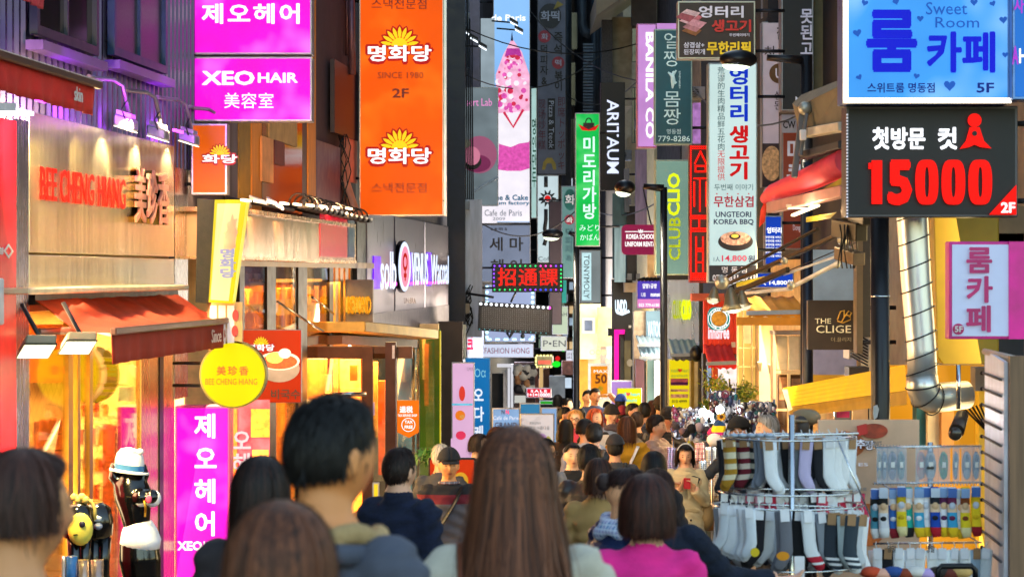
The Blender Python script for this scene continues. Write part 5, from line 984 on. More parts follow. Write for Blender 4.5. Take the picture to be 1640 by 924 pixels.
# ---------------------------------------------------------------- right row shopfronts
def pb_(par, x0, y0, x1, y1, Y, d, mt, name='panel', bevel=0):
    b = MB(); b.pbox(x0, y0, x1, y1, Y, d); return b.build(name, mt, par, bevel=bevel)
def facade(label, x, y, Y, name='shopfront'): return thing(name, label, 'shopfront', P(x, y, Y))
# cream store with backlit plaque
t = facade('cream shopfront with a backlit grey plaque under the halo lit sign', 950, 640, 52)
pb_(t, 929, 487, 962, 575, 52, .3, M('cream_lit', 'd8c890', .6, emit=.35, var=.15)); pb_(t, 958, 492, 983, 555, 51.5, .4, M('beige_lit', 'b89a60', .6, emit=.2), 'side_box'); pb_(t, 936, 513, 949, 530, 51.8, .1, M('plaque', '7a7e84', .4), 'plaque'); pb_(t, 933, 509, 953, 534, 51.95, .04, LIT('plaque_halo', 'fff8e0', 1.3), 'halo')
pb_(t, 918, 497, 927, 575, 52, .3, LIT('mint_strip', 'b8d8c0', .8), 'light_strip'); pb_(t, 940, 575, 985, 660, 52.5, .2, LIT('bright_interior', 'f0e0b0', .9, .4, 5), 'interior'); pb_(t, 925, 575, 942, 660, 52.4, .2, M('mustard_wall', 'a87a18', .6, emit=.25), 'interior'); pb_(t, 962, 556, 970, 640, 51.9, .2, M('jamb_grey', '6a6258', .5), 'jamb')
T('OOBI', 944, 560, 972, 568, 51.6, M('faint_gold', 'c8a860', .5, emit=.3), t)
t = sign('white framed orange sale poster reading fifty', 942, 582, 977, 640, 47, LIT('orange_sale', 'f8981c', .95), 'R', d=.06, frame=M('white_glow_frame', 'f0f0e8', .5, emit=.6), fr=.05, brk=False)
T('50', 953, 599, 972, 614, 46.97, M('brown_red_ink', '7a3010', .5, emit=.1), t, bold=.03); disc(t, 962, 622, 4, 46.97, M('yellow_ink', 'd8b020', .5, emit=.4), name='emblem'); T('MAX', 951, 592, 973, 597, 46.97, R1, t)
# charcoal store, pink neon
t = facade('charcoal shopfront with a hot pink lit door surround', 1000, 640, 46)
pb_(t, 980, 447, 1013, 690, 46.0, .2, M('charcoal_panel', '232428', .5), 'panel')
T('UNDD', 985, 480, 1004, 501, 45.95, LIT('white_cyan', 'e0f4ff', 1.5), t, bold=.08); m = MB(); m.tube([P(988, 500, 45.9), P(996, 503, 45.9), P(1008, 498, 45.9)], .03, 5); m.build('brush_line', LIT('white_cyan'), t)
NP = LIT('pink_neon', 'ff1a9c', 1.5); pb_(t, 984, 530, 991, 608, 45.9, .1, NP, 'light_strip'); pb_(t, 984, 528, 1001, 535, 45.9, .1, NP, 'light_strip'); pb_(t, 974, 526, 983, 538, 45.7, .3, BLACK, 'speaker_box'); pb_(t, 1001, 530, 1011, 545, 45.7, .3, BLACK, 'speaker_box')
pb_(t, 1000, 545, 1010, 690, 45.8, .1, M('mud_jamb', '6a6040', .5, emit=.1), 'door_edge'); pb_(t, 993, 540, 1000, 690, 45.85, .1, M('pure_dark', '0a0a0c', .4), 'doorway'); disc(t, 1009, 581, 5, 45.5, M('pale_disc', 'b0a89c', .6), ry=6, name='wall_disc'); pb_(t, 1007, 521, 1011, 525, 45.7, .05, WHITE, 'switch_box')
# upper darks: teal glass etc
pb_(R4, 981, 310, 1004, 446, 45.7, .1, M('teal_grey_face', '3a5a60', .5, emit=.08), 'panel'); pb_(R4, 984, 362, 1002, 452, 45.6, .1, M('cyan_glass', '88a8b8', .2, .2, .3, 3, stretch=(5, 5, .5), emit=.25), 'glass_panel')
pb_(R4, 1004, 330, 1020, 450, 45.5, .1, M('near_black_bay', '1c1c22', .6), 'bay'); 
for x0, y0, x1, y1 in ((1007, 318, 1011, 328), (1017, 314, 1024, 326), (1005, 438, 1012, 448), (1019, 438, 1025, 448)): pb_(R4, x0, y0, x1, y1, 45.3, .15, M('ac_box', '6a707a', .5), 'meter_box')
pb_(R4, 1000, 453, 1020, 468, 45.4, .5, M('beige_ledge', 'b8a488', .7), 'ledge'); pb_(R4, 1037, 408, 1052, 480, 44.8, .1, LIT('warm_poster', 'e8b070', .7, .4, 8), 'lit_poster')
pb_(R4, 1000, 270, 1008, 340, 45.4, .15, M('ac_box'), 'unit'); pb_(R3, 1018, 240, 1036, 360, 44.6, .2, M('lilac_wall', '8a7890', .6, emit=.12, stretch=(3, 3, .5)), 'wall_strip')
# stone store with pale awnings
t = facade('stone shopfront with white lit letters over pale blue awnings', 1040, 650, 43)
pb_(t, 1015, 498, 1035, 700, 43.0, .2, M('stone_pier', 'a89684', .7, var=.3, scale=12), 'pier'); pb_(t, 1035, 498, 1062, 546, 42.9, .2, LIT('ice_panel', 'a8ccd8', .8, .2), 'panel'); T('VATOO', 1037, 514, 1060, 541, 42.85, LIT('white_cyan'), t, bold=.05)
pb_(t, 1018, 575, 1032, 700, 42.8, .2, M('wine_door', '4a2030', .5), 'door'); pb_(t, 1037, 572, 1048, 700, 42.8, .1, LIT('mint_window', 'a8c8b8', .7, .3), 'window'); pb_(t, 1048, 568, 1061, 700, 42.7, .3, M('white_pier', 'd8d8d8', .6, emit=.25), 'pier')  # white pier carries some glow in its material
def slope_awning(label, x0, y0, x1, y1, Y, out, mt, val, group=None, rn=14, sag=(0, 0)):
    """awning in front of a right-hand wall: ribs and canvas run from back-right down to the street side"""
    t = thing('awning', label, 'awning', P((x0+x1)/2, y1, Y), group); a = P(x0, y0, Y+out); b_ = P(x1, y0, Y); dz = P(0, y1, Y).z-P(0, y0, Y).z
    rows = []
    for i in range(7):
        g = i/6; rows.append([Vector((a.x+(b_.x-a.x)*j/rn-out*.0, Y+out*(1-g), P(0, y0, Y).z+dz*g*.75+.015*math.sin(j*1.9))) for j in range(rn+1)])
    MB().grid(rows).build('canopy', mt, t, solid=.01)
    MB().grid([[p.copy() for p in rows[-1]], [p+Vector((0, -.02-.01*math.sin(j*2.1), dz*.25)) for j, p in enumerate(rows[-1])]]).build('valance', val, t, solid=.01)
    e = rows[-1]; MB().obox(e[0]+Vector((-.03, -.04, -.03)), e[-1]-e[0]+Vector((.06, 0, 0)), (0, .05, 0), (0, 0, .05)).build('front_bar', M('alu_bar', '9aa4b0', .35, .6), t); return t
ice = M('ice_canvas', '8ea8bc', .6, var=.15, emit=.05); slate = M('slate_canvas', '6a7486', .6, var=.2)  # pale blue canvas has a faint glow painted in
slope_awning('small pale blue awning folded over the stone shopfront', 1018, 541, 1060, 556, 41.8, 1.2, ice, slate); slope_awning('second pale blue awning below the first one', 1021, 558, 1061, 577, 41.4, 1.2, ice, slate); slope_awning('grey ribbed awning under the lime letters', 1068, 543, 1120, 577, 37, 1.2, ice, M('grey_ribbed', '5c6068', .6, .2, .5, 30, stretch=(8, 1, .5)))
MB().ball(P(1115, 566, 36.8), (.10, .25, .13), 12, 8).build('roller_cap', BLACK, bpy.data.objects['awning.002'] if 'awning.002' in bpy.data.objects else None)
# steel front with lime letters
t = facade('steel clad shopfront with lime channel letters', 1095, 650, 38)
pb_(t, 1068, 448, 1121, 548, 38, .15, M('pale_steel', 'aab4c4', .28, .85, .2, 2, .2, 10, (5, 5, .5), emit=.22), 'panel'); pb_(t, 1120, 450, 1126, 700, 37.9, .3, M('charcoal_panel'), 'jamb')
pb_(t, 1068, 441, 1122, 448, 37.9, .3, M('charcoal_panel'), 'cap'); T('CLIO', 1091, 480, 1106, 512, 37.8, LIT('lime_letter'), t, bold=.08, ext=.2); T('CLUB', 1077, 480, 1091, 511, 37.85, LIT('lime_dim'), t, bold=.02, ext=.05)
pb_(t, 1068, 575, 1120, 720, 38.3, .15, M('beige_back', 'b0a080', .6, emit=.25), 'interior'); pb_(t, 1107, 575, 1112, 720, 38.0, .1, M('gold_mullion', 'a08038', .4, .5), 'mullion')
YP = LIT('yellow_poster', 'f4e010', .85, .05)
t2 = sign('yellow window poster advertising nails and lashes above lash photographs', 1072, 576, 1104, 720, 37.9, YP, 'R', d=.05, brk=False, fr=.0, frame=YP)
T('nail', 1075, 590, 1086, 596, 37.87, M('green_ink2', '3a8a60', .5, emit=.2), t2); heart(t2, 1089, 593, 7, 37.87, M('heart_red', 'c01828', .5, emit=.3)); T('heart', 1093, 590, 1103, 596, 37.87, M('green_ink2'), t2); T('eyelash', 1075, 599, 1102, 605, 37.87, M('green_ink2'), t2)
for y0, y1, c_ in ((606, 617, '8a4050'), (623, 627, 'b08a70'), (631, 637, 'b08a70'), (612, 616, '6a3060')): pb_(t2, 1074, y0, 1102, y1, 37.87, .01, M('lash_'+c_, c_, .5, emit=.35, var=.7, scale=20), 'photo')
T('010 4999', 1076, 640, 1100, 645, 37.87, INK, t2, bold=.03)
t2 = sign('yellow nail and lash board held over the crowd', 988, 621, 1028, 665, 42, LIT('yellow_board', 'f8e418', .95, .05), 'R', d=.04, brk=False, fr=.01)
T('nail', 992, 628, 1003, 634, 41.97, M('teal_ink2', '108a9a', .5, emit=.3), t2, bold=.02); heart(t2, 1006, 631, 7, 41.97, M('heart_red')); T('heart', 1010, 628, 1025, 634, 41.97, M('teal_ink2'), t2, bold=.02); T('eyelashi', 995, 638, 1020, 645, 41.97, M('teal_ink2'), t2, bold=.02)
sign('lilac and pink board behind the yellow nail board', 978, 609, 1013, 680, 43, LIT('lilac_board', 'b890e0', .85, .15), 'R', d=.05, brk=False, frame=M('white_edge', 'e0e0e8', .5, emit=.3), fr=.02)
# red store + teal round sign
t = facade('red panelled shopfront with white letters and red awning', 1155, 690, 34)
rd = M('red_ribbed', 'd8391f', .5, 0, .15, emit=.25)  # red panels glow by emission, no lamp in them
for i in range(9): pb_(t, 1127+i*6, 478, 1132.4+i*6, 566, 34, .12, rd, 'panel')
pb_(t, 1127, 476, 1181, 568, 34.06, .1, M('red_back', '8a2010', .6), 'backing'); T('innisfree', 1134, 521, 1168, 543, 33.9, LIT('rosy_white', 'ffe0e8', 1.2), t, bold=.05); pb_(t, 1172, 548, 1178, 556, 33.8, .1, WHITE, 'switch_box')
pb_(t, 1126, 566, 1132, 700, 34, .3, M('charcoal_panel'), 'jamb'); pb_(t, 1142, 590, 1150, 690, 33.8, .3, M('orange_post', 'e86a3c', .5), 'post'); pb_(t, 1150, 588, 1182, 690, 34.4, .2, LIT('hot_interior', 'ffe8e0', 1.1, .4, 5), 'interior'); pb_(t, 1130, 575, 1142, 690, 34.3, .2, LIT('cool_interior', 'a8bcd0', .7, .4, 6), 'interior')
pb_(t, 1108, 470, 1160, 482, 33.4, .3, M('salmon_beam', 'c06048', .6, emit=.12), 'beam')
t = slope_awning('red scalloped awning over the red shopfront', 1126, 556, 1180, 590, 33, .9, M('red_cloth2', 'c01c1c', .7, emit=.1, var=.2), M('red_cloth3', 'e02820', .7, emit=.2))  # awning cloth and valance brightened by a painted glow
t = thing('round_sign', 'round teal sign with orange globe emblem and white ring lettering', 'sign', P(1151, 530, 31)); 
MB().prism(rrect(1134, 492, 1169, 529, 12, 31), (0, .12, 0)).build('cabinet', LIT('teal_lit', '1a9a98', .65), t); disc(t, 1151.5, 510.5, 12, 30.98, LIT('amber_lit', 'd89030', .7, .5, 20), name='globe')
m = MB(); c = P(1151.5, 510.5, 30.97)
for rr in (.106, .138): m.tube([c+Vector((math.cos(a)*rr, 0, math.sin(a)*rr)) for a in np.linspace(0, 6.2832, 33)], .004, 4)
m.build('ring', R1, t)
for i, ch in enumerate('GLOBAL ECO'): a = math.radians(155-i*14.5); T(ch, 1151.5+14.7*math.cos(a)-1.4, 510.5-14.7*math.sin(a)-1.6, 1151.5+14.7*math.cos(a)+1.4, 510.5-14.7*math.sin(a)+1.6, 30.96, R1, t, bold=.03) if ch != ' ' else None
for i, ch in enumerate('THE SAEM'): a = math.radians(222+i*14); T(ch, 1151.5+14.7*math.cos(a)-1.4, 510.5-14.7*math.sin(a)-1.6, 1151.5+14.7*math.cos(a)+1.4, 510.5-14.7*math.sin(a)+1.6, 30.96, R1, t, bold=.03) if ch != ' ' else None
# yellow lit glazed shop and pillar
t = facade('warmly lit glazed shopfront between the red shop and the white pillar', 1200, 720, 31); YL = LIT('warm_glazing', 'ffc860', .95, .35, 2.5)
pb_(t, 1181, 480, 1217, 790, 31.4, .1, YL, 'lit_panel')
fr_ = M('ivory_frame', 'd8c090', .4, .1, emit=.1)
for x in (1181, 1190, 1204, 1214): pb_(t, x, 480, x+1.8, 790, 31.2, .12, fr_, 'mullion')
for y in (480, 512, 556, 586, 640): pb_(t, 1181, y, 1216, y+2.2, 31.18, .1, fr_, 'transom')
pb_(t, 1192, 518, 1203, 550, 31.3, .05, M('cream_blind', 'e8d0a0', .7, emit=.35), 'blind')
pb_(t, 1216, 500, 1238, 800, 30.8, .5, M('ivory_pillar', 'd8cab0', .7, var=.1), 'pillar')
for x, yy in ((1213, 580), (1231, 584)):
    s_ = thing('wall_sconce', ['dark wall sconce on the left edge of the white pillar', 'dark wall sconce on the right edge of the white pillar'][x > 1220], 'lamp', P(x+3, yy+16, 30.6), 'sconces on the white pillar')
    MB().prism([P(x, yy, 30.5), P(x+8, yy, 30.5), P(x+6, yy+15, 30.5), P(x+3, yy+15, 30.5)][::-1], (0, .15, 0)).build('shade', M('sconce_dark', '3a332c', .5), s_)
    MB().pbox(x+1, yy-.6, x+7, yy-.1, 30.53, .1).build('lens', LIT('sconce_light', 'fff0c0', 6, 0), s_)
    point('sconce_light', P(x+4, yy-8, 30.45), 2.2, 'ffd080', .04, s_)
t = facade('pale panelled window bay under the ochre awning', 1262, 740, 29.5)
pb_(t, 1238, 530, 1294, 536, 29.2, .4, M('grey_cap', '8a8a88', .5), 'cornice'); pb_(t, 1238, 536, 1243, 760, 29.3, .3, M('ivory_pillar'), 'jamb')
for x0 in (1244, 1264, 1280): pb_(t, x0, 538, x0+(17 if x0 < 1280 else 13), 592, 29.4, .08, M('ivory_panel', 'c8bda0', .6, emit=.08), 'panel')
pb_(t, 1243, 594, 1294, 598, 29.3, .12, fr_, 'transom'); pb_(t, 1246, 600, 1294, 760, 29.5, .05, M('brown_pane', '4a3020', .2, 0, .8, 3, emit=.12), 'pane'); pb_(t, 1262, 598, 1266, 760, 29.35, .1, fr_, 'mullion'); pb_(t, 1243, 655, 1294, 658, 29.34, .1, fr_, 'transom')
for x0, x1, y0, y1 in ((1248, 1260, 604, 640), (1268, 1290, 606, 650)): pb_(t, x0, y0, x1, y1, 29.47, .02, M('poster_tan', '9a7050', .6, emit=.15, var=.7, scale=10), 'poster')
# right deeper: area between pole and the yellow column
t = facade('shop bay with folded metal shutters behind the brown butterfly sign', 1330, 700, 27)
pb_(t, 1296, 400, 1372, 482, 27, .3, M('blue_grey_metal', '8a9cae', .35, .5, .3, 2), 'panel'); pb_(t, 1294, 560, 1372, 600, 27, .2, M('violet_grey_panel', '8a8498', .5, var=.2), 'panel'); pb_(t, 1296, 596, 1360, 640, 27.2, .2, LIT('amber_back', 'e8a030', .8, .3), 'lit_panel')
pb_(t, 1372, 350, 1382, 566, 20.8, .2, M('beige_profile', '5c5044', .5, .2), 'profile'); pb_(t, 1382, 352, 1394, 540, 20.9, .2, M('dark_profile', '2c2830', .5), 'profile'); pb_(t, 1360, 588, 1392, 720, 22, .3, M('dark_shelf_bay', '2c2420', .6), 'dark_bay'); pb_(t, 1366, 640, 1390, 700, 21.9, .2, M('tan_shelf', 'c8a070', .6, emit=.2), 'shelf')
pb_(t, 1360, 525, 1392, 575, 22.5, .4, M('grille_white', 'b8b8b8', .5, .3), 'condenser')
m = MB()
for i in range(9): m.tube([P(1362, 530+i*5, 22.3), P(1390, 545+i*5, 22.2)], .008, 4)
m.build('grille_bars', DARK, t)
# ochre awning 1180..1290
oy = M('ochre_canvas', 'e09a20', .7, var=.12); t = slope_awning('ochre box awning glowing beside the round teal sign', 1184, 478, 1290, 508, 29, 1.2, oy, M('ochre_valance', 'd08a1c', .7))
pb_(t, 1180, 508, 1290, 521, 28.95, .1, M('ochre_valance'), 'skirt')
# folded yellow awning (slats)
t = thing('folded_yellow_awning', 'bright yellow slatted awning board sloping behind the black pole', 'awning', P(1350, 640, 19)); ym = M('yellow_paint', 'f8cc10', .45, var=.12)
A, B = P(1255, 625, 21.5), P(1450, 588, 18.6); A2, B2 = P(1263, 652, 21.3), P(1452, 626, 18.4)
for i in range(5):
    a0 = A.lerp(A2, i/5+.012); a1 = A.lerp(A2, (i+.86)/5); b0 = B.lerp(B2, i/5+.012); b1_ = B.lerp(B2, (i+.86)/5)
    MB().prism([a0, b0, b1_, a1], (0, .05, .02)).build('slat', ym, t)
MB().prism([A+Vector((0, .05, 0)), B+Vector((0, .05, 0)), B2+Vector((0, .06, 0)), A2+Vector((0, .06, 0))], (0, .02, 0)).build('backing', M('ochre_dark2', 'a87808', .6), t)
MB().prism([A2, B2, P(1452, 648, 18.4), P(1266, 667, 21.3)], (0, .05, 0)).build('fascia', M('mustard_paint', 'a08008', .5), t)
MB().prism([P(1254, 624, 21.4), P(1261, 623, 21.4), P(1270, 655, 21.2), P(1264, 658, 21.2)], (0, .06, 0)).build('end_cap', M('cream_cap', 'e8d8b0', .5), t)
# big steel duct
t = thing('spiral_duct', 'shiny spiral steel exhaust duct bending at its lower end', 'duct', P(1465, 660, 17.6)); sp_ = M('duct_steel', 'e0e4e8', .34, .75, .12, 2, .08, 20, (4, 4, .5))
path = [(1458, 300), (1461, 350), (1467, 450), (1476, 560), (1477, 600), (1480, 630), (1492, 642), (1510, 642), (1545, 632)]
Yd = 17.8; rr_ = 25/F*Yd; pts = [P(x, y, Yd+(0 if i < 5 else .1*(i-4))) for i, (x, y) in enumerate(path)]
MB().tube(pts[:5], [rr_, rr_, rr_*.96, rr_*.92, rr_*.95], 28).build('duct_pipe', sp_, t)
el = [P(1477, 600, Yd), P(1477, 618, Yd), P(1482, 632, Yd+.02), P(1494, 638, Yd+.05), P(1508, 636, Yd+.1), P(1548, 632, Yd+.2)]
MB().tube(el, [rr_, rr_*1.05, rr_*1.05, rr_*.98, rr_*.95, rr_*.9], 24).build('elbow', M('duct_gold', 'd8d4cc', .32, .8, .15, 3), t)
for k, (i0, f) in enumerate([(0, .3), (0, .9), (1, .35), (1, .75), (2, .1), (2, .45), (2, .8), (3, .2), (3, .8)]):
    c = pts[i0].lerp(pts[i0+1], f); m = MB(); m.tube([c+Vector((math.cos(a)*(rr_+.003), math.sin(a)*(rr_+.003), math.cos(a)*.045)) for a in np.linspace(0, 6.2832, 25)], .005, 4); m.build('seam', DARK, t)
for k in range(3): c = el[k+1]; ax = (el[k+2]-el[k]).normalized(); u_ = ax.orthogonal().normalized(); v_ = ax.cross(u_); MB().tube([c+(u_*math.cos(a)+v_*math.sin(a))*rr_*1.07 for a in np.linspace(0, 6.2832, 25)], .006, 4).build('seam', DARK, t)
# big yellow column behind
t = thing('yellow_fascia', 'tall mustard yellow panel with rounded lower edge behind the steel duct', 'panel', P(1545, 585, 18.5))
MB().prism([P(1494, 300, 18.5), P(1600, 300, 18.5), P(1600, 583, 18.5), P(1510, 583, 18.5), P(1501, 572, 18.5)][::-1], (0, .25, 0)).build('panel', M('mustard_panel', 'a88a08', .5, var=.12), t, bevel=.01)
pb_(t, 1484, 340, 1500, 560, 18.8, .1, M('ivory_strip', 'd8c8a0', .5, emit=.15), 'strip'); pb_(t, 1594, 330, 1640, 400, 18.9, .1, M('tan_panel', '9a8468', .6), 'side_panel'); pb_(t, 1600, 374, 1640, 576, 18.9, .1, M('navy_strip', '252838', .5), 'side_panel')
t2 = thing('amber_shop_back', 'glowing amber shop wall under the steel duct', 'shopfront', P(1530, 760, 20)); pb_(t2, 1424, 585, 1600, 1000, 20, .1, LIT('amber_wall_lit', 'f0a020', .72, .2, 1.2), 'lit_wall')
pb_(t2, 1568, 600, 1577, 1000, 19.8, .15, M('gold_edge', 'e8b838', .4, emit=.35), 'edge_strip'); pb_(t2, 1562, 588, 1592, 626, 19.6, .2, M('grey_meter', '8a8a90', .5), 'meter_box')
m = MB()
for k in range(5): m.tube([P(1545+k*6, 655-k*2, 19.7), P(1580+k*3, 690+k*3, 19.7)], .008, 4)
m.build('cables', DARK, t2); pb_(t2, 1468, 652, 1486, 720, 19.5, .2, M('teal_cloth', '185a68', .7), 'teal_curtain'); pb_(t2, 1486, 655, 1508, 716, 19.4, .1, M('cream_cloth', 'd0c0a0', .7), 'curtain'); pb_(t2, 1508, 652, 1528, 716, 19.3, .15, M('tan_cloth', 'a8743c', .7), 'curtain')
t = thing('spotlight', 'small dark spotlight hanging from a pole under the mustard panel', 'spotlight', P(1535, 660, 17)); m = MB(); m.tube([P(1535, 584, 17), P(1535, 655, 17)], .016, 8); m.build('drop_rod', CHROME, t)
m = MB(); m.tube([P(1541, 665, 17.1), P(1532, 690, 16.9)], [.045, .055], 14); m.build('head', M('bronze_head', '4a3c34', .4, .5), t); MB().ball(P(1530, 694, 16.88), (.05, .03, .05), 12, 8).build('lens', M('dark_lens', '3a3028', .2), t)
# right edge: slatwall kiosk + wooden board
t = thing('slatwall_stand', 'white slatwall stand with wood grain end panel at the right edge', 'stand', P(1608, 924, 13)); 
# white side receding
z0, z1 = P(0, 960, 13).z, P(0, 571, 13).z
A = P(1608, 0, 12.6); Bp = P(1577, 0, 13.7)
MB().prism([(A.x, A.y, z0), (Bp.x, Bp.y, z0), (Bp.x, Bp.y, P(0, 560, 13.7).z), (A.x, A.y, P(0, 580, 12.6).z)], (.02, 0, 0)).build('side_panel', M('slatwall_white', 'c8c8d4', .35, emit=.08), t)
gm = M('slot_dark', '4a4246', .6)
for i in range(12):
    zz = .0; p0 = P(1607, 608+i*26.5, 12.58); p1 = P(1577, 597+i*25.3, 13.69); MB().tube([p0+Vector((-.012, 0, 0)), p1+Vector((-.012, 0, 0))], .007, 6).build('slot', gm, t); MB().ball(p1+Vector((-.02, -.02, 0)), .012, 6, 4).build('hook_end', BLACK, t)
MB().box(A.x+.02, A.x+.9, 12.55, 12.6, z0, P(0, 570, 12.55).z).build('end_panel', M('walnut_grain', '7a5a42', .5, 0, .3, 3, .1, 60, (14, 14, .7)), t)
MB().tube([P(1577, 563, 13.6), P(1640, 578, 12.6)], .018, 8).build('top_rail', M('beige_rail', 'b8a898', .4), t)
# black pole
t = thing('utility_pole', 'thick black pole with stickers standing before the folded yellow awning', 'pole', (P(1410, 0, 17.6).x, 17.6, gz(17.6)))
MB().tube([(P(1410, 0, 17.6).x, 17.6, gz(17.6)), P(1410, 700, 17.6), P(1409, 300, 17.6)], [.075, .070, .068], 20).build('shaft', M('pole_black', '1c1c22', .35, .3, bump=.1), t)
m = MB(); m.tube([P(1410, 476, 17.6), P(1410, 473, 17.6)], .0715, 20); m.build('steel_band', CHROME, t)
b = MB(); pb_(t, 1393, 697, 1402, 725, 17.52, .01, M('yellow_sticker', 'd8a810', .5), 'sticker'); pb_(t, 1402, 712, 1423, 727, 17.525, .01, M('teal_sticker', '4a8890', .5), 'sticker'); pb_(t, 1393, 760, 1402, 790, 17.52, .01, M('yellow_sticker'), 'sticker'); pb_(t, 1397, 783, 1405, 797, 17.51, .01, WHITE, 'sticker')
T('이삿짐', 1403, 713, 1422, 719, 17.51, WHITE, t, bold=.03); T('010-88', 1403, 721, 1422, 726, 17.51, WHITE, t, bold=.03)
poly(t, [(1399, 650), (1405, 648), (1408, 655), (1405, 668), (1400, 672), (1398, 662)][::-1], 17.52, M('torn_paper', 'b8b8b8', .8), name='torn_sticker')
t = thing('utility_pole', 'slim dark blue pole behind the brown butterfly sign', 'pole', (P(1293, 0, 24).x, 24, gz(24))); MB().tube([(P(1293, 0, 24).x, 24, gz(24)), P(1293, 260, 24)], .052, 14).build('shaft', M('pole_navy', '1e2636', .35, .4), t)
# banner behind sock rack
t = sign('tan food banner with brush lettering behind the sock rack', 1310, 672, 1472, 960, 14.6, M('tan_banner', 'dcb090', .6, var=.35, scale=2), 'R', d=.03, brk=False, fr=.0, frame=M('tan_banner'))
for ch, x, y, s_ in (('수', 1344, 690, 17), ('고', 1358, 697, 17), ('추', 1370, 702, 17), ('장', 1384, 704, 17)): T(ch, x, y, x+s_, y+s_, 14.555, M('dark_brush', '3a2018', .6), t, bold=.09); T(ch, x+1, y+1, x+s_-1, y+s_-1, 14.54, DW, t, bold=.03)
disc(t, 1352, 712, 34, 14.58, M('stew_orange', 'd06a2c', .5, var=.6, scale=14), ry=22, name='food_picture'); disc(t, 1400, 690, 22, 14.575, M('stew_red', 'a83a1c', .5, var=.6, scale=18), ry=12, name='food_picture'); disc(t, 1390, 840, 30, 14.58, M('stew_orange'), ry=34, name='food_picture')
for k in range(9): T('매콤한 떡볶이', 1352, 800+k*7, 1386, 804+k*7, 14.56, M('brick_ink'), t)
poly(t, [(1372, 682), (1388, 678), (1390, 694), (1375, 698)][::-1], 14.555, M('seal_red', 'b02820', .6, emit=.2), name='seal'); T('모밀량으로', 1354, 780, 1388, 786, 14.56, M('brick_ink', '8a3020', .5), t, bold=.02); T('즈끼', 1370, 789, 1386, 795, 14.56, M('brick_ink'), t); T('ES', 1375, 741, 1390, 746, 14.57, DW, t)
T('VAPE ADVICE', 1385, 706, 1412, 716, 14.5, M('grey_ink', '5a5a5a', .5), t)
# retractable awning machinery, clothed rollers
def bar(par, a, b_, w_, h_, mt, name='arm_section'):
    a, b_ = Vector(a), Vector(b_); d = b_-a; h_ = h_*(.6 if name == 'arm_section' else 1); w_ = w_*(.6 if name == 'arm_section' else 1); s_ = Vector((0, 1, 0)) if abs(d.normalized().y) < .9 else Vector((1, 0, 0)); v = d.cross(s_).normalized(); s_ = v.cross(d).normalized()
    return MB().obox(a-v*h_/2-s_*w_/2, d, s_*w_, v*h_).build(name, mt, par, bevel=.006)
brz = M('bronze_arm', '3a3022', .35, .7); wht = M('white_arm', 'd4dce4', .35, .3); drk = M('dark_arm', '26221c', .4, .5)
t = thing('folding_awning_arms', 'tangle of bronze and white folding awning arms over the butterfly sign', 'awning arms', P(1290, 440, 20))
bar(t, P(1160, 458, 22), P(1352, 372, 19), .06, .055, brz); bar(t, P(1175, 470, 21.8), P(1262, 432, 20.5), .06, .08, drk); bar(t, P(1150, 452, 22), P(1310, 366, 20), .05, .04, drk)
bar(t, P(1190, 470, 21.5), P(1268, 462, 20.3), .05, .05, wht); bar(t, P(1264, 462, 20.3), P(1345, 420, 19), .05, .05, wht); bar(t, P(1255, 440, 20.8), P(1365, 402, 19), .04, .03, wht); bar(t, P(1195, 462, 21.6), P(1372, 388, 19), .02, .015, BLACK)
bar(t, P(1180, 456, 22), P(1225, 446, 21), .02, .07, M('yellow_edge2', 'c8c010', .5, emit=.2)); bar(t, P(1356, 345, 19), P(1392, 352, 18.5), .1, .09, drk, 'bracket'); bar(t, P(1340, 365, 19), P(1380, 372, 18.6), .1, .14, drk, 'bracket'); bar(t, P(1345, 405, 19), P(1376, 415, 18.6), .1, .10, M('rust_metal', '6a5a4a', .5, .4), 'bracket')
for x, y, r in ((1256, 418, .03), (1361, 402, .04), (1156, 452, .06), (1267, 457, .035), (1350, 384, .05), (1340, 424, .03)): MB().ball(P(x, y, 19.5), r, 8, 6).build('joint', M('joint_alu', 'a8a498', .35, .6), t)
for k in range(6): MB().tube([P(1345+k*5+3*math.sin(k+i), 360+i*14, 18.7) for i in range(6)], .006, 4).build('loose_cable', BLACK, t)
t = thing('red_roller', 'long red cloth roller with lamps under it, high on the right', 'awning', P(1290, 300, 20))
m = MB(); m.tube([P(1226, 318, 21), P(1240, 308, 20.6), P(1300, 285, 19.6), P(1358, 258, 18.8)], [.05, .075, .10, .11], 14); m.build('rolled_cloth', M('red_roll', 'e0405a', .6, var=.15), t)
m = MB(); m.grid([[P(1232, 312, 21), P(1226, 318, 21)], [P(1228, 330, 21), P(1218, 338, 21)], [P(1225, 355, 21), P(1216, 364, 21)]]); m.build('hanging_flap', M('red_roll2', 'e8402c', .6), t, solid=.01)
bar(t, P(1235, 333, 20.5), P(1354, 306, 18.8), .09, .09, M('pink_tube', 'b88a8a', .4, .3), 'tube'); bar(t, P(1262, 330, 20), P(1300, 326, 19.5), .04, .03, WHITE, 'lamp_body'); bar(t, P(1264, 333.5, 20), P(1289, 334, 19.5), .04, .012, LIT('warm_lens', 'ffe8b0', 4, 0), 'lens')
bar(t, P(1270, 345, 20), P(1310, 329, 19.4), .04, .02, LIT('warm_lens'), 'lens'); MB().ball(P(1231, 310, 20.9), (.05, .05, .06), 10, 8).build('end_cap', M('grey_cap2', '98a0b0', .4), t); point('roller_lamp', P(1285, 340, 19.4), 1.6, 'ffd8a0', .05, t)
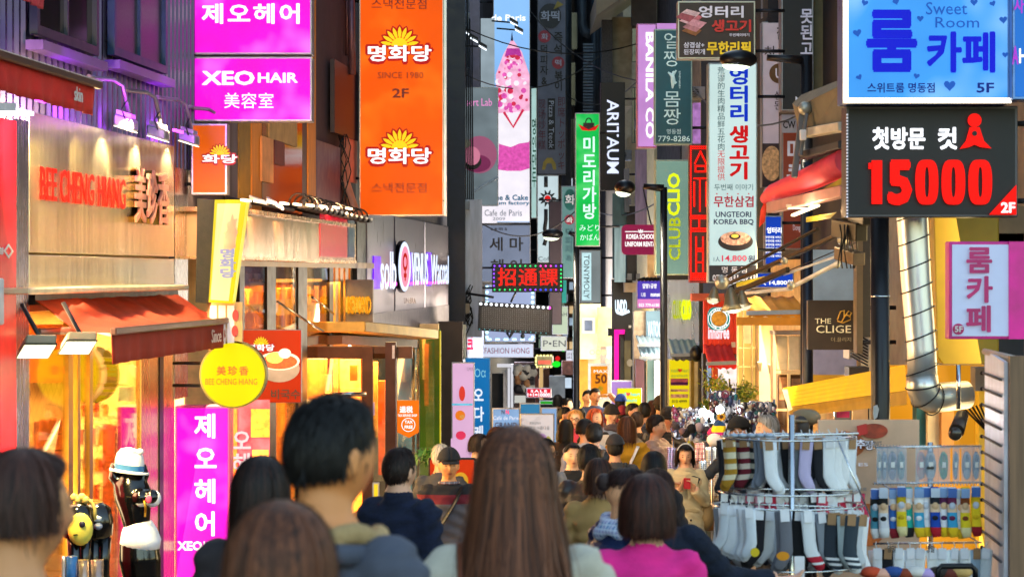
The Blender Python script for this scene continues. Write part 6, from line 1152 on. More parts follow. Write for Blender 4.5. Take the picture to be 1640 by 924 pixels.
m = MB(); m.prism([P(1288, 322, 19.8), P(1356, 280, 18.8), P(1356, 300, 18.8), P(1300, 330, 19.6)], (0, .05, 0)); m.prism([P(1292, 348, 19.8), P(1340, 340, 19), P(1330, 350, 19), P(1292, 356, 19.8)], (0, .05, 0)); m.build('olive_cloth', M('olive_cloth', '98901c', .6), t)
t = thing('beige_awning', 'rolled beige awning with jointed strut beside the blue room sign', 'awning', P(1310, 200, 19))
MB().prism([P(1276, 172, 19.5), P(1290, 158, 19.5), P(1352, 134, 18.6), P(1352, 208, 18.6), P(1300, 212, 19.3), P(1284, 205, 19.5)], (0, .3, .05)).build('canvas', M('khaki_canvas', '6e6654', .7), t)
bar(t, P(1290, 214, 19.4), P(1352, 203, 18.5), .1, .07, M('cream_bar', 'd0c8b8', .4), 'front_bar'); bar(t, P(1285, 180, 19.3), P(1272, 285, 19.3), .04, .05, M('strut_grey', '6a6a70', .4, .5), 'strut'); bar(t, P(1292, 182, 19.2), P(1282, 250, 19.2), .03, .03, M('strut_grey'), 'strut'); MB().ball(P(1289, 174, 19.25), (.055, .04, .055), 12, 8).build('joint', M('joint_alu'), t); bar(t, P(1286, 208, 19.1), P(1286, 225, 19.1), .05, .05, WHITE, 'clip'); bar(t, P(1284, 250, 19.5), P(1352, 232, 18.7), .1, .06, M('navy_bar', '252a38', .5), 'lower_bar')
# spotlights at the tip of the arm
for k, (x, y, s_, dx) in enumerate([(1143, 470, .7, -2), (1172, 478, 1.1, 3), (1190, 478, .8, 3)]):
    t = thing('bell_spotlight', ['small bell spotlight at the tip of the awning arm', 'large bell spotlight shining in the middle of the three', 'bell spotlight with a glowing rim right of the large one'][k], 'spotlight', P(x, y+14*s_, 21), 'bell spotlights on the awning arm')
    m = MB(); m.tube([P(x-dx, y-16*s_, 21), P(x-dx*.5, y-6*s_, 21), P(x, y+8*s_, 21), P(x+dx*.5, y+16*s_, 21)], [.02*s_, .045*s_, .065*s_, .10*s_], 16); m.build('bell', M('bell_bronze', '8a8068', .35, .6), t)
    MB().ball(P(x+dx*.5, y+16.6*s_, 20.98), (.075*s_, .075*s_, .03), 14, 6).build('lens', LIT('bell_lens', 'fff4d0', 5 if k else 1, 0), t)
    if k == 1: spot('bell_beam', P(x+1, y+22, 20.9), P(x+40, y+260, 24), 25, 'ffeac0', 110, .06, t)
# ---------------------------------------------------------------- small tree with yellow lit leaves
t = thing('leafy_tree', 'thin tree with small yellow green leaves before the red and yellow shops', 'tree', (P(1172, 0, 28).x, 28, gz(28))); bark = M('thin_bark', '4a3c2c', .9)
x_ = P(1172, 0, 28).x; m = MB(); m.tube([(x_, 28, gz(28)), (x_+.02, 28, gz(28)+.9), P(1170, 640, 28), P(1168, 606, 28)], [.035, .03, .02, .008], 8); brs = []
for k in range(26):
    f = random.random(); s_ = P(1171, 690-f*75, 28); e = P(1171+random.choice((-1, 1))*(10+random.random()*32), 660-random.random()*65, 27.7+random.random()*.8); m.tube([s_, (s_+e)/2+Vector((0, 0, .05)), e], [.012, .008, .004], 5); brs.append((s_, e))
for k in range(8):
    s_ = P(1165, 660, 28); e = P(1128+random.random()*18, 625+random.random()*30, 28); m.tube([s_, (s_+e)/2, e], [.01, .007, .003], 5); brs.append((s_, e))
m.build('trunk', bark, t)
for nm, c_, n_ in (('foliage', 'a8a420', 1500), ('foliage', '5c7a24', 900), ('foliage', 'd8c050', 500)):
    m = MB()
    for k in range(n_):
        s_, e = random.choice(brs); c = s_.lerp(e, .25+.8*random.random())+Vector([random.gauss(0, .04) for _ in range(3)]); d1 = Vector([random.gauss(0, 1) for _ in range(3)]).normalized()*(.022+.02*random.random()); d2 = Vector([random.gauss(0, 1) for _ in range(3)]).normalized()*.012
        m.add([c-d1, c+d2, c+d1, c-d2], [(0, 1, 2, 3)])
    o = m.build(nm, M('leaf_'+c_, c_, .6, emit=.04), t); o['kind'] = 'stuff'  # leaves get a faint glow on top of their colour
# ---------------------------------------------------------------- accessory stall: wire racks of small goods
def rack(label, x0, x1, ys, Y, n, group='accessory racks of the stall'):
    t = thing('accessory_rack', label, 'rack', (P((x0+x1)/2, 0, Y).x, Y, gz(Y)), group); m = MB()
    for x in (x0, x1): m.tube([(P(x, 0, Y).x, Y, gz(Y)), P(x, ys[0]-6, Y)], .012, 6)
    for y in ys: m.tube([P(x0, y, Y), P(x1, y, Y)], .008, 5)
    m.build('wire_frame', CHROME, t); cols = ['1a1a20', 'c8c8d0', '7a2848', '4a4460', '2a6a70', 'b0a088', '2a3458', 'e8e8f0', '6a3a3a', '8a8a98', '202028', 'd8dce8']; mats = [M('goods_'+c, c, .4, var=.3, scale=40, emit=.05) for c in cols]; m = MB()
    for y in ys:
        for k in range(n):
            x = x0+(x1-x0)*random.random(); c = P(x, y+2+random.random()*9, Y+random.uniform(-.12, .12)); r = .012+.02*random.random(); mi = random.randrange(12)
            if k % 3: m.ball(c, (r, r*.6, r*random.choice((1, 1.6))), 6, 4, mi)
            else: m.tube([c+Vector((math.cos(a)*r*1.2, .3*math.sin(a)*r, math.sin(a)*r*1.2)) for a in np.linspace(0, 6.2832, 9)], r*.3, 4, mi)
    o = m.build('small_goods', mats, t); o['kind'] = 'stuff'; return t
rack('wire rack crowded with hair clips and bobbles behind the trench coat woman, left one', 1078, 1128, [655, 665, 676, 688], 26, 110)
rack('wire rack of hair bands and keyrings beside the striped knitted hats', 1100, 1140, [668, 679, 692], 25, 80)
rack('wire rack of pale trinkets under the small tree', 1138, 1178, [628, 640, 652, 664], 26.5, 100)
rack('wire rack of beads and charms in front of the white pillar', 1184, 1240, [645, 655, 666, 678], 25, 110)
for k, (x, y, r, c_) in enumerate([(1083, 682, 7, '4a4450'), (1108, 686, 8, '141418'), (1120, 684, 8, '9a8c98'), (1132, 688, 6, '3a3440'), (1093, 690, 6, '8a6a70'), (1098, 694, 7, '201c20')]):
    Yk = 24.6; o = MB().ball(P(x, y, Yk), (r/F*Yk, .05, r/F*Yk), 12, 9).build('fur_earmuff', M('fur_'+c_, c_, .95, bump=.9, bscale=200, var=.5)); tag(o, ['dark grey', 'black', 'pale mauve', 'charcoal', 'dusty pink', 'near black'][k]+' fluffy earmuff hanging on the accessory rack', 'earmuff', 'fluffy earmuffs')
for k, (x, y) in enumerate([(1126, 660), (1230, 666), (1153, 656), (1134, 664)]):
    Yk = 25.2; o = MB().ball(P(x, y, Yk), .045, 14, 10).build('bare_bulb', LIT('bulb_white', 'eaf8ff', 9, 0)); tag(o, ['bare bulb glowing over the hair clips, leftmost', 'bare bulb glowing beside the grey haired vendor', 'bare bulb over the pale trinkets', 'bare bulb just right of the leftmost one'][k], 'bulb', 'bare white bulbs over the stall')
    point('bulb_light', P(x, y, Yk)+Vector((0, -.1, 0)), 6, 'e8f4ff', .05)
# knitted goods and scarves
def striped(name, stops, axis=2, scale=1.):
    if name in MATS: return MATS[name]
    m = bpy.data.materials.new(name); nt, b = nodes(m); L = nt.links.new; tc = nt.nodes.new('ShaderNodeTexCoord'); sx = nt.nodes.new('ShaderNodeSeparateXYZ'); L(tc.outputs['Generated'], sx.inputs[0])
    r = nt.nodes.new('ShaderNodeValToRGB'); r.color_ramp.interpolation = 'CONSTANT'; L(sx.outputs[axis], r.inputs[0]); e = r.color_ramp.elements
    e[0].position = 0; e[0].color = (*srgb(stops[0][1]), 1); e[1].position = stops[1][0]; e[1].color = (*srgb(stops[1][1]), 1)
    for p_, c_ in stops[2:]: q_ = e.new(p_); q_.color = (*srgb(c_), 1)
    L(r.outputs[0], b.inputs['Base Color']); b.inputs['Roughness'].default_value = .9
    n = nt.nodes.new('ShaderNodeTexNoise'); n.inputs['Scale'].default_value = 250; bp = nt.nodes.new('ShaderNodeBump'); bp.inputs['Strength'].default_value = .5; bp.inputs['Distance'].default_value = .01; L(tc.outputs['Object'], n.inputs[0]); L(n.outputs[0], bp.inputs['Height']); L(bp.outputs[0], b.inputs['Normal']); MATS[name] = m; return m
t = thing('knitted_hat', 'knitted hat striped navy, yellow and magenta held above the scarves', 'hat', P(1150, 700, 22))
MB().prism([P(x, y, 22) for x, y in [(1149, 671), (1164, 680), (1158, 703), (1150, 702), (1139, 692)]], (0, .14, 0)).build('knit', striped('hat_stripes', [(0, 'c0187a'), (.34, 'e8c818'), (.66, '153a6a')]), t, bevel=.02)
o = MB().prism([P(x, y, 22.1) for x, y in [(1137, 686), (1146, 682), (1142, 700), (1132, 697)]], (0, .1, 0)).build('knitted_hat', M('magenta_knit', 'b0206a', .9, bump=.4, bscale=200), bevel=.02); tag(o, 'magenta knitted hat left of the striped one', 'hat')
o = MB().ball(P(1144, 704, 22), (.07, .05, .06), 10, 8).build('knitted_hat', M('white_knit', 'e0d8dc', .9, bump=.6, bscale=150)); tag(o, 'white fluffy knitted hat under the striped one', 'hat')
t = thing('sunflower_ornament', 'yellow sunflower ornament above the striped hat', 'flower', P(1155, 668, 23)); m = MB(); c = P(1155, 667, 23)
for k in range(12): a = k*math.pi/6; m.add([c, c+Vector((math.cos(a-.2)*.035, -.005, math.sin(a-.2)*.035)), c+Vector((math.cos(a)*.05, 0, math.sin(a)*.05)), c+Vector((math.cos(a+.2)*.035, -.005, math.sin(a+.2)*.035))], [(0, 1, 2, 3)])
m.build('petals', M('sun_yellow', 'e8b010', .6, emit=.2), t); MB().ball(c+Vector((0, -.01, 0)), (.018, .012, .018), 8, 6).build('centre', M('seed_brown', '4a2c14', .8), t)
def plaid(name, base, c1, c2):
    if name in MATS: return MATS[name]
    m = bpy.data.materials.new(name); nt, b = nodes(m); L = nt.links.new; tc = nt.nodes.new('ShaderNodeTexCoord'); last = None
    for i, (ax, sc_, col) in enumerate((('X', 14, c1), ('Z', 12, c1), ('X', 31, c2), ('Z', 29, c2))):
        wv = nt.nodes.new('ShaderNodeTexWave'); wv.bands_direction = ax; wv.inputs['Scale'].default_value = sc_*.5; L(tc.outputs['Object'], wv.inputs[0]); mr = nt.nodes.new('ShaderNodeMapRange'); mr.inputs[1].default_value = .62; mr.inputs[2].default_value = .7; mr.inputs[4].default_value = .6; L(wv.outputs['Fac'], mr.inputs[0])
        mx = nt.nodes.new('ShaderNodeMix'); mx.data_type = 'RGBA'; L(mr.outputs[0], mx.inputs[0]); mx.inputs[7].default_value = (*srgb(col), 1)
        if last is None: mx.inputs[6].default_value = (*srgb(base), 1)
        else: L(last, mx.inputs[6])
        last = mx.outputs[2]
    L(last, b.inputs['Base Color']); b.inputs['Roughness'].default_value = .95; MATS[name] = m; return m
def scarf(x0, x1, y0, y1, Y, mt, label):
    t = thing('hanging_scarf', label, 'scarf', P((x0+x1)/2, y1, Y), 'scarves hung at the stall'); rows = []
    for i in range(13): rows.append([P(x0+(x1-x0)*j/10+math.sin(i*.4+j)*.15, y0+(y1-y0)*i/12, Y+.03*math.sin(j*1.5+.2*i)) for j in range(11)])
    MB().grid(rows).build('cloth', mt, t, solid=.012); m = MB()
    for j in range(16): x = x0+(x1-x0)*j/15; m.tube([P(x, y1, Y), P(x+random.uniform(-.5, .5), y1+5, Y)], .003, 4)
    m.build('fringe', mt, t)
for k, a in enumerate([(1130, 1147, 716, 776, 'plaid_a', 'b8a888', '4a4a58', 'd8d0c0', 'tan and grey plaid scarf, rightmost of the low row'), (1119, 1133, 738, 792, 'plaid_b', '8aa4b4', '2c4a6a', 'e8ecec', 'pale blue checked scarf by the trench coat'), (1133, 1151, 738, 797, 'plaid_c', 'c8b08c', '6a5a4a', 'e8dcc8', 'cream checked scarf with long fringe'), (1068, 1078, 716, 770, 'plaid_d', '3a3050', '7a3050', 'a8a0b0', 'purple striped scarf left of the trench coat'), (1078, 1086, 716, 770, 'plaid_e', '303848', '88788a', '201c28', 'slate striped scarf left of the trench coat'), (1112, 1128, 708, 738, 'plaid_f', 'c0a880', '2c2420', 'b04040', 'camel check scarf folded above the pale blue one')]): scarf(a[0], a[1], a[2], a[3], 25.2 if k < 3 else 25.6, plaid(*a[4:8]), a[8])
t = thing('garment_table', 'low table covered with an olive cloth beside the trench coat woman', 'table', (P(1125, 0, 25.5).x, 25.5, gz(25.5))); x0, x1 = P(1098, 0, 25.5).x, P(1160, 0, 25.5).x
MB().box(x0, x1, 25.6, 26.5, gz(25.5)+.02, gz(25.5)+.7).build('table_cloth', M('olive_cover', '3a3a28', .9, bump=.4), t, bevel=.03)
o = MB().ball(P(1136, 830, 24.9), (.16, .1, .13), 14, 10).build('leather_bag', M('tan_leather', '9a6a34', .45)); tag(o, 'tan leather bag on the ground by the scarves', 'bag')
# ---------------------------------------------------------------- socks
def sock_mesh(name, L=.25, foot=.10, w_=.034, thick=.010, mats=None, ankle=False):
    """one laid-flat sock hanging by the cuff: leg down, heel, foot to the right"""
    m = MB(); lg = .09 if ankle else L-.06
    pts = [(0, 0), (0, -lg*.35), (.0, -lg*.75), (.003, -lg-.006), (.014, -lg-.030), (.030, -lg-.055), (.046, -lg-.080), (.054, -lg-.094)]
    rs = [(w_, thick), (w_*.97, thick), (w_*.93, thick), (w_*1.0, thick*1.1), (w_*1.02, thick*1.15), (w_*.92, thick), (w_*.8, thick*.9), (w_*.35, thick*.4)]
    m.tube([(x, 0, z) for x, z in pts], rs, 12)
    return m
def put_sock(proto, px, py, Y, rz=0, sc_=1., label='', group='', mat=None, fl=1):
    c = copy_tree(proto, loc=P(px, py, Y), label=label); c.rotation_euler = (0, .09*math.sin(px*3.7), rz); c.scale = (sc_*fl, sc_, sc_); c['group'] = group
    if mat is not None:
        k = [k for k in c.children if k.name.startswith('knit')][0]; k.data = k.data.copy(); k.data.materials[0] = mat
    return c
def proto_sock(nm, tagc, **k):
    t = thing('sock_pair', 'pair of socks', 'socks', (0, 0, 0)); mm = sock_mesh(nm, **k); m2 = sock_mesh(nm, **k)
    mm.v += [(v[0]*1.03+.012, v[1]+.022, v[2]*1.06-.002) for v in m2.v]; n0 = len(mm.v)//2; mm.f += [tuple(i+n0 for i in f) for f in m2.f]; mm.mi += m2.mi; mm.sm += m2.sm
    mm.build('knit', M('knit_white', 'dcdce4', .95, bump=.4, bscale=300, var=.1), t)
    MB().box(-.022, .022, -.02, -.017, -.05, .012).build('header_card', M('card_'+tagc, tagc, .7), t)
    MB().tube([(0, -.01, .01), (.004, 0, .03), (-.004, .01, .045)], .003, 5).build('hook', WHITE, t); return t
kn = lambda c: M('knit_'+c, c, .95, bump=.4, bscale=300, var=.12)
pk = proto_sock('a', '9a7450'); pw = proto_sock('b', 'dcdce4'); pa = proto_sock('c', 'e8e8ee', ankle=True)
YS = 12.2
st1 = lambda n, a, b_: striped(n, [(0, a), (.22, b_), (.32, a), (.42, b_), (.52, a), (.62, b_), (.74, a), (.84, b_), (.93, a)])
G1 = 'socks on the upper ring of the rack'; G2 = 'socks on the lower ring of the rack'
up_ = [(1168, 702, st1('stripe_mustard', 'a87a1c', 'd8ccb0'), 'mustard and cream striped fluffy socks', 1.0, -.25, -1), (1190, 702, st1('stripe_wine', '6a1428', 'd8ccc0'), 'wine and cream striped fluffy socks', 1.0, -.2, -1), (1208, 704, st1('stripe_black', '1c1a1c', 'cfc6b8'), 'black and cream striped fluffy socks', .95, -.1, -1),
 (1219, 704, kn('6a7080'), 'grey blue socks with a brown card', .95, .5, -1), (1231, 706, kn('e8eaf2'), 'white socks with striped toe, brown card, upper ring', 1.05, 0, 1), (1240, 706, kn('dfe4ee'), 'second white pair tucked beside the striped toe one', 1.02, .2, 1), (1258, 704, kn('17171e'), 'black socks hanging under a brown card, left pair', 1.05, 0, 1), (1276, 706, kn('7a8088'), 'mid grey socks between the black and lilac pairs', 1.0, .3, 1), (1291, 706, kn('c0b4dc'), 'pale lilac socks on the upper ring', 1.0, 0, 1), (1309, 704, kn('1a1b24'), 'black socks under a brown card, right pair', 1.1, 0, 1), (1328, 702, kn('eef0f6'), 'large white socks, first of the bright end group', 1.12, .1, 1), (1340, 700, kn('f2f2f6'), 'large white socks, last on the upper ring', 1.15, .0, 1)]
for x, y, mt, lb, s_, rz, fl in up_: put_sock(pk if '9' and x < 1320 else pw, x, y, YS+.1*math.sin(x), rz, s_*.86, lb, G1, mt, fl)
lo = [(1162, 810, 'd8dce6', .95, -.5, 'white socks at the far left of the lower ring', -1), (1171, 812, 'e4e6ee', .95, -.4, 'white socks second from the left, lower ring', -1), (1180, 812, 'dadde8', 1, -.3, 'white socks third from the left, with a blue logo', -1), (1190, 814, 'e6e8f0', 1, -.3, 'white socks fourth from the left, lower ring', -1), (1200, 815, 'd4d8e2', 1, -.2, 'white socks fifth from the left beside the black pair', -1), (1216, 816, '1d1a22', 1.15, 0, 'long black socks with yellow round patch', -1), (1233, 818, 'e0e0e4', 1.1, 0, 'white ribbed socks between black and grey', -1), (1256, 818, '6c6c76', 1.2, 0, 'mid grey socks with orange oval patch', -1), (1279, 818, '16161c', 1.1, .1, 'black socks with vertical white lettering', 1), (1292, 820, 'd8dae0', 1.15, .2, 'white socks with red band at the foot', 1), (1314, 822, '8a909c', 1.1, .3, 'heather grey socks on the lower ring', 1), (1332, 824, '2c3440', 1.15, 0, 'charcoal socks with three white stripes, left pair', 1), (1350, 826, 'b8c4c8', 1.1, .2, 'pale grey socks between the striped charcoal pairs', 1), (1364, 826, '303c48', 1.1, 0, 'charcoal socks with three white stripes, right pair', 1), (1376, 828, 'c8ccd4', 1.0, .4, 'white socks at the right end of the lower ring', 1)]
for x, y, c_, s_, rz, lb, fl in lo:
    mt = striped('sport_'+c_, [(0, 'e8e8ec'), (.1, c_), (.16, 'e8e8ec'), (.2, c_), (.25, 'e8e8ec'), (.29, c_)]) if 'three white' in lb else (striped('redband', [(0, 'b01830'), (.12, 'e8e8ec'), (.16, 'b01830'), (.26, c_)]) if 'red band' in lb else kn(c_))
    put_sock(pw if x < 1325 else pk, x, y, YS-.25+.12*math.sin(x*.7), rz, s_*.84, lb, G2, mt, fl)
for x, y, c1_, rx, ry in ((1209, 884, 'd8b818', 7, 7), (1254, 890, 'd88a10', 10, 7)):
    m = MB(); c = P(x, y, YS-.42); m.prism([c+Vector((math.cos(a)*rx/F*YS, 0, math.sin(a)*ry/F*YS)) for a in np.linspace(0, 2*math.pi, 17)[:-1]], (0, .006, 0)); o = m.build('woven_patch', M('patch_'+c1_, c1_, .8)); tag(o, ('yellow round' if x < 1220 else 'orange oval')+' woven patch at the foot of the '+('black' if x < 1220 else 'grey')+' sock', 'patch')
bk = ['e4e6ee', '20202a', '8a8e98', 'd0d4de', '4a4e5a', 'f0f0f4', '2a2c36', 'b8bcc8']; wn = ['white', 'black', 'grey', 'pearl', 'slate', 'snow white', 'ink', 'silver']
for k in range(13): put_sock(pw, 1166+k*14.6, 702-(k % 2), YS+.24, .5*math.sin(k*2.3), .95, ORD[k]+' pair from the left in the back of the upper ring, '+wn[k*5 % 8], 'socks at the back of the upper ring', kn(bk[k*5 % 8]), 1 if k % 3 else -1)
for k in range(16): put_sock(pw, 1160+k*14.2, 808+k*.8, YS+.16, .6*math.sin(k*1.9), 1.0, ORD[k]+' pair from the left in the back of the lower ring, '+wn[k*3 % 8], 'socks at the back of the lower ring', kn(bk[k*3 % 8]), 1 if k % 3 else -1)
for k in range(14): put_sock(pk if k % 3 == 1 else pw, 1161+k*15.6, 704+(k % 3), YS+.14+.03*math.sin(k*.9), .5*math.sin(k*3.1), .9+.1*math.sin(k*2.2), ORD[k]+' pair from the left in the middle layer of the upper ring, '+wn[(k*3+1) % 8], 'socks in the middle layer of the upper ring', kn(bk[(k*3+1) % 8]), 1 if k % 2 else -1)
for k in range(16): put_sock(pk if k > 11 else pw, 1156+k*15, 813+k*.9, YS-.02+.05*math.sin(k), .5*math.sin(k*2.7), .92+.1*math.sin(k*1.7), ORD[k]+' pair from the left in the middle layer of the lower ring, '+wn[(k*5+2) % 8], 'socks in the middle layer of the lower ring', kn(bk[(k*5+2) % 8]), 1 if k % 2 else -1)
# mid row small packs
for k in range(16):
    x = 1160+k*14.2; c_ = ['2a2a40', 'd8dce8', 'c8b8d8', 'e86a88', 'e8a0b8', 'd03050', 'f0f0f4', 'e04868', 'd8d8e0', 'f4f4f8', '1c1c24', 'd0405a', 'e8ecf4', 'c82848', 'f0f0f4', 'c02850'][k]
    o = put_sock(pa, x, 790+(k % 3), YS+.15+.05*math.sin(k), .2*math.sin(k*2), .8, ['short', 'small', 'little', 'low cut'][k % 4]+' socks '+['navy', 'ice white', 'lilac', 'rose', 'pale pink', 'crimson', 'white', 'coral', 'silver', 'snow white', 'black', 'raspberry', 'frost white', 'scarlet', 'plain white', 'cherry'][k]+' in the middle tier between the rings', 'small socks in the middle tier', kn(c_))
def ring(Y, cx, cy, rx, par, ry=.28):
    c = P(cx, cy, Y); return MB().tube([c+Vector((math.cos(a)*rx, math.sin(a)*ry, 0)) for a in np.linspace(0, 6.2832, 41)], .005, 6)
t = thing('sock_rack', 'chrome tiered rack carrying rings of hanging socks', 'rack', (P(1268, 0, YS).x, YS, gz(YS)))
x_ = P(1268, 0, YS).x; MB().tube([(x_, YS, gz(YS)), P(1268, 664, YS)], .016, 12).build('post', CHROME, t)
for cy, rx in ((700, .34), (786, .35), (808, .38), (905, .35)): ring(YS, 1262, cy, rx, t).build('ring', CHROME, t)
m = MB(); m.tube([P(1165, 700, YS), P(1375, 694, YS)], .007, 6).tube([P(1170, 782, YS), P(1365, 785, YS)], .006, 6).tube([P(1170, 806, YS), P(1350, 812, YS)], .006, 6)
for a in range(4): m.tube([(x_, YS, gz(YS)+.1), (x_+.35*math.cos(a*1.57), YS+.35*math.sin(a*1.57), gz(YS)+.02)], .01, 6)
m.tube([P(1340, 700, YS), P(1395, 830, YS)], .005, 5); m.build('cross_rods', CHROME, t)
for k in range(5):
    o = MB().ball(P(1175+k*14, 697, YS-.05), (.025, .02, .012), 8, 6).build('clip_packet', M('clear_clip', 'a8b4c8', .2, .2)); tag(o, ORD[k]+' clear clip packet from the left on the top ring', 'packet', 'clear clip packets on the top ring')
# right rack
YR = 13; t = thing('sock_rack', 'second chrome rack with packed slippers, bright socks and white socks', 'rack', (P(1490, 0, YR).x, YR, gz(YR)))
m = MB()
for y in (714, 772, 868): m.tube([P(1398, y+2, YR), P(1572, y, YR)], .006, 6); 
m.tube([(P(1490, 0, YR+.1).x, YR+.1, gz(YR)), P(1490, 708, YR+.1)], .016, 10); m.tube([P(1405, 770, YR), P(1568, 868, YR+.15)], .004, 4)
for k in range(34): m.tube([P(1400+k*5.1, 712, YR), P(1400+k*5.1, 716, YR), P(1401+k*5.1, 718, YR-.02)], .0025, 4); m.tube([P(1400+k*5.1, 771, YR), P(1401+k*5.1, 777, YR-.02)], .0025, 4)
m.build('wire_tiers', CHROME, t)
clear = M('clear_wrap', 'c0ccdc', .12, 0, .1, alpha=.32)
for k, (x, c_, c2, w2) in enumerate([(1408, '3a6a8a', 'c8b890', 9), (1416, '2a4a6a', 'a8b0c0', 9), (1429, '28303e', 'a89ab0', 17), (1443, '6a9a9a', '88a8a0', 14), (1475, 'f0846c', 'e8a890', 17), (1490, '70889c', 'dce0e4', 21), (1511, 'a8b458', '38a838', 17), (1530, '6a86a8', 'a8b8c8', 10), (1548, '7a90ac', 'd8dce4', 17), (1563, '7088a8', 'b8c4d4', 13)]):
    t = thing('slipper_pack', ['narrow teal', 'narrow navy', 'black and mauve', 'sea green', 'coral', 'white with black moustache', 'olive and bright green', 'thin steel blue', 'grey blue with pale ring', 'small slate blue'][k]+' liner socks in a clear pack on the top tier', 'socks', P(x, 768, YR-.05), 'packed liner socks'); s_ = w2/2/F*YR; c = P(x, 745, YR-.03)
    MB().ball(c, (s_*.9, .012, 23/F*YR), 14, 10).build('liner', kn(c_), t); MB().tube([c+Vector((math.cos(a)*s_*.55, -.014, .03+math.sin(a)*.035)) for a in np.linspace(0, 6.2832, 15)], .007, 5).build('opening', kn(c2), t); MB().ball(c+Vector((0, -.008, -.045)), (s_*.7, .01, .028), 10, 7).build('toe', kn(c2), t)
    if k == 5: poly(t, [(1484, 749), (1487, 746), (1490, 748), (1493, 746), (1497, 749), (1493, 751), (1490, 750), (1487, 751)][::-1], YR-.06, INK, name='moustache')
    MB().box(c.x-s_*1.15, c.x+s_*1.15, c.y-.022, c.y-.021, c.z-.095, c.z+.10).build('wrap', clear, t); MB().box(c.x-s_*.35, c.x+s_*.35, c.y-.0235, c.y-.0225, c.z-.01, c.z+.02).build('label', WHITE, t)
cl_ = [('4a90a8', 'e8e8ec', '101418'), ('d8d8e0', 'e8e8ec', '181818'), ('2c62b0', '8a1828', 'd8d8e0'), ('e8cc20', 'e8d8a0', 'c8a818'), ('20a898', '141418', 'e8e8ec'), ('3aa0c8', 'e8c018', 'f0f0f4'), ('e8e8f0', 'e8c018', 'e8e8f0'), ('1848b0', 'b81428', '181c28'), ('e8e8f0', 'e8c018', '5a2050'), ('38a0d0', 'e8c018', '6a2048'), ('e8e8f0', 'e8c018', 'e8e8f0'), ('e8cc20', 'e8d8a0', '7a3c18'), ('f0d020', '9a1020', 'e0b810')]
for k, (c1, c2, c3) in enumerate(cl_):
    x = 1402+k*13.3; lb = ['teal and white', 'white and black', 'blue and dark red', 'yellow and sand', 'turquoise and black', 'sky blue with yellow toe', 'plain white with yellow toe', 'royal blue and red', 'white with plum top', 'azure with plum top', 'white with butter yellow toe', 'yellow with brown top', 'gold and wine red'][k]
    t = thing('patterned_sock', lb+' patterned sock on the middle tier', 'socks', P(x, 866, YR-.05), 'bright patterned socks'); x += random.uniform(-3, 3); c = P(x, 777+random.uniform(0, 5), YR-.05-.03*(k % 2)); m = MB(); w2 = .027
    m.tube([c, c+Vector((0, 0, -.08)), c+Vector((.002, 0, -.17)), c+Vector((.004, -.01, -.23)), c+Vector((.008, -.02, -.265))], [(w2*.8, .010), (w2*.95, .014), (w2, .014), (w2*1.1, .018), (w2*.8, .008)], 12)
    m.build('knit', striped('pat%d' % k, [(0, c2), (.2, c1), (.5, 'e8c8a8' if k % 2 else c1), (.66, c3), (.82, c1 if k % 3 else 'e8e8f0')]), t); MB().box(c.x-.024, c.x+.024, c.y-.02, c.y-.018, c.z-.055, c.z-.005).build('header_card', M('card_v%d' % (k % 3), ['3a68b8', 'c8d4e8', '88a8d8'][k % 3], .6), t)
    MB().ball(c+Vector((-.0, -.012, -.10)), (.018, .008, .02), 10, 7).build('round_motif', kn('e0b890' if k % 3 else 'c8d0e0'), t); MB().ball(c+Vector((0, -.012, -.165)), (.017, .008, .014), 10, 7).build('lower_motif', kn(c3), t)
for k in range(11):
    x = 1404+k*17.6; c_ = ['e8e8ee', '18181e', 'f0f0f4', 'e4e4ea', 'f0f0f2', 'e8e8e8', 'eceef2', 'e8ecee', 'f0f0f0', '9ab0c4', 'd8dde2'][k]
    o = put_sock(pk if k in (1, 9) else pw, x, 880, YR-.08, .3*math.sin(k*3), .95, ['white', 'black', 'bright white', 'soft white', 'ivory', 'pearl', 'cool white', 'mint white', 'plain white', 'steel blue', 'dove grey'][k]+' socks on the bottom tier, '+['first', 'second', 'third', 'fourth', 'fifth', 'sixth', 'seventh', 'eighth', 'ninth', 'tenth', 'last'][k]+' from the left', 'socks on the bottom tier', kn(c_), 1 if k % 2 else -1)
for x in (1428, 1490): T('양말', x-7, 873, x+7, 884, YR-.16, INK, bpy.data.objects['sock_rack.001'], bold=.02)
for k in range(9):
    x = 1395+k*18; c_ = ['c84828', 'e8a890', '2a4a8a', '8a3a20', 'd8d0c8', 'b89ad0', '2c2420', '6a2a1c', 'c8a060'][k]; o = MB().ball(P(x, 916+(k % 2)*3, 12.1), (.06, .05, .03), 10, 7).build('folded_scarf', kn(c_)); tag(o, ['brick', 'peach', 'blue', 'rust', 'stone', 'lavender', 'black brown', 'maroon', 'sand'][k]+' folded cloth in the pile at the bottom right', 'cloth', 'folded cloths under the second rack')
for o in (pk, pw, pa):
    for c in list(o.children): bpy.data.objects.remove(c)
    bpy.data.objects.remove(o)
o = MB().ball(P(1290, 668, 15.5), (.10, .1, .055), 16, 10).build('crown', M('tweed_brown', '8a7458', .9, bump=.6, bscale=120)); c = thing('tweed_cap', 'brown tweed flat cap on the display head behind the sock rack', 'cap', P(1290, 690, 15.5)); o.parent = c; o.location = -Vector(c.location)
MB().ball(P(1283, 684, 15.42), (.055, .06, .075), 12, 10).build('display_head', M('display_head', '3a2c24', .6), c); MB().ball(P(1280, 674, 15.4), (.06, .06, .012), 12, 6).build('peak', M('tweed_brown'), c)
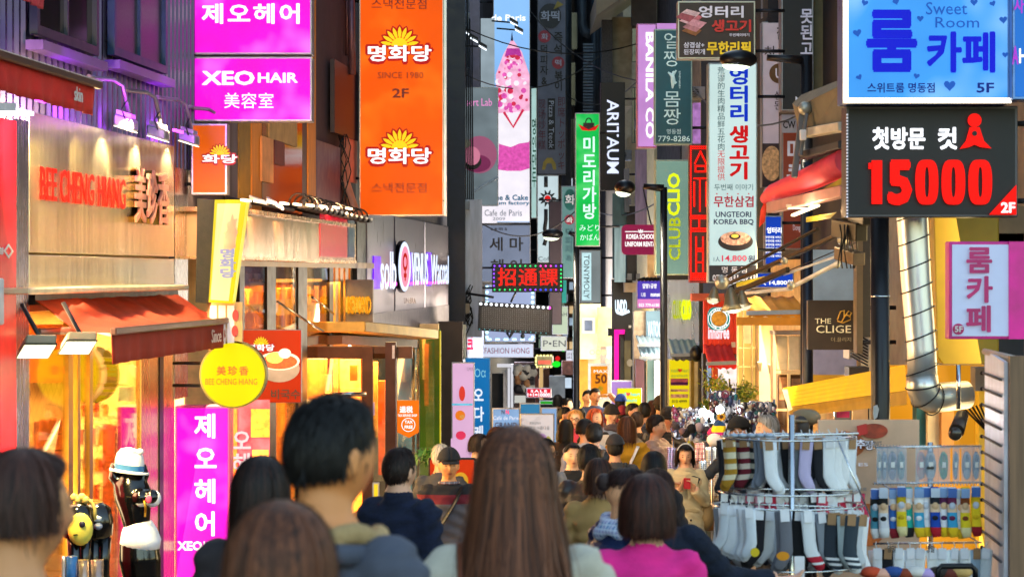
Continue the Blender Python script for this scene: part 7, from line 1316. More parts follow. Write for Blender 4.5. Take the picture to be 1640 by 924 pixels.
t = sign('small white board of hats pictured behind the flat cap', 1276, 672, 1290, 715, 15.8, M('pale_board', 'd8d0c8', .6, emit=.2), 'R', d=.03, brk=False); t = sign('colourful patch board under the yellow awning board', 1336, 655, 1364, 672, 21, M('patch_board', 'c03060', .5, emit=.3, var=.8, scale=12), 'R', d=.04, brk=False)
# cord of flags/bag handle at the bottom: black suitcase handle
o = MB().tube([P(1502, 930, 11.5), P(1502, 912, 11.5), P(1508, 906, 11.5), P(1556, 906, 11.5), P(1562, 912, 11.5), P(1562, 930, 11.5)], .014, 8).build('trolley_handle', BLACK); tag(o, 'black trolley handle rising at the bottom right', 'handle')
# ---------------------------------------------------------------- people
def attr_mat(name, att, col=(1, 1, 1), rough=.5, lo=.55, hi=1.35, sheen=0., spec=.5, sss=0.):
    if name in MATS: return MATS[name]
    m = bpy.data.materials.new(name); nt, b = nodes(m); L = nt.links.new; a = nt.nodes.new('ShaderNodeAttribute'); a.attribute_name = att
    if att == 'tone':
        mr = nt.nodes.new('ShaderNodeMapRange'); mr.inputs[3].default_value = lo; mr.inputs[4].default_value = hi; L(a.outputs['Fac'], mr.inputs[0]); mx = nt.nodes.new('ShaderNodeVectorMath'); mx.operation = 'SCALE'
        mx.inputs[0].default_value = col; L(mr.outputs[0], mx.inputs['Scale']); L(mx.outputs[0], b.inputs['Base Color'])
    else:
        L(a.outputs['Color'], b.inputs['Base Color']); n = nt.nodes.new('ShaderNodeTexNoise'); n.inputs['Scale'].default_value = 180; tc = nt.nodes.new('ShaderNodeTexCoord'); L(tc.outputs['Object'], n.inputs[0]); bp = nt.nodes.new('ShaderNodeBump'); bp.inputs['Strength'].default_value = .12; bp.inputs['Distance'].default_value = .003; L(n.outputs[0], bp.inputs['Height']); L(bp.outputs[0], b.inputs['Normal'])
    b.inputs['Roughness'].default_value = rough; b.inputs['Specular IOR Level'].default_value = spec; b.inputs['Sheen Weight'].default_value = sheen
    MATS[name] = m; return m
SKIN = attr_mat('skin', 'Col', rough=.5)
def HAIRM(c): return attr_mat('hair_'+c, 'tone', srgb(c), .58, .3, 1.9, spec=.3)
def head_grid(n=64, m=52):
    th = np.linspace(0, math.pi, m+1)[:, None]; ph = np.linspace(0, 2*math.pi, n+1)[None, :-1]
    d = np.stack([np.sin(th)*np.sin(ph), -np.sin(th)*np.cos(ph), np.cos(th)*np.ones_like(ph)], -1).reshape(-1, 3)
    x, y, z = d.T; X, Yv, Z = x*.073, y*.092, z*.112; t = np.clip(-z, 0, 1); fr = np.clip(-y*2, 0, 1)
    X = X*(1-.27*t**1.6); Yv = np.where(y > 0, Yv*1.06*(1-.55*t**1.5), Yv*(1-.04*t)); g = lambda a, b: np.exp(-(a/b)**2)
    Yv = Yv-fr*(.021*g(X, .011)*g(Z+.026, .017)+.010*g(X, .009)*g(Z-.0, .02)+.004*g(Z-.026, .009)*g(X, .05)+.0075*g(X, .021)*g(Z+.060, .008)+.009*g(X, .022)*g(Z+.094, .014)+.004*(g(X-.044, .018)+g(X+.044, .018))*g(Z+.022, .02)-.008*(g(X-.031, .013)+g(X+.031, .013))*g(Z-.006, .010)-.004*g(X, .02)*g(Z+.049, .004))
    v = np.stack([X, Yv, Z], -1)
    f = [(i*n+j, (i+1)*n+j, (i+1)*n+(j+1) % n, i*n+(j+1) % n) for i in range(m) for j in range(n)]
    return v, f
HV, HF = head_grid()
def remeshed(mb, vox):
    me = bpy.data.meshes.new('tmp'); me.from_pydata([tuple(v) for v in mb.v], [], mb.f); o = bpy.data.objects.new('tmp', me); TMP.collection.objects.link(o)
    r = o.modifiers.new('r', 'REMESH'); r.mode = 'VOXEL'; r.voxel_size = vox; s_ = o.modifiers.new('s', 'SMOOTH'); s_.factor = .5; s_.iterations = 2
    TMP.view_layers[0].update(); out = bpy.data.meshes.new_from_object(o.evaluated_get(TMP.view_layers[0].depsgraph)); bpy.data.objects.remove(o); bpy.data.meshes.remove(me); return out
def rotz(a): c, s_ = math.cos(a), math.sin(a); return np.array([[c, -s_, 0], [s_, c, 0], [0, 0, 1]])
def hair_mesh(style, length, n, seed, vol=.012, part=0., wid=.0028, bangs=False, flare=.0):
    R = np.random.default_rng(seed); V = []; Fc = []; T_ = []; off = 0
    def theta_end(ph):
        a = np.abs(ph); deg = np.degrees(a)
        if style == 'short': return np.radians(np.interp(deg, [0, 40, 60, 78, 92, 110, 180], [50, 54, 62, 76, 84, 112, 124]))
        fe = 72 if bangs else 47
        return np.radians(np.interp(deg, [0, 40, 58, 75, 180], [fe, fe, 70 if bangs else 58, 100, 100]))
    def path(ph, t0, ln, o, lift=0.):
        K_ = ln.shape[0]; u = np.linspace(0, 1, PTS)[None, :]; s_ = u*ln[:, None]; Rm = .107; th = t0[:, None]+s_/Rm; tm = np.radians(96); rest = np.clip((th-tm)*Rm, 0, None) if style != 'short' else 0*th; th = np.minimum(th, tm if style != 'short' else 3.1)
        oo = (o[:, None]+lift*s_); p_ = ph[:, None]
        if style == 'short': oo = oo*(1-.85*np.clip(th/theta_end(ph)[:, None], 0, 1)**3)+.0015
        X = np.sin(th)*np.sin(p_)*(.073+oo); Y_ = -np.sin(th)*np.cos(p_)*(.097+oo); Z = np.cos(th)*(.112+oo)*(1-.07*np.cos(th)**4)
        if style != 'short':
            k = 1+flare*rest; X = X*k; Y_ = Y_*k+rest*.16*np.clip(1.2-abs(Y_)*4, 0, 1)*(style == 'long'); Z = Z-rest; X = X+.004*np.sin(p_*9+rest*25)*np.minimum(rest*6, 1)
            if style == 'bob': cur = np.clip(rest-.06, 0, 1); X -= X*cur*2.2; Y_ -= Y_*cur*2.2
        return np.stack([X, Y_, Z], -1)
    PTS = 12; nA = 72; ph = np.linspace(-math.pi, math.pi, nA+1)[:-1]; t0 = np.full(nA, .02)
    te = theta_end(ph); ln = (te-.02)*.107; side = np.abs(np.degrees(ph)) > (64 if not bangs else 58)
    jag = 1+.03*np.sin(ph*13+seed)+.02*R.standard_normal(nA)
    if style != 'short': ln = np.where(side, length*jag, ln)
    p_ = path(ph, t0, ln, np.full(nA, vol)+.0035*np.sin(ph*17)*np.sin(ph*5+seed)+.0015*R.standard_normal(nA))
    inner = p_[:, -1:, :]*np.array([.82, .82, 1]); p_ = np.concatenate([p_, inner], 1); k_ = PTS+1; tone = np.clip(.45+.2*np.sin(ph*23+seed)+.15*R.standard_normal(nA), 0, 1)
    V.append(p_.reshape(-1, 3)); T_.append(np.repeat(tone, k_))
    Fc += [(i*k_+j, i*k_+j+1, ((i+1) % nA)*k_+j+1, ((i+1) % nA)*k_+j) for i in range(nA) for j in range(k_-1)]; off += nA*k_
    if n:
        ph = R.uniform(-math.pi, math.pi, n); te = theta_end(ph)
        if style == 'short': t0 = R.uniform(0, 1, n)**.8*te*.98; ln = np.minimum(R.uniform(.014, .032, n), (te-t0)*.107+.010); lift = .20
        else:
            t0 = R.uniform(0, 1, n)**1.3*np.minimum(te, 1.3)*.9; sd = np.abs(np.degrees(ph)) > (64 if not bangs else 58); ln = np.where(sd, length*(1+(.09 if style == 'long' else .04)*R.standard_normal(n))-t0*.107, (te-t0)*.107+.004); lift = 0.; ln = np.maximum(ln, .01)
        p_ = path(ph+.15*R.standard_normal(n)*(style == 'short'), t0, ln, vol+R.uniform(.0005, .006, n), lift); u = np.linspace(0, 1, PTS)[None, :, None]
        if style != 'short': p_ = p_+R.standard_normal((n, 1, 3))*(.010 if style == 'long' else .005)*u**2+.004*np.sin(u*9+R.uniform(0, 6, (n, 1, 1)))*u
        fly = (R.uniform(0, 1, (n, 1, 1)) < .05); p_ = p_+fly*R.standard_normal((n, 1, 3))*.016*u
        wv = wid*(1-.75*u); sd_ = np.stack([np.cos(ph), np.sin(ph), 0*ph], -1)[:, None, :]; a = p_-sd_*wv; b = p_+sd_*wv
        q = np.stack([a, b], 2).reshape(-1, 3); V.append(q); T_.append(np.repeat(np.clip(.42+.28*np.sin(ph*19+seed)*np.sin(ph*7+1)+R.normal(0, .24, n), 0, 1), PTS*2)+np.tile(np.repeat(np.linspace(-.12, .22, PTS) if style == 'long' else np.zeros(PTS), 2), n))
        for i in range(n):
            o_ = off+i*PTS*2; Fc += [(o_+2*j, o_+2*j+1, o_+2*j+3, o_+2*j+2) for j in range(PTS-1)]
    return np.concatenate(V), Fc, np.concatenate(T_)
def np_mesh(name, v, f, mat, par, att=None, vals=None, smooth=True):
    me = bpy.data.meshes.new(name); me.from_pydata(v.tolist(), [], f); me.materials.append(mat); me.polygons.foreach_set('use_smooth', [smooth]*len(f))
    if att: a = me.attributes.new(att, 'FLOAT', 'POINT'); a.data.foreach_set('value', vals.astype(np.float32))
    o = bpy.data.objects.new(name, me); COL.objects.link(o); o.parent = par; return o
ARM = {'down': ((.215, .03, 1.09), (.225, -.03, .86), (.225, -.05, .77)), 'phone': ((.20, -.06, 1.09), (.075, -.23, 1.22), (.035, -.27, 1.29)), 'shade': ((.34, -.10, 1.44), (.17, -.13, 1.59), (.08, -.125, 1.585)), 'reach': ((.24, -.22, 1.14), (.22, -.47, 1.10), (.21, -.56, 1.11)), 'side': ((.36, -.10, 1.14), (.60, -.16, 1.12), (.69, -.18, 1.14)), 'pocket': ((.24, .04, 1.10), (.19, -.06, .93), (.15, -.09, .88))}
def person(label, px, py, Y, yaw, top, hair=('short', .1), hc='17120f', legs='1c1d24', arms=('down', 'down'), hyaw=None, coat=0, skin='c89878', bulk=.008, vox=None, n=300, collar=1.43, face=True, lean=0., pants=None, quilt=0, female=False, h=None, ztop_off=0., group=None, hat=None, tilt=0., slim=1.):
    zt = P(0, py, Y).z; zg = gz(Y); H = (zt-zg) if h is None else h; s = H/1.67; hy = yaw if hyaw is None else hyaw
    t = thing('person', label, 'person', (P(px, 0, Y).x, Y, zt-H), group); t['base'] = (0, 0, 0); ry = math.radians(yaw); t.rotation_euler = (0, 0, ry); t.scale = (s, s, s)
    vox = vox or (.017 if Y > 20 else .013); mb = MB(); k = bulk; w_ = .93 if female else 1.
    rings = [(.74, .135, .10), (.82, .158, .115), (.92, .160+.5*k, .118), (1.02, .138+k, .104+k), (1.13, .150+k, .108+k), (1.24, (.168+k)*w_, .115+k), (1.32, (.180+k)*w_, .104+k), (1.375, (.150+k)*w_, .082+k*.5), (1.41, .088, .066), (1.44, .058+(k*.8 if collar > 1.43 else 0), .058+(k*.8 if collar > 1.43 else 0)), (1.50, .048, .052)]
    mb.tube([(0, .012 if z > 1.38 else (.0), z) for z, _, _ in rings], [(rx*slim, ry_) for _, rx, ry_ in rings], 20)
    if coat:
        zz = [1.08, .95, .8, coat]; mb.tube([(0, 0, z) for z in zz], [(.145+k+.02*i, .11+k+.012*i) for i in range(4)], 20)
    if collar > 1.44: mb.tube([(0, .015, 1.40), (0, .012, collar)], [(.085, .08), (.072, .072)], 16)
    hands = []
    for sd, ar in ((-1, arms[0]), (1, arms[1])):
        e, w3, hnd = [Vector((c[0]*sd, c[1], c[2])) for c in ARM[ar]]; S = Vector((.160*sd*w_*slim, 0, 1.345)); 
        mb.tube([S-Vector((.03*sd, 0, .0)), S+Vector((.015*sd, 0, -.01)), S.lerp(e, .5), e, e.lerp(w3, .5), w3.lerp(hnd, -.08)], [.05+k*.7, .054+k, .047+k, .042+k, .037+k, .031+k*.9], 12); mb.ball(S, .053+k, 10, 8); mb.ball(e, .041+k, 8, 6)
        d = (hnd-w3).normalized(); sdv = d.cross(Vector((0, 0, 1))); sdv = (sdv if sdv.length > .3 else Vector((1, 0, 0))).normalized(); nv = d.cross(sdv).normalized(); mb.tube([w3-d*.02, w3+d*.03], [.024, .022], 8); pc = w3+d*.055; a3 = Vector((0, 0, 0))
        mb.tube([w3+d*.01, w3+d*.05, w3+d*.095], [(.026, .014), (.038, .014), (.036, .012)], 10)
        for fi, ln in enumerate((.066, .076, .070, .055)):
            b0 = w3+d*.088+sdv*(-.028+.0185*fi); m1 = b0+d*ln*.5+nv*.006*sd; mb.tube([b0, m1, b0+d*ln*.85+nv*.028*sd], [.0095, .009, .007], 7)
        tb = w3+d*.035+sdv*-.03; mb.tube([tb, tb-sdv*.022+d*.022, tb-sdv*.024+d*.052], [.012, .011, .008], 7); hands.append((np.array(w3+d*.08), np.array(w3-d*.012), np.array(d)))
        st_ = .05*(1 if sd > 0 else -1)*(.0 if face else 1)
        mb.tube([(.082*sd, 0, .84), (.09*sd, -.015+st_, .47), (.092*sd, .02+st_*2, .10), (.092*sd, .02+st_*2, .04)], [.09, .062, .046, .042], 12); mb.ball((.095*sd, -.045+st_*2, .04), (.044, .125, .04), 12, 8)
    hc_ = Vector((0, -.008-lean, 1.558)); hr = rotz(math.radians(hy-yaw)); tl = math.radians(tilt); Rt = np.array([[1, 0, 0], [0, math.cos(tl), -math.sin(tl)], [0, math.sin(tl), math.cos(tl)]]); HR_ = hr@Rt
    hv = HV@HR_.T+np.array(hc_); mb.add([tuple(v) for v in hv], HF)
    for sd in (-1, 1):
        c = HR_@np.array([.077*sd, .014, -.008])+np.array(hc_); ea = math.radians(hy-yaw); mb.tube([c+Vector((0, 0, .03)), c+Vector((0, 0, .012)), c+Vector((0, 0, -.012)), c+Vector((0, 0, -.032))], [(.008, .009), (.009, .017), (.009, .014), (.006, .007)], 10)
    me = remeshed(mb, vox); me.name = 'body'; nv_ = len(me.vertices); co = np.empty(nv_*3, np.float32); me.vertices.foreach_get('co', co); co = co.reshape(-1, 3).astype(float)
    nf = len(me.polygons); fc = np.empty(nf*3, np.float32); me.polygons.foreach_get('center', fc); fc = fc.reshape(-1, 3)
    # cloth folds and quilting as real relief
    no = np.empty(nv_*3, np.float32); me.vertices.foreach_get('normal', no); no = no.reshape(-1, 3); z = co[:, 2]; cl_ = (z < collar-.03) & (z > .1)
    isarm = np.abs(co[:, 0]) > .17; amp = np.where(cl_, .007, 0)*(1+2*k*20*0); sd0 = sum(map(ord, label)) % 97
    disp = amp*(np.sin(co[:, 0]*31+z*17+sd0)*np.sin(z*43+co[:, 1]*29+sd0)+.7*np.sin(z*71+co[:, 0]*23+co[:, 1]*37))
    if quilt: disp = np.where(cl_ & (z > .8), .013*np.abs(np.sin(z*math.pi/quilt))-.006, disp)
    for hcn, wr, d in hands:
        mh = np.linalg.norm(co-hcn, axis=1) < .12; disp[mh] *= .0
    co2 = co+no*disp[:, None]; me.vertices.foreach_set('co', co2.astype(np.float32).ravel())
    mi = np.ones(nf, int); zf = fc[:, 2]; hd = np.linalg.norm((fc-np.array(hc_))/np.array([1, 1, 1.15]), axis=1) < .115; mi[(zf > collar) | (hd & (zf > 1.43))] = 0; mi[(zf < (coat or .86)) & (np.abs(fc[:, 0]) < .21)] = 2; mi[zf < .085] = 3
    for hcn, wr, d in hands: mi[(((fc-wr)@d) > 0) & (np.linalg.norm(fc-hcn, axis=1) < .13)] = 0
    for m_ in (SKIN, top, pants or M('trousers_'+legs, legs, .85, bump=.3, bscale=200), M('shoe_black', '1a1a1c', .5)): me.materials.append(m_)
    me.polygons.foreach_set('material_index', mi); me.polygons.foreach_set('use_smooth', [True]*nf)
    sk = np.array(srgb(skin)); col = np.tile(np.append(sk, 1), (nv_, 1)); lc = (co-np.array(hc_))@HR_; fr = lc[:, 1] < -.03; g = lambda a, b: np.exp(-(a/b)**2)
    def paint(wt, c_): wt = (np.clip(wt, 0, 1)*fr)[:, None]; col[:, :3] = col[:, :3]*(1-wt)+np.array(srgb(c_))*wt
    paint(.45*(g(lc[:, 0]-.045, .02)+g(lc[:, 0]+.045, .02))*g(lc[:, 2]+.03, .02), 'c86a50'); paint(1.6*g(lc[:, 0], .022)**2*g(lc[:, 2]+.061, .0075), '9a3a34')
    for sd in (-1, 1): paint(.9*g(lc[:, 0]-.031*sd, .016)**2*g(lc[:, 2]-.027, .005), '3a2418'); paint(1.3*g(lc[:, 0]-.031*sd, .012)**2*g(lc[:, 2]-.004, .0045), '1a120e')
    a = me.color_attributes.new('Col', 'FLOAT_COLOR', 'POINT'); a.data.foreach_set('color', col.astype(np.float32).ravel())
    bo = bpy.data.objects.new('body', me); COL.objects.link(bo); bo.parent = t
    st_, ln = hair[0], hair[1]; kw = hair[2] if len(hair) > 2 else {}
    if st_ != 'none':
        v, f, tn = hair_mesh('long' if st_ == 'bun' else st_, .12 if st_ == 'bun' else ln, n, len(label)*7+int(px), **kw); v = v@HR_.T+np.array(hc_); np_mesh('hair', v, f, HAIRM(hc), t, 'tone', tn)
        if st_ == 'bun':
            m = MB(); c = HR_@np.array([0, .105, .055])+np.array(hc_); m.ball(c, .042, 14, 10); o = m.build('hair_bun', M('bun_'+hc, hc, .5, bump=.6, bscale=60, stretch=(1, 1, 6)), None); o.parent = t
    def hl(p_): return Vector((HR_@np.array(p_))+np.array(hc_))
    t['hc'] = tuple(hc_)
    if hat:
        kind, c_ = hat; m = MB(); rows = []; zs = np.linspace(0, 1, 9)
        for u in zs:
            th = .04+u*(1.45 if kind == 'beanie' else 1.30); rr = .016 if kind == 'beanie' else .018
            rows.append([hl((math.sin(th)*math.sin(p_)*(.076+rr), -math.sin(th)*math.cos(p_)*(.098+rr)+.004, .014+math.cos(th)*(.112+rr))) for p_ in np.linspace(0, 2*math.pi, 25)])
        m.grid(rows); o = m.build('beanie' if kind == 'beanie' else 'cap', M('hat_'+c_, c_, .85, bump=.5, bscale=160, stretch=(3, 3, 1)), None, solid=.004); o.parent = t
        if kind == 'cap':
            m = MB(); rows = []
            for u in (0, .5, 1): rows.append([hl((x*(1-.12*u), -.088-.075*u*(1-(x/.1)**2), .040-.020*u-.6*x*x)) for x in np.linspace(-.072, .072, 9)])
            m.grid(rows); o = m.build('peak', M('hat_'+c_, c_), None, solid=.005); o.parent = t
        if kind == 'beanie':
            m = MB(); m.tube([hl((math.sin(p_)*.094, -math.cos(p_)*.115, .024)) for p_ in np.linspace(0, 2*math.pi, 25)], .014, 8); o = m.build('turned_brim', M('hat_'+c_, c_), None); o.parent = t
    t['HR'] = [float(x) for x in HR_.ravel()]; return t
def acc(t, name, m, mt, solid=0.): o = m.build(name, mt, None, solid=solid); o.parent = t; return o
def glasses(t, c='141414'):
    HR_ = np.array(t['HR']).reshape(3, 3); h_ = np.array(t['hc']); m = MB()
    hl = lambda p_: Vector(HR_@np.array(p_)+h_)
    for sd in (-1, 1):
        m.tube([hl((.032*sd+.025*math.cos(a), -.100+.004*abs(math.cos(a)), .004+.017*math.sin(a))) for a in np.linspace(0, 6.2832, 17)], .0032, 5); m.tube([hl((.057*sd, -.096, .006)), hl((.076*sd, 0, .008))], .0025, 4)
    m.tube([hl((-.008, -.104, .006)), hl((.008, -.104, .006))], .003, 4); acc(t, 'glasses', m, M('frame_'+c, c, .3))
def neck_scarf(t, mt, r=.045, R_=.095, z=1.42, tail=0):
    m = MB()
    for j in range(3): m.tube([((R_+.012*j)*math.cos(a), (R_*.9+.01*j)*math.sin(a)+.005, z-.02*j+.012*math.sin(a*3+j)) for a in np.linspace(0, 6.2832, 25)], [r*(.8+.2*math.sin(i*1.3+j)) for i in range(25)], 10)
    if tail: m.tube([(.04, -.10, z), (.05, -.15, z-.12), (.05, -.15, z-tail)], [(.05, .02)]*3, 8)
    acc(t, 'neck_scarf', m, mt)
def strap(t, pts, mt, w_=.012, name='bag_strap'):
    m = MB(); m.tube(pts, [(w_*1.4, w_*.35)]*len(pts), 8); acc(t, name, m, mt)
# ---- clothing materials
def cloth(c, kind='plain'):
    nm = 'cloth_%s_%s' % (c, kind)
    if kind == 'knit': return M(nm, c, .95, bump=.7, bscale=140, stretch=(1, 1, 2.5), var=.2)
    if kind == 'fleece': return M(nm, c, .98, bump=1., bscale=90, stretch=(1, 1, 3), var=.35, scale=14)
    if kind == 'down': return M(nm, c, .45, bump=.25, bscale=30, var=.15)
    return M(nm, c, .85, bump=.35, bscale=220, var=.15)
HB = '1a100c'; HK = '0e0b0b'; BRN = '3a1e12'; SK1, SK2, SK3 = 'd8a888', 'c49070', 'e8c4a8'
# nearest, out of focus
person('dark haired person cut off at the bottom left corner, cheek lit warm', 30, 724, 4.6, 140, cloth('6a4a2c'), ('bob', .20), '3a2018', face=False, n=2200, hyaw=118, skin='d09060', female=True)
person('person with glossy brown hair at the bottom edge, in front of the tall man', 448, 818, 3.9, 178, cloth('2c2830'), ('long', .42, dict(vol=.022)), '5c3420', n=2600, female=True)
t = person('tall man with short black hair and pale fur lined collar, seen from behind', 528, 640, 5.0, 140, cloth('4a4e5e', 'plain'), ('short', .1, dict(vol=.013, wid=.0022)), '0f0c0b', n=5200, hyaw=136, tilt=9, skin='d08850', vox=.009, collar=1.42, bulk=.02, face=False)
m = MB(); m.tube([(.115*math.cos(a), .095*math.sin(a)+.012, 1.405+.012*math.sin(a)+.01*math.sin(5*a)) for a in np.linspace(-.9, math.pi+.9, 25)], .022, 10); acc(t, 'fur_collar', m, M('fleece_beige', 'c0a070', .95, bump=1., bscale=120, var=.3))
m = MB(); m.tube([(.135*math.cos(a), .125*math.sin(a)+.012, 1.375+.01*math.sin(a)) for a in np.linspace(-.6, math.pi+.6, 25)], .022, 10); acc(t, 'collar', m, cloth('4a4e5e'))
t = person('woman with very long straight brown hair in a cream knitted jacket', 826, 693, 5.7, 180, cloth('c8c0b0', 'knit'), ('long', .56, dict(vol=.020, wid=.0026, flare=1.7)), '5e3622', n=5200, female=True, bulk=.016, face=False)
strap(t, [(.10, -.10, 1.38), (.115, .03, 1.415), (.11, .13, 1.30), (.08, .15, 1.1), (.05, .155, .95)], M('tan_strap', '7a3c1c', .5), .016)
t = person('woman with a rounded dark brown bob in a bright pink jumper', 1036, 768, 8.4, 176, cloth('f42c94', 'knit'), ('bob', .255, dict(vol=.030, wid=.0024)), '3a1c14', n=3600, female=True, bulk=.012, face=False)
person('woman with long dark hair behind the shoulder of the tall man', 416, 736, 7.6, 170, cloth('2a2226'), ('long', .40, dict(vol=.018)), '24120c', n=1500, female=True)
t = person('man in a navy fleece jacket with short dark brown hair, turned away', 640, 720, 12.2, 150, cloth('141c38', 'fleece'), ('short', .1, dict(vol=.014, wid=.0026)), '24140e', n=4200, hyaw=142, vox=.010, collar=1.455, bulk=.026, skin='d8a080', face=False)
t = person('man in a black cap facing the camera, jumper striped black, wine and grey', 719, 722, 17.8, 4, striped('banded_jumper', [(0, '5a5054'), (.66, '5a5054'), (.755, '6a1020'), (.80, '17141a')]), ('short', .1), HK, skin='d08c58', vox=.0085, hat=('cap', '15151c'), bulk=.02, n=500, hyaw=8, arms=('down', 'down'))
strap(t, [(.10, -.10, 1.40), (.04, -.145, 1.28), (-.06, -.15, 1.12), (-.15, -.12, .98)], BLACK, .018)
m = MB(); m.tube([(.075*math.cos(a), .07*math.sin(a)+.005, 1.425) for a in np.linspace(-2.9, -.2, 13)], .013, 8); acc(t, 'shirt_collar', m, plaid('check_collar', 'a8a8b0', '3a3a48', '6a2a30'))
t = person('woman with a hair bun, blue and lilac scarf and navy padded jacket', 1000, 752, 10.5, 120, cloth('16244a', 'down'), ('bun', .12, dict(vol=.014)), '2a1410', n=1800, hyaw=100, quilt=.07, bulk=.035, skin='d89870', female=True, face=False, vox=.011)
neck_scarf(t, plaid('scarf_blue', '6a88b8', 'a8a0c8', 'd0d8e8'), .04)
t = person('person with brown hair reaching one navy sleeve toward the socks', 1052, 757, 10.8, 178, cloth('101a30', 'fleece'), ('short', .1, dict(vol=.024)), '3a1c10', n=1800, arms=('side', 'down'), bulk=.024, vox=.0085, face=False, skin='d8a084')
m = MB(); m.box(-.74, -.69, -.21, -.195, 1.13, 1.24); 
acc(t, 'held_phone', m, M('phone_white', 'd8d8e0', .3))
pi_ = person; 
t = sign('orange red poster in a black frame standing behind the man in the black cap', 686, 733, 762, 800, 20, LIT('poster_red', 'f04010', .6, .15), d=.05, brk=False, frame=BLACK, fr=.015); disc(t, 738, 770, 12, 19.97, LIT('poster_gold', 'f0b030', .7), ry=14, name='picture')
sign('small yellow poster low by the bronze door', 596, 772, 608, 800, 25, YF, d=.03, brk=False)
t = thing('potted_plant', 'green leafy plant by the shop window behind the navy fleece jacket', 'plant', (P(690, 0, 24).x, 24, gz(24))); m = MB()
for k in range(160):
    c = P(690+random.gauss(0, 14), 722+abs(random.gauss(0, 9)), 24+random.gauss(0, .15)); d1 = Vector([random.gauss(0, 1) for _ in range(3)]).normalized()*.06; d2 = Vector([random.gauss(0, 1) for _ in range(3)]).normalized()*.018; m.add([c-d1, c+d2, c+d1, c-d2], [(0, 1, 2, 3)])
o = m.build('foliage', M('leaf_green', '3a6a1c', .5, var=.5), t); o['kind'] = 'stuff'
x_ = P(690, 0, 24).x; MB().tube([(x_, 24, gz(24)), (x_, 24, gz(24)+.4)], [.14, .18], 14).build('pot', M('pot_clay', '6a4030', .7), t); MB().tube([(x_, 24, gz(24)+.3), (x_, 24, P(0, 730, 24).z)], .02, 6).build('stem', M('stem_green', '2c4018', .7), t)
# glossy black mannequin with hat
GB = M('gloss_black', '060608', .12, 0, .0, spec=.6); YM = 16.8
t = thing('mannequin', 'glossy black mannequin torso in a white bowler hat and white spotted bikini', 'mannequin', (P(215, 0, YM).x, YM, gz(YM)))
def pt(x, y, dy=0): return tuple(P(x, y, YM)+Vector((0, dy, 0)))
m = MB(); r_ = lambda px: px/F*YM
m.tube([pt(228, 985), pt(228, 930), pt(224, 895), pt(222, 868), pt(219, 842), pt(216, 815), pt(213, 792), pt(208, 772), pt(206, 752)], [(r_(24), .09), (r_(30), .11), (r_(34), .125), (r_(31), .11), (r_(21), .085), (r_(26), .10), (r_(31), .105), (r_(27), .08), (r_(10), .045)], 20)
m.tube([pt(196, 775), pt(182, 762), pt(183, 748), pt(200, 745, .05)], [r_(12), r_(10), r_(9), r_(8)], 12); m.tube([pt(222, 775), pt(232, 760), pt(226, 746, .05)], [r_(10), r_(8), r_(7)], 12); m.ball(pt(206, 738), (r_(15), .075, r_(19)), 14, 10); m.tube([pt(210, 1120), pt(212, 985)], [r_(14), r_(22)], 12); m.tube([pt(244, 1120), pt(242, 985)], [r_(14), r_(22)], 12)
for x in (228, 246): m.ball(pt(x, 794, -.075), (r_(13), .06, r_(13)), 14, 10)
me = remeshed(m, .012); v_ = np.array([vv.co for vv in me.vertices]); bo = bpy.data.objects.new('torso', me); me.materials.append(GB); me.polygons.foreach_set('use_smooth', [True]*len(me.polygons)); COL.objects.link(bo); bo.parent = t; bo.location = -Vector(t['base'])
for x in (228, 247): MB().ball(pt(x, 796, -.078), (r_(14), .04, r_(14)), 16, 10).build('bikini_cup', M('white_fur', 'd8d8e4', .8, bump=.3), t)
MB().ball(pt(243, 796, -.14), (r_(5), .008, r_(7)), 10, 8).build('pink_spot', M('pink_spot', 'd04878', .6), t)
m = MB(); m.tube([pt(221, 836), pt(223, 850), pt(225, 866), pt(226, 880)], [(r_(22), .088), (r_(29), .108), (r_(33.5), .124), (r_(30), .11)], 20); m.build('bikini_bottom', M('white_fur'), t); MB().tube([pt(236, 798, -.14), pt(238, 812, -.13), pt(236, 824, -.11)], .008, 6).build('gold_chain', M('gold_chain', 'd0a030', .3, 1), t)
h_ = thing('bowler_hat', 'white bowler hat with a blue band and small bow on the mannequin', 'hat', pt(207, 760)); WH = M('white_felt', 'd4d4dc', .9, bump=.4, bscale=160)
rows = []
for rr, zz in ((32, 756), (31, 752), (24, 754), (23, 747), (23, 738), (21, 728), (15, 720), (6, 717), (.5, 716.5)): rows.append([Vector(pt(207+2*(756-zz)/40, zz))+Vector((math.cos(a)*r_(rr), math.sin(a)*r_(rr)*.9, math.cos(a)*-.018*(rr/32))) for a in np.linspace(0, 6.2832, 33)])
MB().grid(rows).build('crown', WH, h_, solid=.005)
rows = [[Vector(pt(207.6, zz))+Vector((math.cos(a)*r_(24), math.sin(a)*r_(24)*.92, math.cos(a)*-.014)) for a in np.linspace(0, 6.2832, 33)] for zz in (752, 743)]; MB().grid(rows).build('band', M('band_blue', '10508a', .7), h_)
for dx in (-6, 6): MB().ball(pt(220+dx, 722, -.05), (r_(6), .02, r_(5)), 10, 7).build('bow', WH, h_)
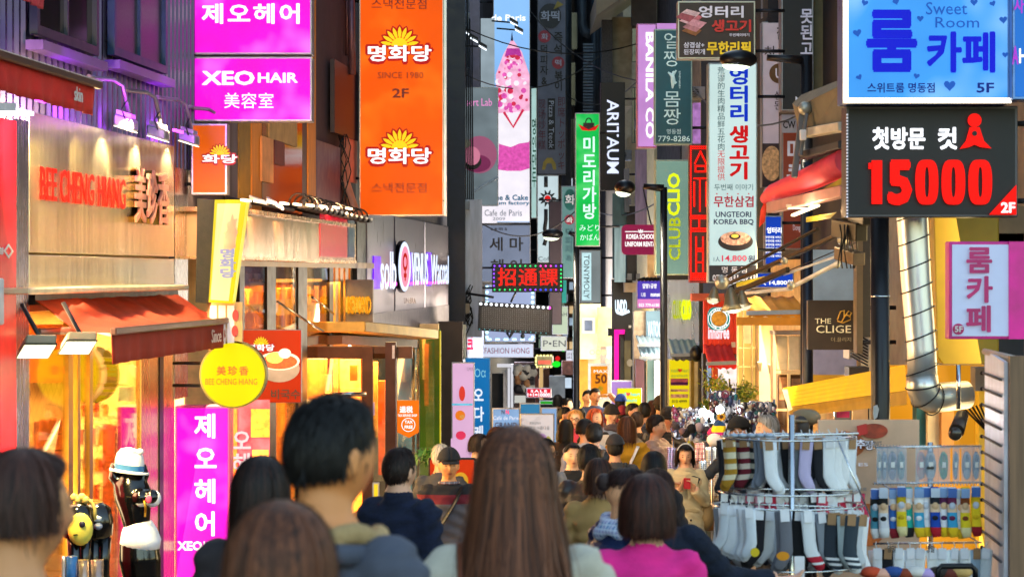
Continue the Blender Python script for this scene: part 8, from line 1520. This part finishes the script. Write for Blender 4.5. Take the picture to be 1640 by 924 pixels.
for k, (x, lb) in enumerate([(122, 'black hip form wearing a yellow bee face pad beside the mannequin'), (153, 'black hip form with white stripe patch, second from the left')]):
    t = thing('display_form', lb, 'display form', (P(x, 0, 16.2).x, 16.2+.2*k, gz(16.2))); Y_ = 16.2+.2*k; q_ = lambda x, y, dy=0: Vector(P(x, y, Y_))+Vector((0, dy, 0)); m = MB()
    m.tube([q_(x, 806), q_(x+2, 815), q_(x+3, 835), q_(x+4, 858), q_(x+5, 866)], [(.05, .05), (.095, .08), (.11, .10), (.10, .09), (.04, .04)], 18); m.tube([q_(x-2, 860), q_(x-2, 900), q_(x-2, 1000)], [.055, .045, .05], 12).tube([q_(x+14, 860), q_(x+13, 900), q_(x+12, 1000)], [.05, .04, .045], 12); m.build('form', GB, t)
    if k == 0:
        MB().ball(q_(x+10, 845, -.08), (.085, .05, .11), 16, 10).build('face_pad', M('pale_yellow_plush', 'd8c850', .7), t); MB().ball(q_(x+15, 836, -.13), (.022, .01, .022), 10, 7).build('eye_spot', M('plush_eye', '1a1430', .4), t); MB().tube([q_(x+1, 853, -.13), q_(x+22, 851, -.11)], .005, 5).build('mouth_line', BLACK, t)
        m = MB()
        for j in range(4): m.ball(q_(x-3+j*6, 796+(j % 2)*4, 0), .028, 10, 7)
        m.tube([q_(x+8, 800), q_(x+24, 802), q_(x+30, 815), q_(x+30, 832)], .012, 8); m.build('yellow_bow', M('straw_bow', 'c8b060', .8), t)
    else: MB().ball(q_(x+2, 828, -.08), (.05, .03, .022), 12, 8).build('stripe_patch', M('white_fur'), t); MB().ball(q_(x+8, 840, -.09), (.03, .03, .025), 12, 8).build('grey_patch', M('grey_patch', '8a90a8', .7), t)
for k, (x0, x1, c_) in enumerate([(98, 106, 'b0a8b0'), (106, 124, '1c4a90'), (125, 143, 'a89488'), (145, 166, 'a08c88')]):
    o = MB(); o.tube([P((x0+x1)/2, 896 if k > 1 else 890, 15.6), P((x0+x1)/2, 1000, 15.6)], (x1-x0)/2/F*15.6, 14); o = o.build('rolled_packet', M('foil_'+c_, c_, .2, .7 if k != 1 else 0, .5, 8, .4, 30)); tag(o, ['narrow silver', 'dark blue', 'wide foil', 'pinkish foil'][k]+' rolled packet standing at the bottom of the shop window', 'packet')
# middle crowd: label, px, py, Y, yaw, top, hair, kwargs
crowd = [
('woman with short dark hair facing the camera beside the long haired woman', 917, 711, 21.5, 8, cloth('16161a'), ('bob', .13, dict(vol=.014)), HK, dict(skin=SK1, female=True, vox=.010)),
('person in a dark brown coat with a beige strap seen from behind', 944, 716, 17.5, 172, cloth('20120c', 'down'), ('short', .1, dict(vol=.03)), '160c0a', dict(bulk=.03, n=900)),
('woman with auburn brown hair and tan coat walking away', 958, 735, 14, 165, cloth('b08850'), ('long', .26), '3c1c0c', dict(female=True, n=1100)),
('man with glasses in a grey top at the left of the crowd', 872, 703, 19, 40, cloth('7c7a80'), ('short', .1), HK, dict(skin=SK2, vox=.011)),
('man in a dark grey cap and grey jacket seen from behind', 985, 700, 23, 176, cloth('34363e'), ('short', .1), HK, dict(hat=('cap', '1c1e28'), bulk=.02, skin=SK2)),
('woman in a mustard yellow coat with brown hair and a striped bag strap', 1004, 668, 27.5, 174, cloth('c08a10'), ('long', .30, dict(vol=.02)), '54301c', dict(female=True, coat=.6, bulk=.022, n=900)),
('woman in a pale grey jumper with a black bob, seen from behind', 937, 672, 27, 184, cloth('a8acb8', 'knit'), ('bob', .19, dict(vol=.018)), '0c0b10', dict(female=True, n=700, bulk=.02)),
('blonde woman with glasses and a pink scarf', 922, 657, 33, -12, cloth('1c1a1e'), ('long', .24, dict(vol=.018)), 'c89a58', dict(skin=SK3, female=True, vox=.010, n=700)),
('woman with ginger hair in a black jacket over a white shirt', 952, 655, 31, 35, cloth('17161a'), ('long', .32, dict(vol=.016)), 'b0502c', dict(skin=SK3, female=True, vox=.010, n=700)),
('person in a black beanie and pale denim jacket with a hood', 979, 650, 33.5, 25, cloth('8494ac'), ('short', .1), HK, dict(skin=SK3, hat=('beanie', '17171a'), bulk=.028, vox=.011)),
('man in a blue grey jumper shading his eyes with a raised arm', 953, 622, 40, 15, cloth('4a5a86', 'knit'), ('short', .1), HK, dict(skin=SK2, arms=('down', 'shade'), vox=.010)),
('man with black hair standing beside the man shading his eyes', 941, 625, 41, 12, cloth('24242c'), ('short', .1), HK, dict(skin=SK1, vox=.012)),
('person in a bright blue cap and dark red jacket', 994, 634, 39, 175, cloth('6a1428'), ('short', .1), HK, dict(hat=('cap', '1848c0'), bulk=.02)),
('person in a wine red beanie walking away', 997, 652, 36.5, 178, cloth('581024'), ('short', .1), HK, dict(hat=('beanie', '7a1430'), bulk=.02)),
('man with black hair in profile beside the navy parka', 1013, 646, 35, 60, cloth('16161c'), ('short', .1), HK, dict(skin=SK1, vox=.012)),
('man with short black hair in a navy hooded parka seen from behind', 1032, 645, 33, 170, cloth('121a38', 'down'), ('short', .1), HK, dict(bulk=.035, skin=SK2)),
('person in a dark brown beanie and beige collar, back of the crowd', 1057, 636, 37, 172, cloth('8a7a64'), ('short', .1), '181010', dict(hat=('beanie', '2a1c18'), bulk=.025)),
('woman with brown hair between the navy parka and the brown beanie', 1045, 641, 38, 168, cloth('3a2c28'), ('long', .28), '4a2a1c', dict(female=True)),
('older woman with short black hair in a quilted beige puffer facing right', 1051, 667, 28, 70, cloth('b08a78', 'down'), ('short', .1, dict(vol=.028)), '181214', dict(skin=SK1, quilt=.06, bulk=.045, arms=('reach', 'reach'), vox=.011, n=800)),
('person in a black beanie and glasses by the accessory racks', 1071, 655, 29.5, 30, cloth('16161a'), ('short', .1), HK, dict(skin=SK2, hat=('beanie', '121214'), vox=.010)),
('woman with straight black hair seen from behind, left of the trench coat', 1047, 725, 17, 176, cloth('221a1c'), ('long', .3, dict(vol=.018)), '120b0c', dict(female=True, n=1000)),
('woman with brown hair left of the white handwritten poster', 795, 684, 25, 60, cloth('2c2830'), ('long', .25), '4c2c1e', dict(skin=SK2, female=True, n=500)),
('woman with a white headband among the dark hair, left of centre', 766, 695, 24, 70, cloth('1c1a22'), ('long', .22), '1c1212', dict(skin=SK1, female=True, n=500)),
('grey haired person behind the man in the black cap', 706, 712, 20, 170, cloth('3a3a40'), ('short', .1), 'b8b0a4', dict(skin=SK2)),
('dark haired man in profile in the left part of the crowd', 904, 652, 36, 80, cloth('2a2c34'), ('short', .1), HK, dict(skin=SK2, vox=.013)),
('woman with black hair under the red sale board', 893, 632, 45, 172, cloth('24222a'), ('long', .25), HK, dict(female=True)),
('woman with dark hair in profile beside the thin street lamp', 908, 638, 42, 60, cloth('30303a'), ('bob', .16), HK, dict(skin=SK1, female=True, vox=.013)),
('person with black hair behind the ginger woman', 930, 655, 38, 170, cloth('2c2c30'), ('short', .1), HK, {}),
('woman with dark hair low beside the blonde woman', 906, 672, 30, 150, cloth('1a1a1e'), ('long', .3), HK, dict(female=True)),
('person with brown hair under the blue cap', 1020, 660, 31, 172, cloth('2a2624'), ('short', .1), '2c1a12', {}),
('man in dark clothes far down the street', 925, 640, 52, 174, cloth('20222a'), ('short', .1), HK, {}),
('woman in a grey coat far down the street', 912, 640, 56, 178, cloth('6a6c74'), ('long', .25), HK, dict(female=True, coat=.6)),
('man in a black coat far down the street', 901, 638, 60, 180, cloth('16171c'), ('short', .1), HK, dict(coat=.6)),
('woman in a tan coat far down the street', 936, 641, 54, 178, cloth('8a7050'), ('long', .25), BRN, dict(female=True, coat=.6)),
('man in a navy jacket beside the lilac board', 972, 643, 44, 175, cloth('1c2440'), ('short', .1), HK, {}),
('young man with a black fringe behind the white jumper woman', 952, 680, 25.5, 170, cloth('18181c'), ('short', .1, dict(vol=.026)), HK, {}),
('vendor in a black cap and glasses behind the striped hats', 1184, 672, 23.5, -60, cloth('2c3038'), ('short', .1), HK, dict(skin=SK2, hat=('cap', '101014'), vox=.010, arms=('reach', 'down'))),
('grey haired vendor in a teal jacket behind the sock rack', 1229, 668, 23, -75, cloth('1c5870'), ('short', .1, dict(vol=.03)), '8a8e96', dict(skin=SK1, vox=.010, female=True)),
]
CR = {}
for row in crowd: CR[row[0]] = person(*row[:7], row[7], **{'n': 350, **row[8]})
def byl(w_): return [t for l, t in CR.items() if w_ in l][0]
glasses(byl('blonde')); glasses(byl('man with glasses')); glasses(byl('beanie and glasses')); glasses(byl('vendor in a black cap'))
neck_scarf(byl('blonde'), M('pink_wool', 'b83a5c', .95, bump=.5), .03, tail=.35)
strap(byl('mustard'), [(-.12, .10, 1.38), (-.04, .155, 1.2), (.06, .16, 1.02), (.14, .14, .88)], striped('strap_bw', [(0, 'e8e8e8'), (.35, '141414'), (.65, 'e8e8e8')], 0), .022)
strap(byl('dark brown coat'), [(-.12, -.05, 1.40), (-.13, .14, 1.30), (-.10, .16, 1.1), (-.08, .16, .9)], M('beige_strap', 'c0a078', .6), .02)
strap(byl('pale grey jumper'), [(.13, -.05, 1.40), (.14, .13, 1.30), (.13, .15, 1.1)], BLACK, .012); neck_scarf(byl('pale denim'), cloth('5a4c50'), .035)
neck_scarf(byl('navy hooded'), cloth('121a38', 'down'), .04, .10, 1.40)
m = MB(); m.box(-.06, .12, -.117, -.11, 1.0, 1.38); acc(byl('ginger'), 'shirt_front', m, M('white_shirt', 'c8c8cc', .8, bump=.3))
for k, (w_, c_) in enumerate([('man with short black hair in a navy', '22242c'), ('black bob, seen', '8a3a30'), ('brown beanie', '3a4a3a'), ('wine red beanie', '202430'), ('under the blue cap', '5a5248'), ('black hair behind the ginger', '303850'), ('dark grey cap', '14161c'), ('black fringe', '4a3a2c')]):
    q_ = byl(w_); m = MB(); m.tube([(0, .20, .98), (0, .22, 1.04), (0, .225, 1.2), (0, .20, 1.33), (0, .17, 1.37)], [(.10, .05), (.135, .075), (.13, .075), (.10, .06), (.05, .03)], 14); acc(q_, 'backpack', m, M('bag_'+c_, c_, .7, bump=.4, bscale=80)); m = MB()
    for sd in (-1, 1): m.tube([(.09*sd, .15, 1.36), (.10*sd, .04, 1.425), (.11*sd, -.10, 1.37), (.12*sd, -.12, 1.2)], [(.02, .006)]*4, 6)
    m.tube([(-.09, .295, 1.1), (.09, .295, 1.1)], .006, 5); acc(q_, 'straps', m, M('bag_'+c_))
# woman in the trench coat with phone
TC = M('trench_cotton', 'c4b490', .8, bump=.3, bscale=200, var=.12)
t = person('woman in a beige trench coat looking down at a red phone', 1097, 711, 23.6, 0, TC, ('long', .27, dict(vol=.022, flare=.8)), '140e10', arms=('phone', 'phone'), skin='d8a484', coat=.55, bulk=.022, vox=.0075, n=1600, female=True, tilt=14, legs='18181c')
m = MB(); m.box(-.035, .035, -.305, -.295, 1.235, 1.345); acc(t, 'held_phone', m, M('phone_red', 'b01020', .3))
m = MB(); m.prism([(-.0, -.135, 1.36), (-.13, -.12, 1.33), (-.10, -.14, 1.16), (-.02, -.15, 1.12)], (0, -.012, 0)); acc(t, 'lapel', m, TC); m = MB(); m.prism([(.0, -.135, 1.36), (.02, -.15, 1.12), (.10, -.14, 1.16), (.13, -.12, 1.33)], (0, -.012, 0)); acc(t, 'lapel', m, TC)
m = MB(); m.tube([(.182*math.cos(a), .142*math.sin(a), .99) for a in np.linspace(0, 6.2832, 25)], [(.006, .022)]*25, 8); acc(t, 'belt', m, M('trench_belt', 'b09c74', .8))
for x in (-.05, .05):
    for z in (.90, .80, .68): m = MB(); m.ball((x, -.158-(.99-z)*.06, z), (.012, .006, .012), 8, 6); acc(t, 'button', m, M('button_brown', '3a2a1c', .4))
HR_ = np.array(t['HR']).reshape(3, 3); m = MB(); m.tube([Vector(HR_@np.array((math.sin(a)*.095, -.055, .01+math.cos(a)*.132))+np.array(t['hc'])) for a in np.linspace(-1.1, 1.1, 15)], .006, 6); acc(t, 'hairband', m, M('pearl_band', 'd8d8e0', .3))
strap(t, [(.13, -.02, 1.39), (.15, -.10, 1.30), (.17, -.06, 1.1)], M('beige_strap'), .012); m = MB(); m.ball((.22, .06, .92), (.09, .12, .15), 14, 10); acc(t, 'shoulder_bag', m, M('quilted_tan', '8a7048', .7, bump=.8, bscale=40))
# ---------------------------------------------------------------- added area lamps standing in for light from the lit shops
def spill(px, py, Y, size, e, col, side, sy=None):
    o = area('shop_window_light', P(px, py, Y), size, e, col, (0, math.radians(-90 if side == 'L' else 90), 0), sy or size*.6); o.rotation_euler = (0, math.radians(-80 if side == 'L' else 80), 0); return o
spill(60, 640, 17.5, 4, 60, 'ffd8a0', 'L'); spill(330, 640, 22.5, 4, 60, 'ffc888', 'L'); spill(1560, 620, 19, 3, 16, 'ffe0a0', 'R'); spill(600, 600, 36, 5, 90, 'ffc870', 'L'); spill(745, 600, 50, 4, 90, 'd0e0ff', 'L'); spill(815, 600, 63, 5, 130, 'e8e8ff', 'L')
spill(1235, 560, 30, 3, 20, 'ffd8a0', 'R'); spill(1110, 560, 41, 4, 90, 'fff0d0', 'R'); spill(1010, 570, 52, 4, 120, 'ffe8d0', 'R'); spill(960, 590, 70, 5, 160, 'ffe8c0', 'R')
bpy.data.scenes.remove(TMP)
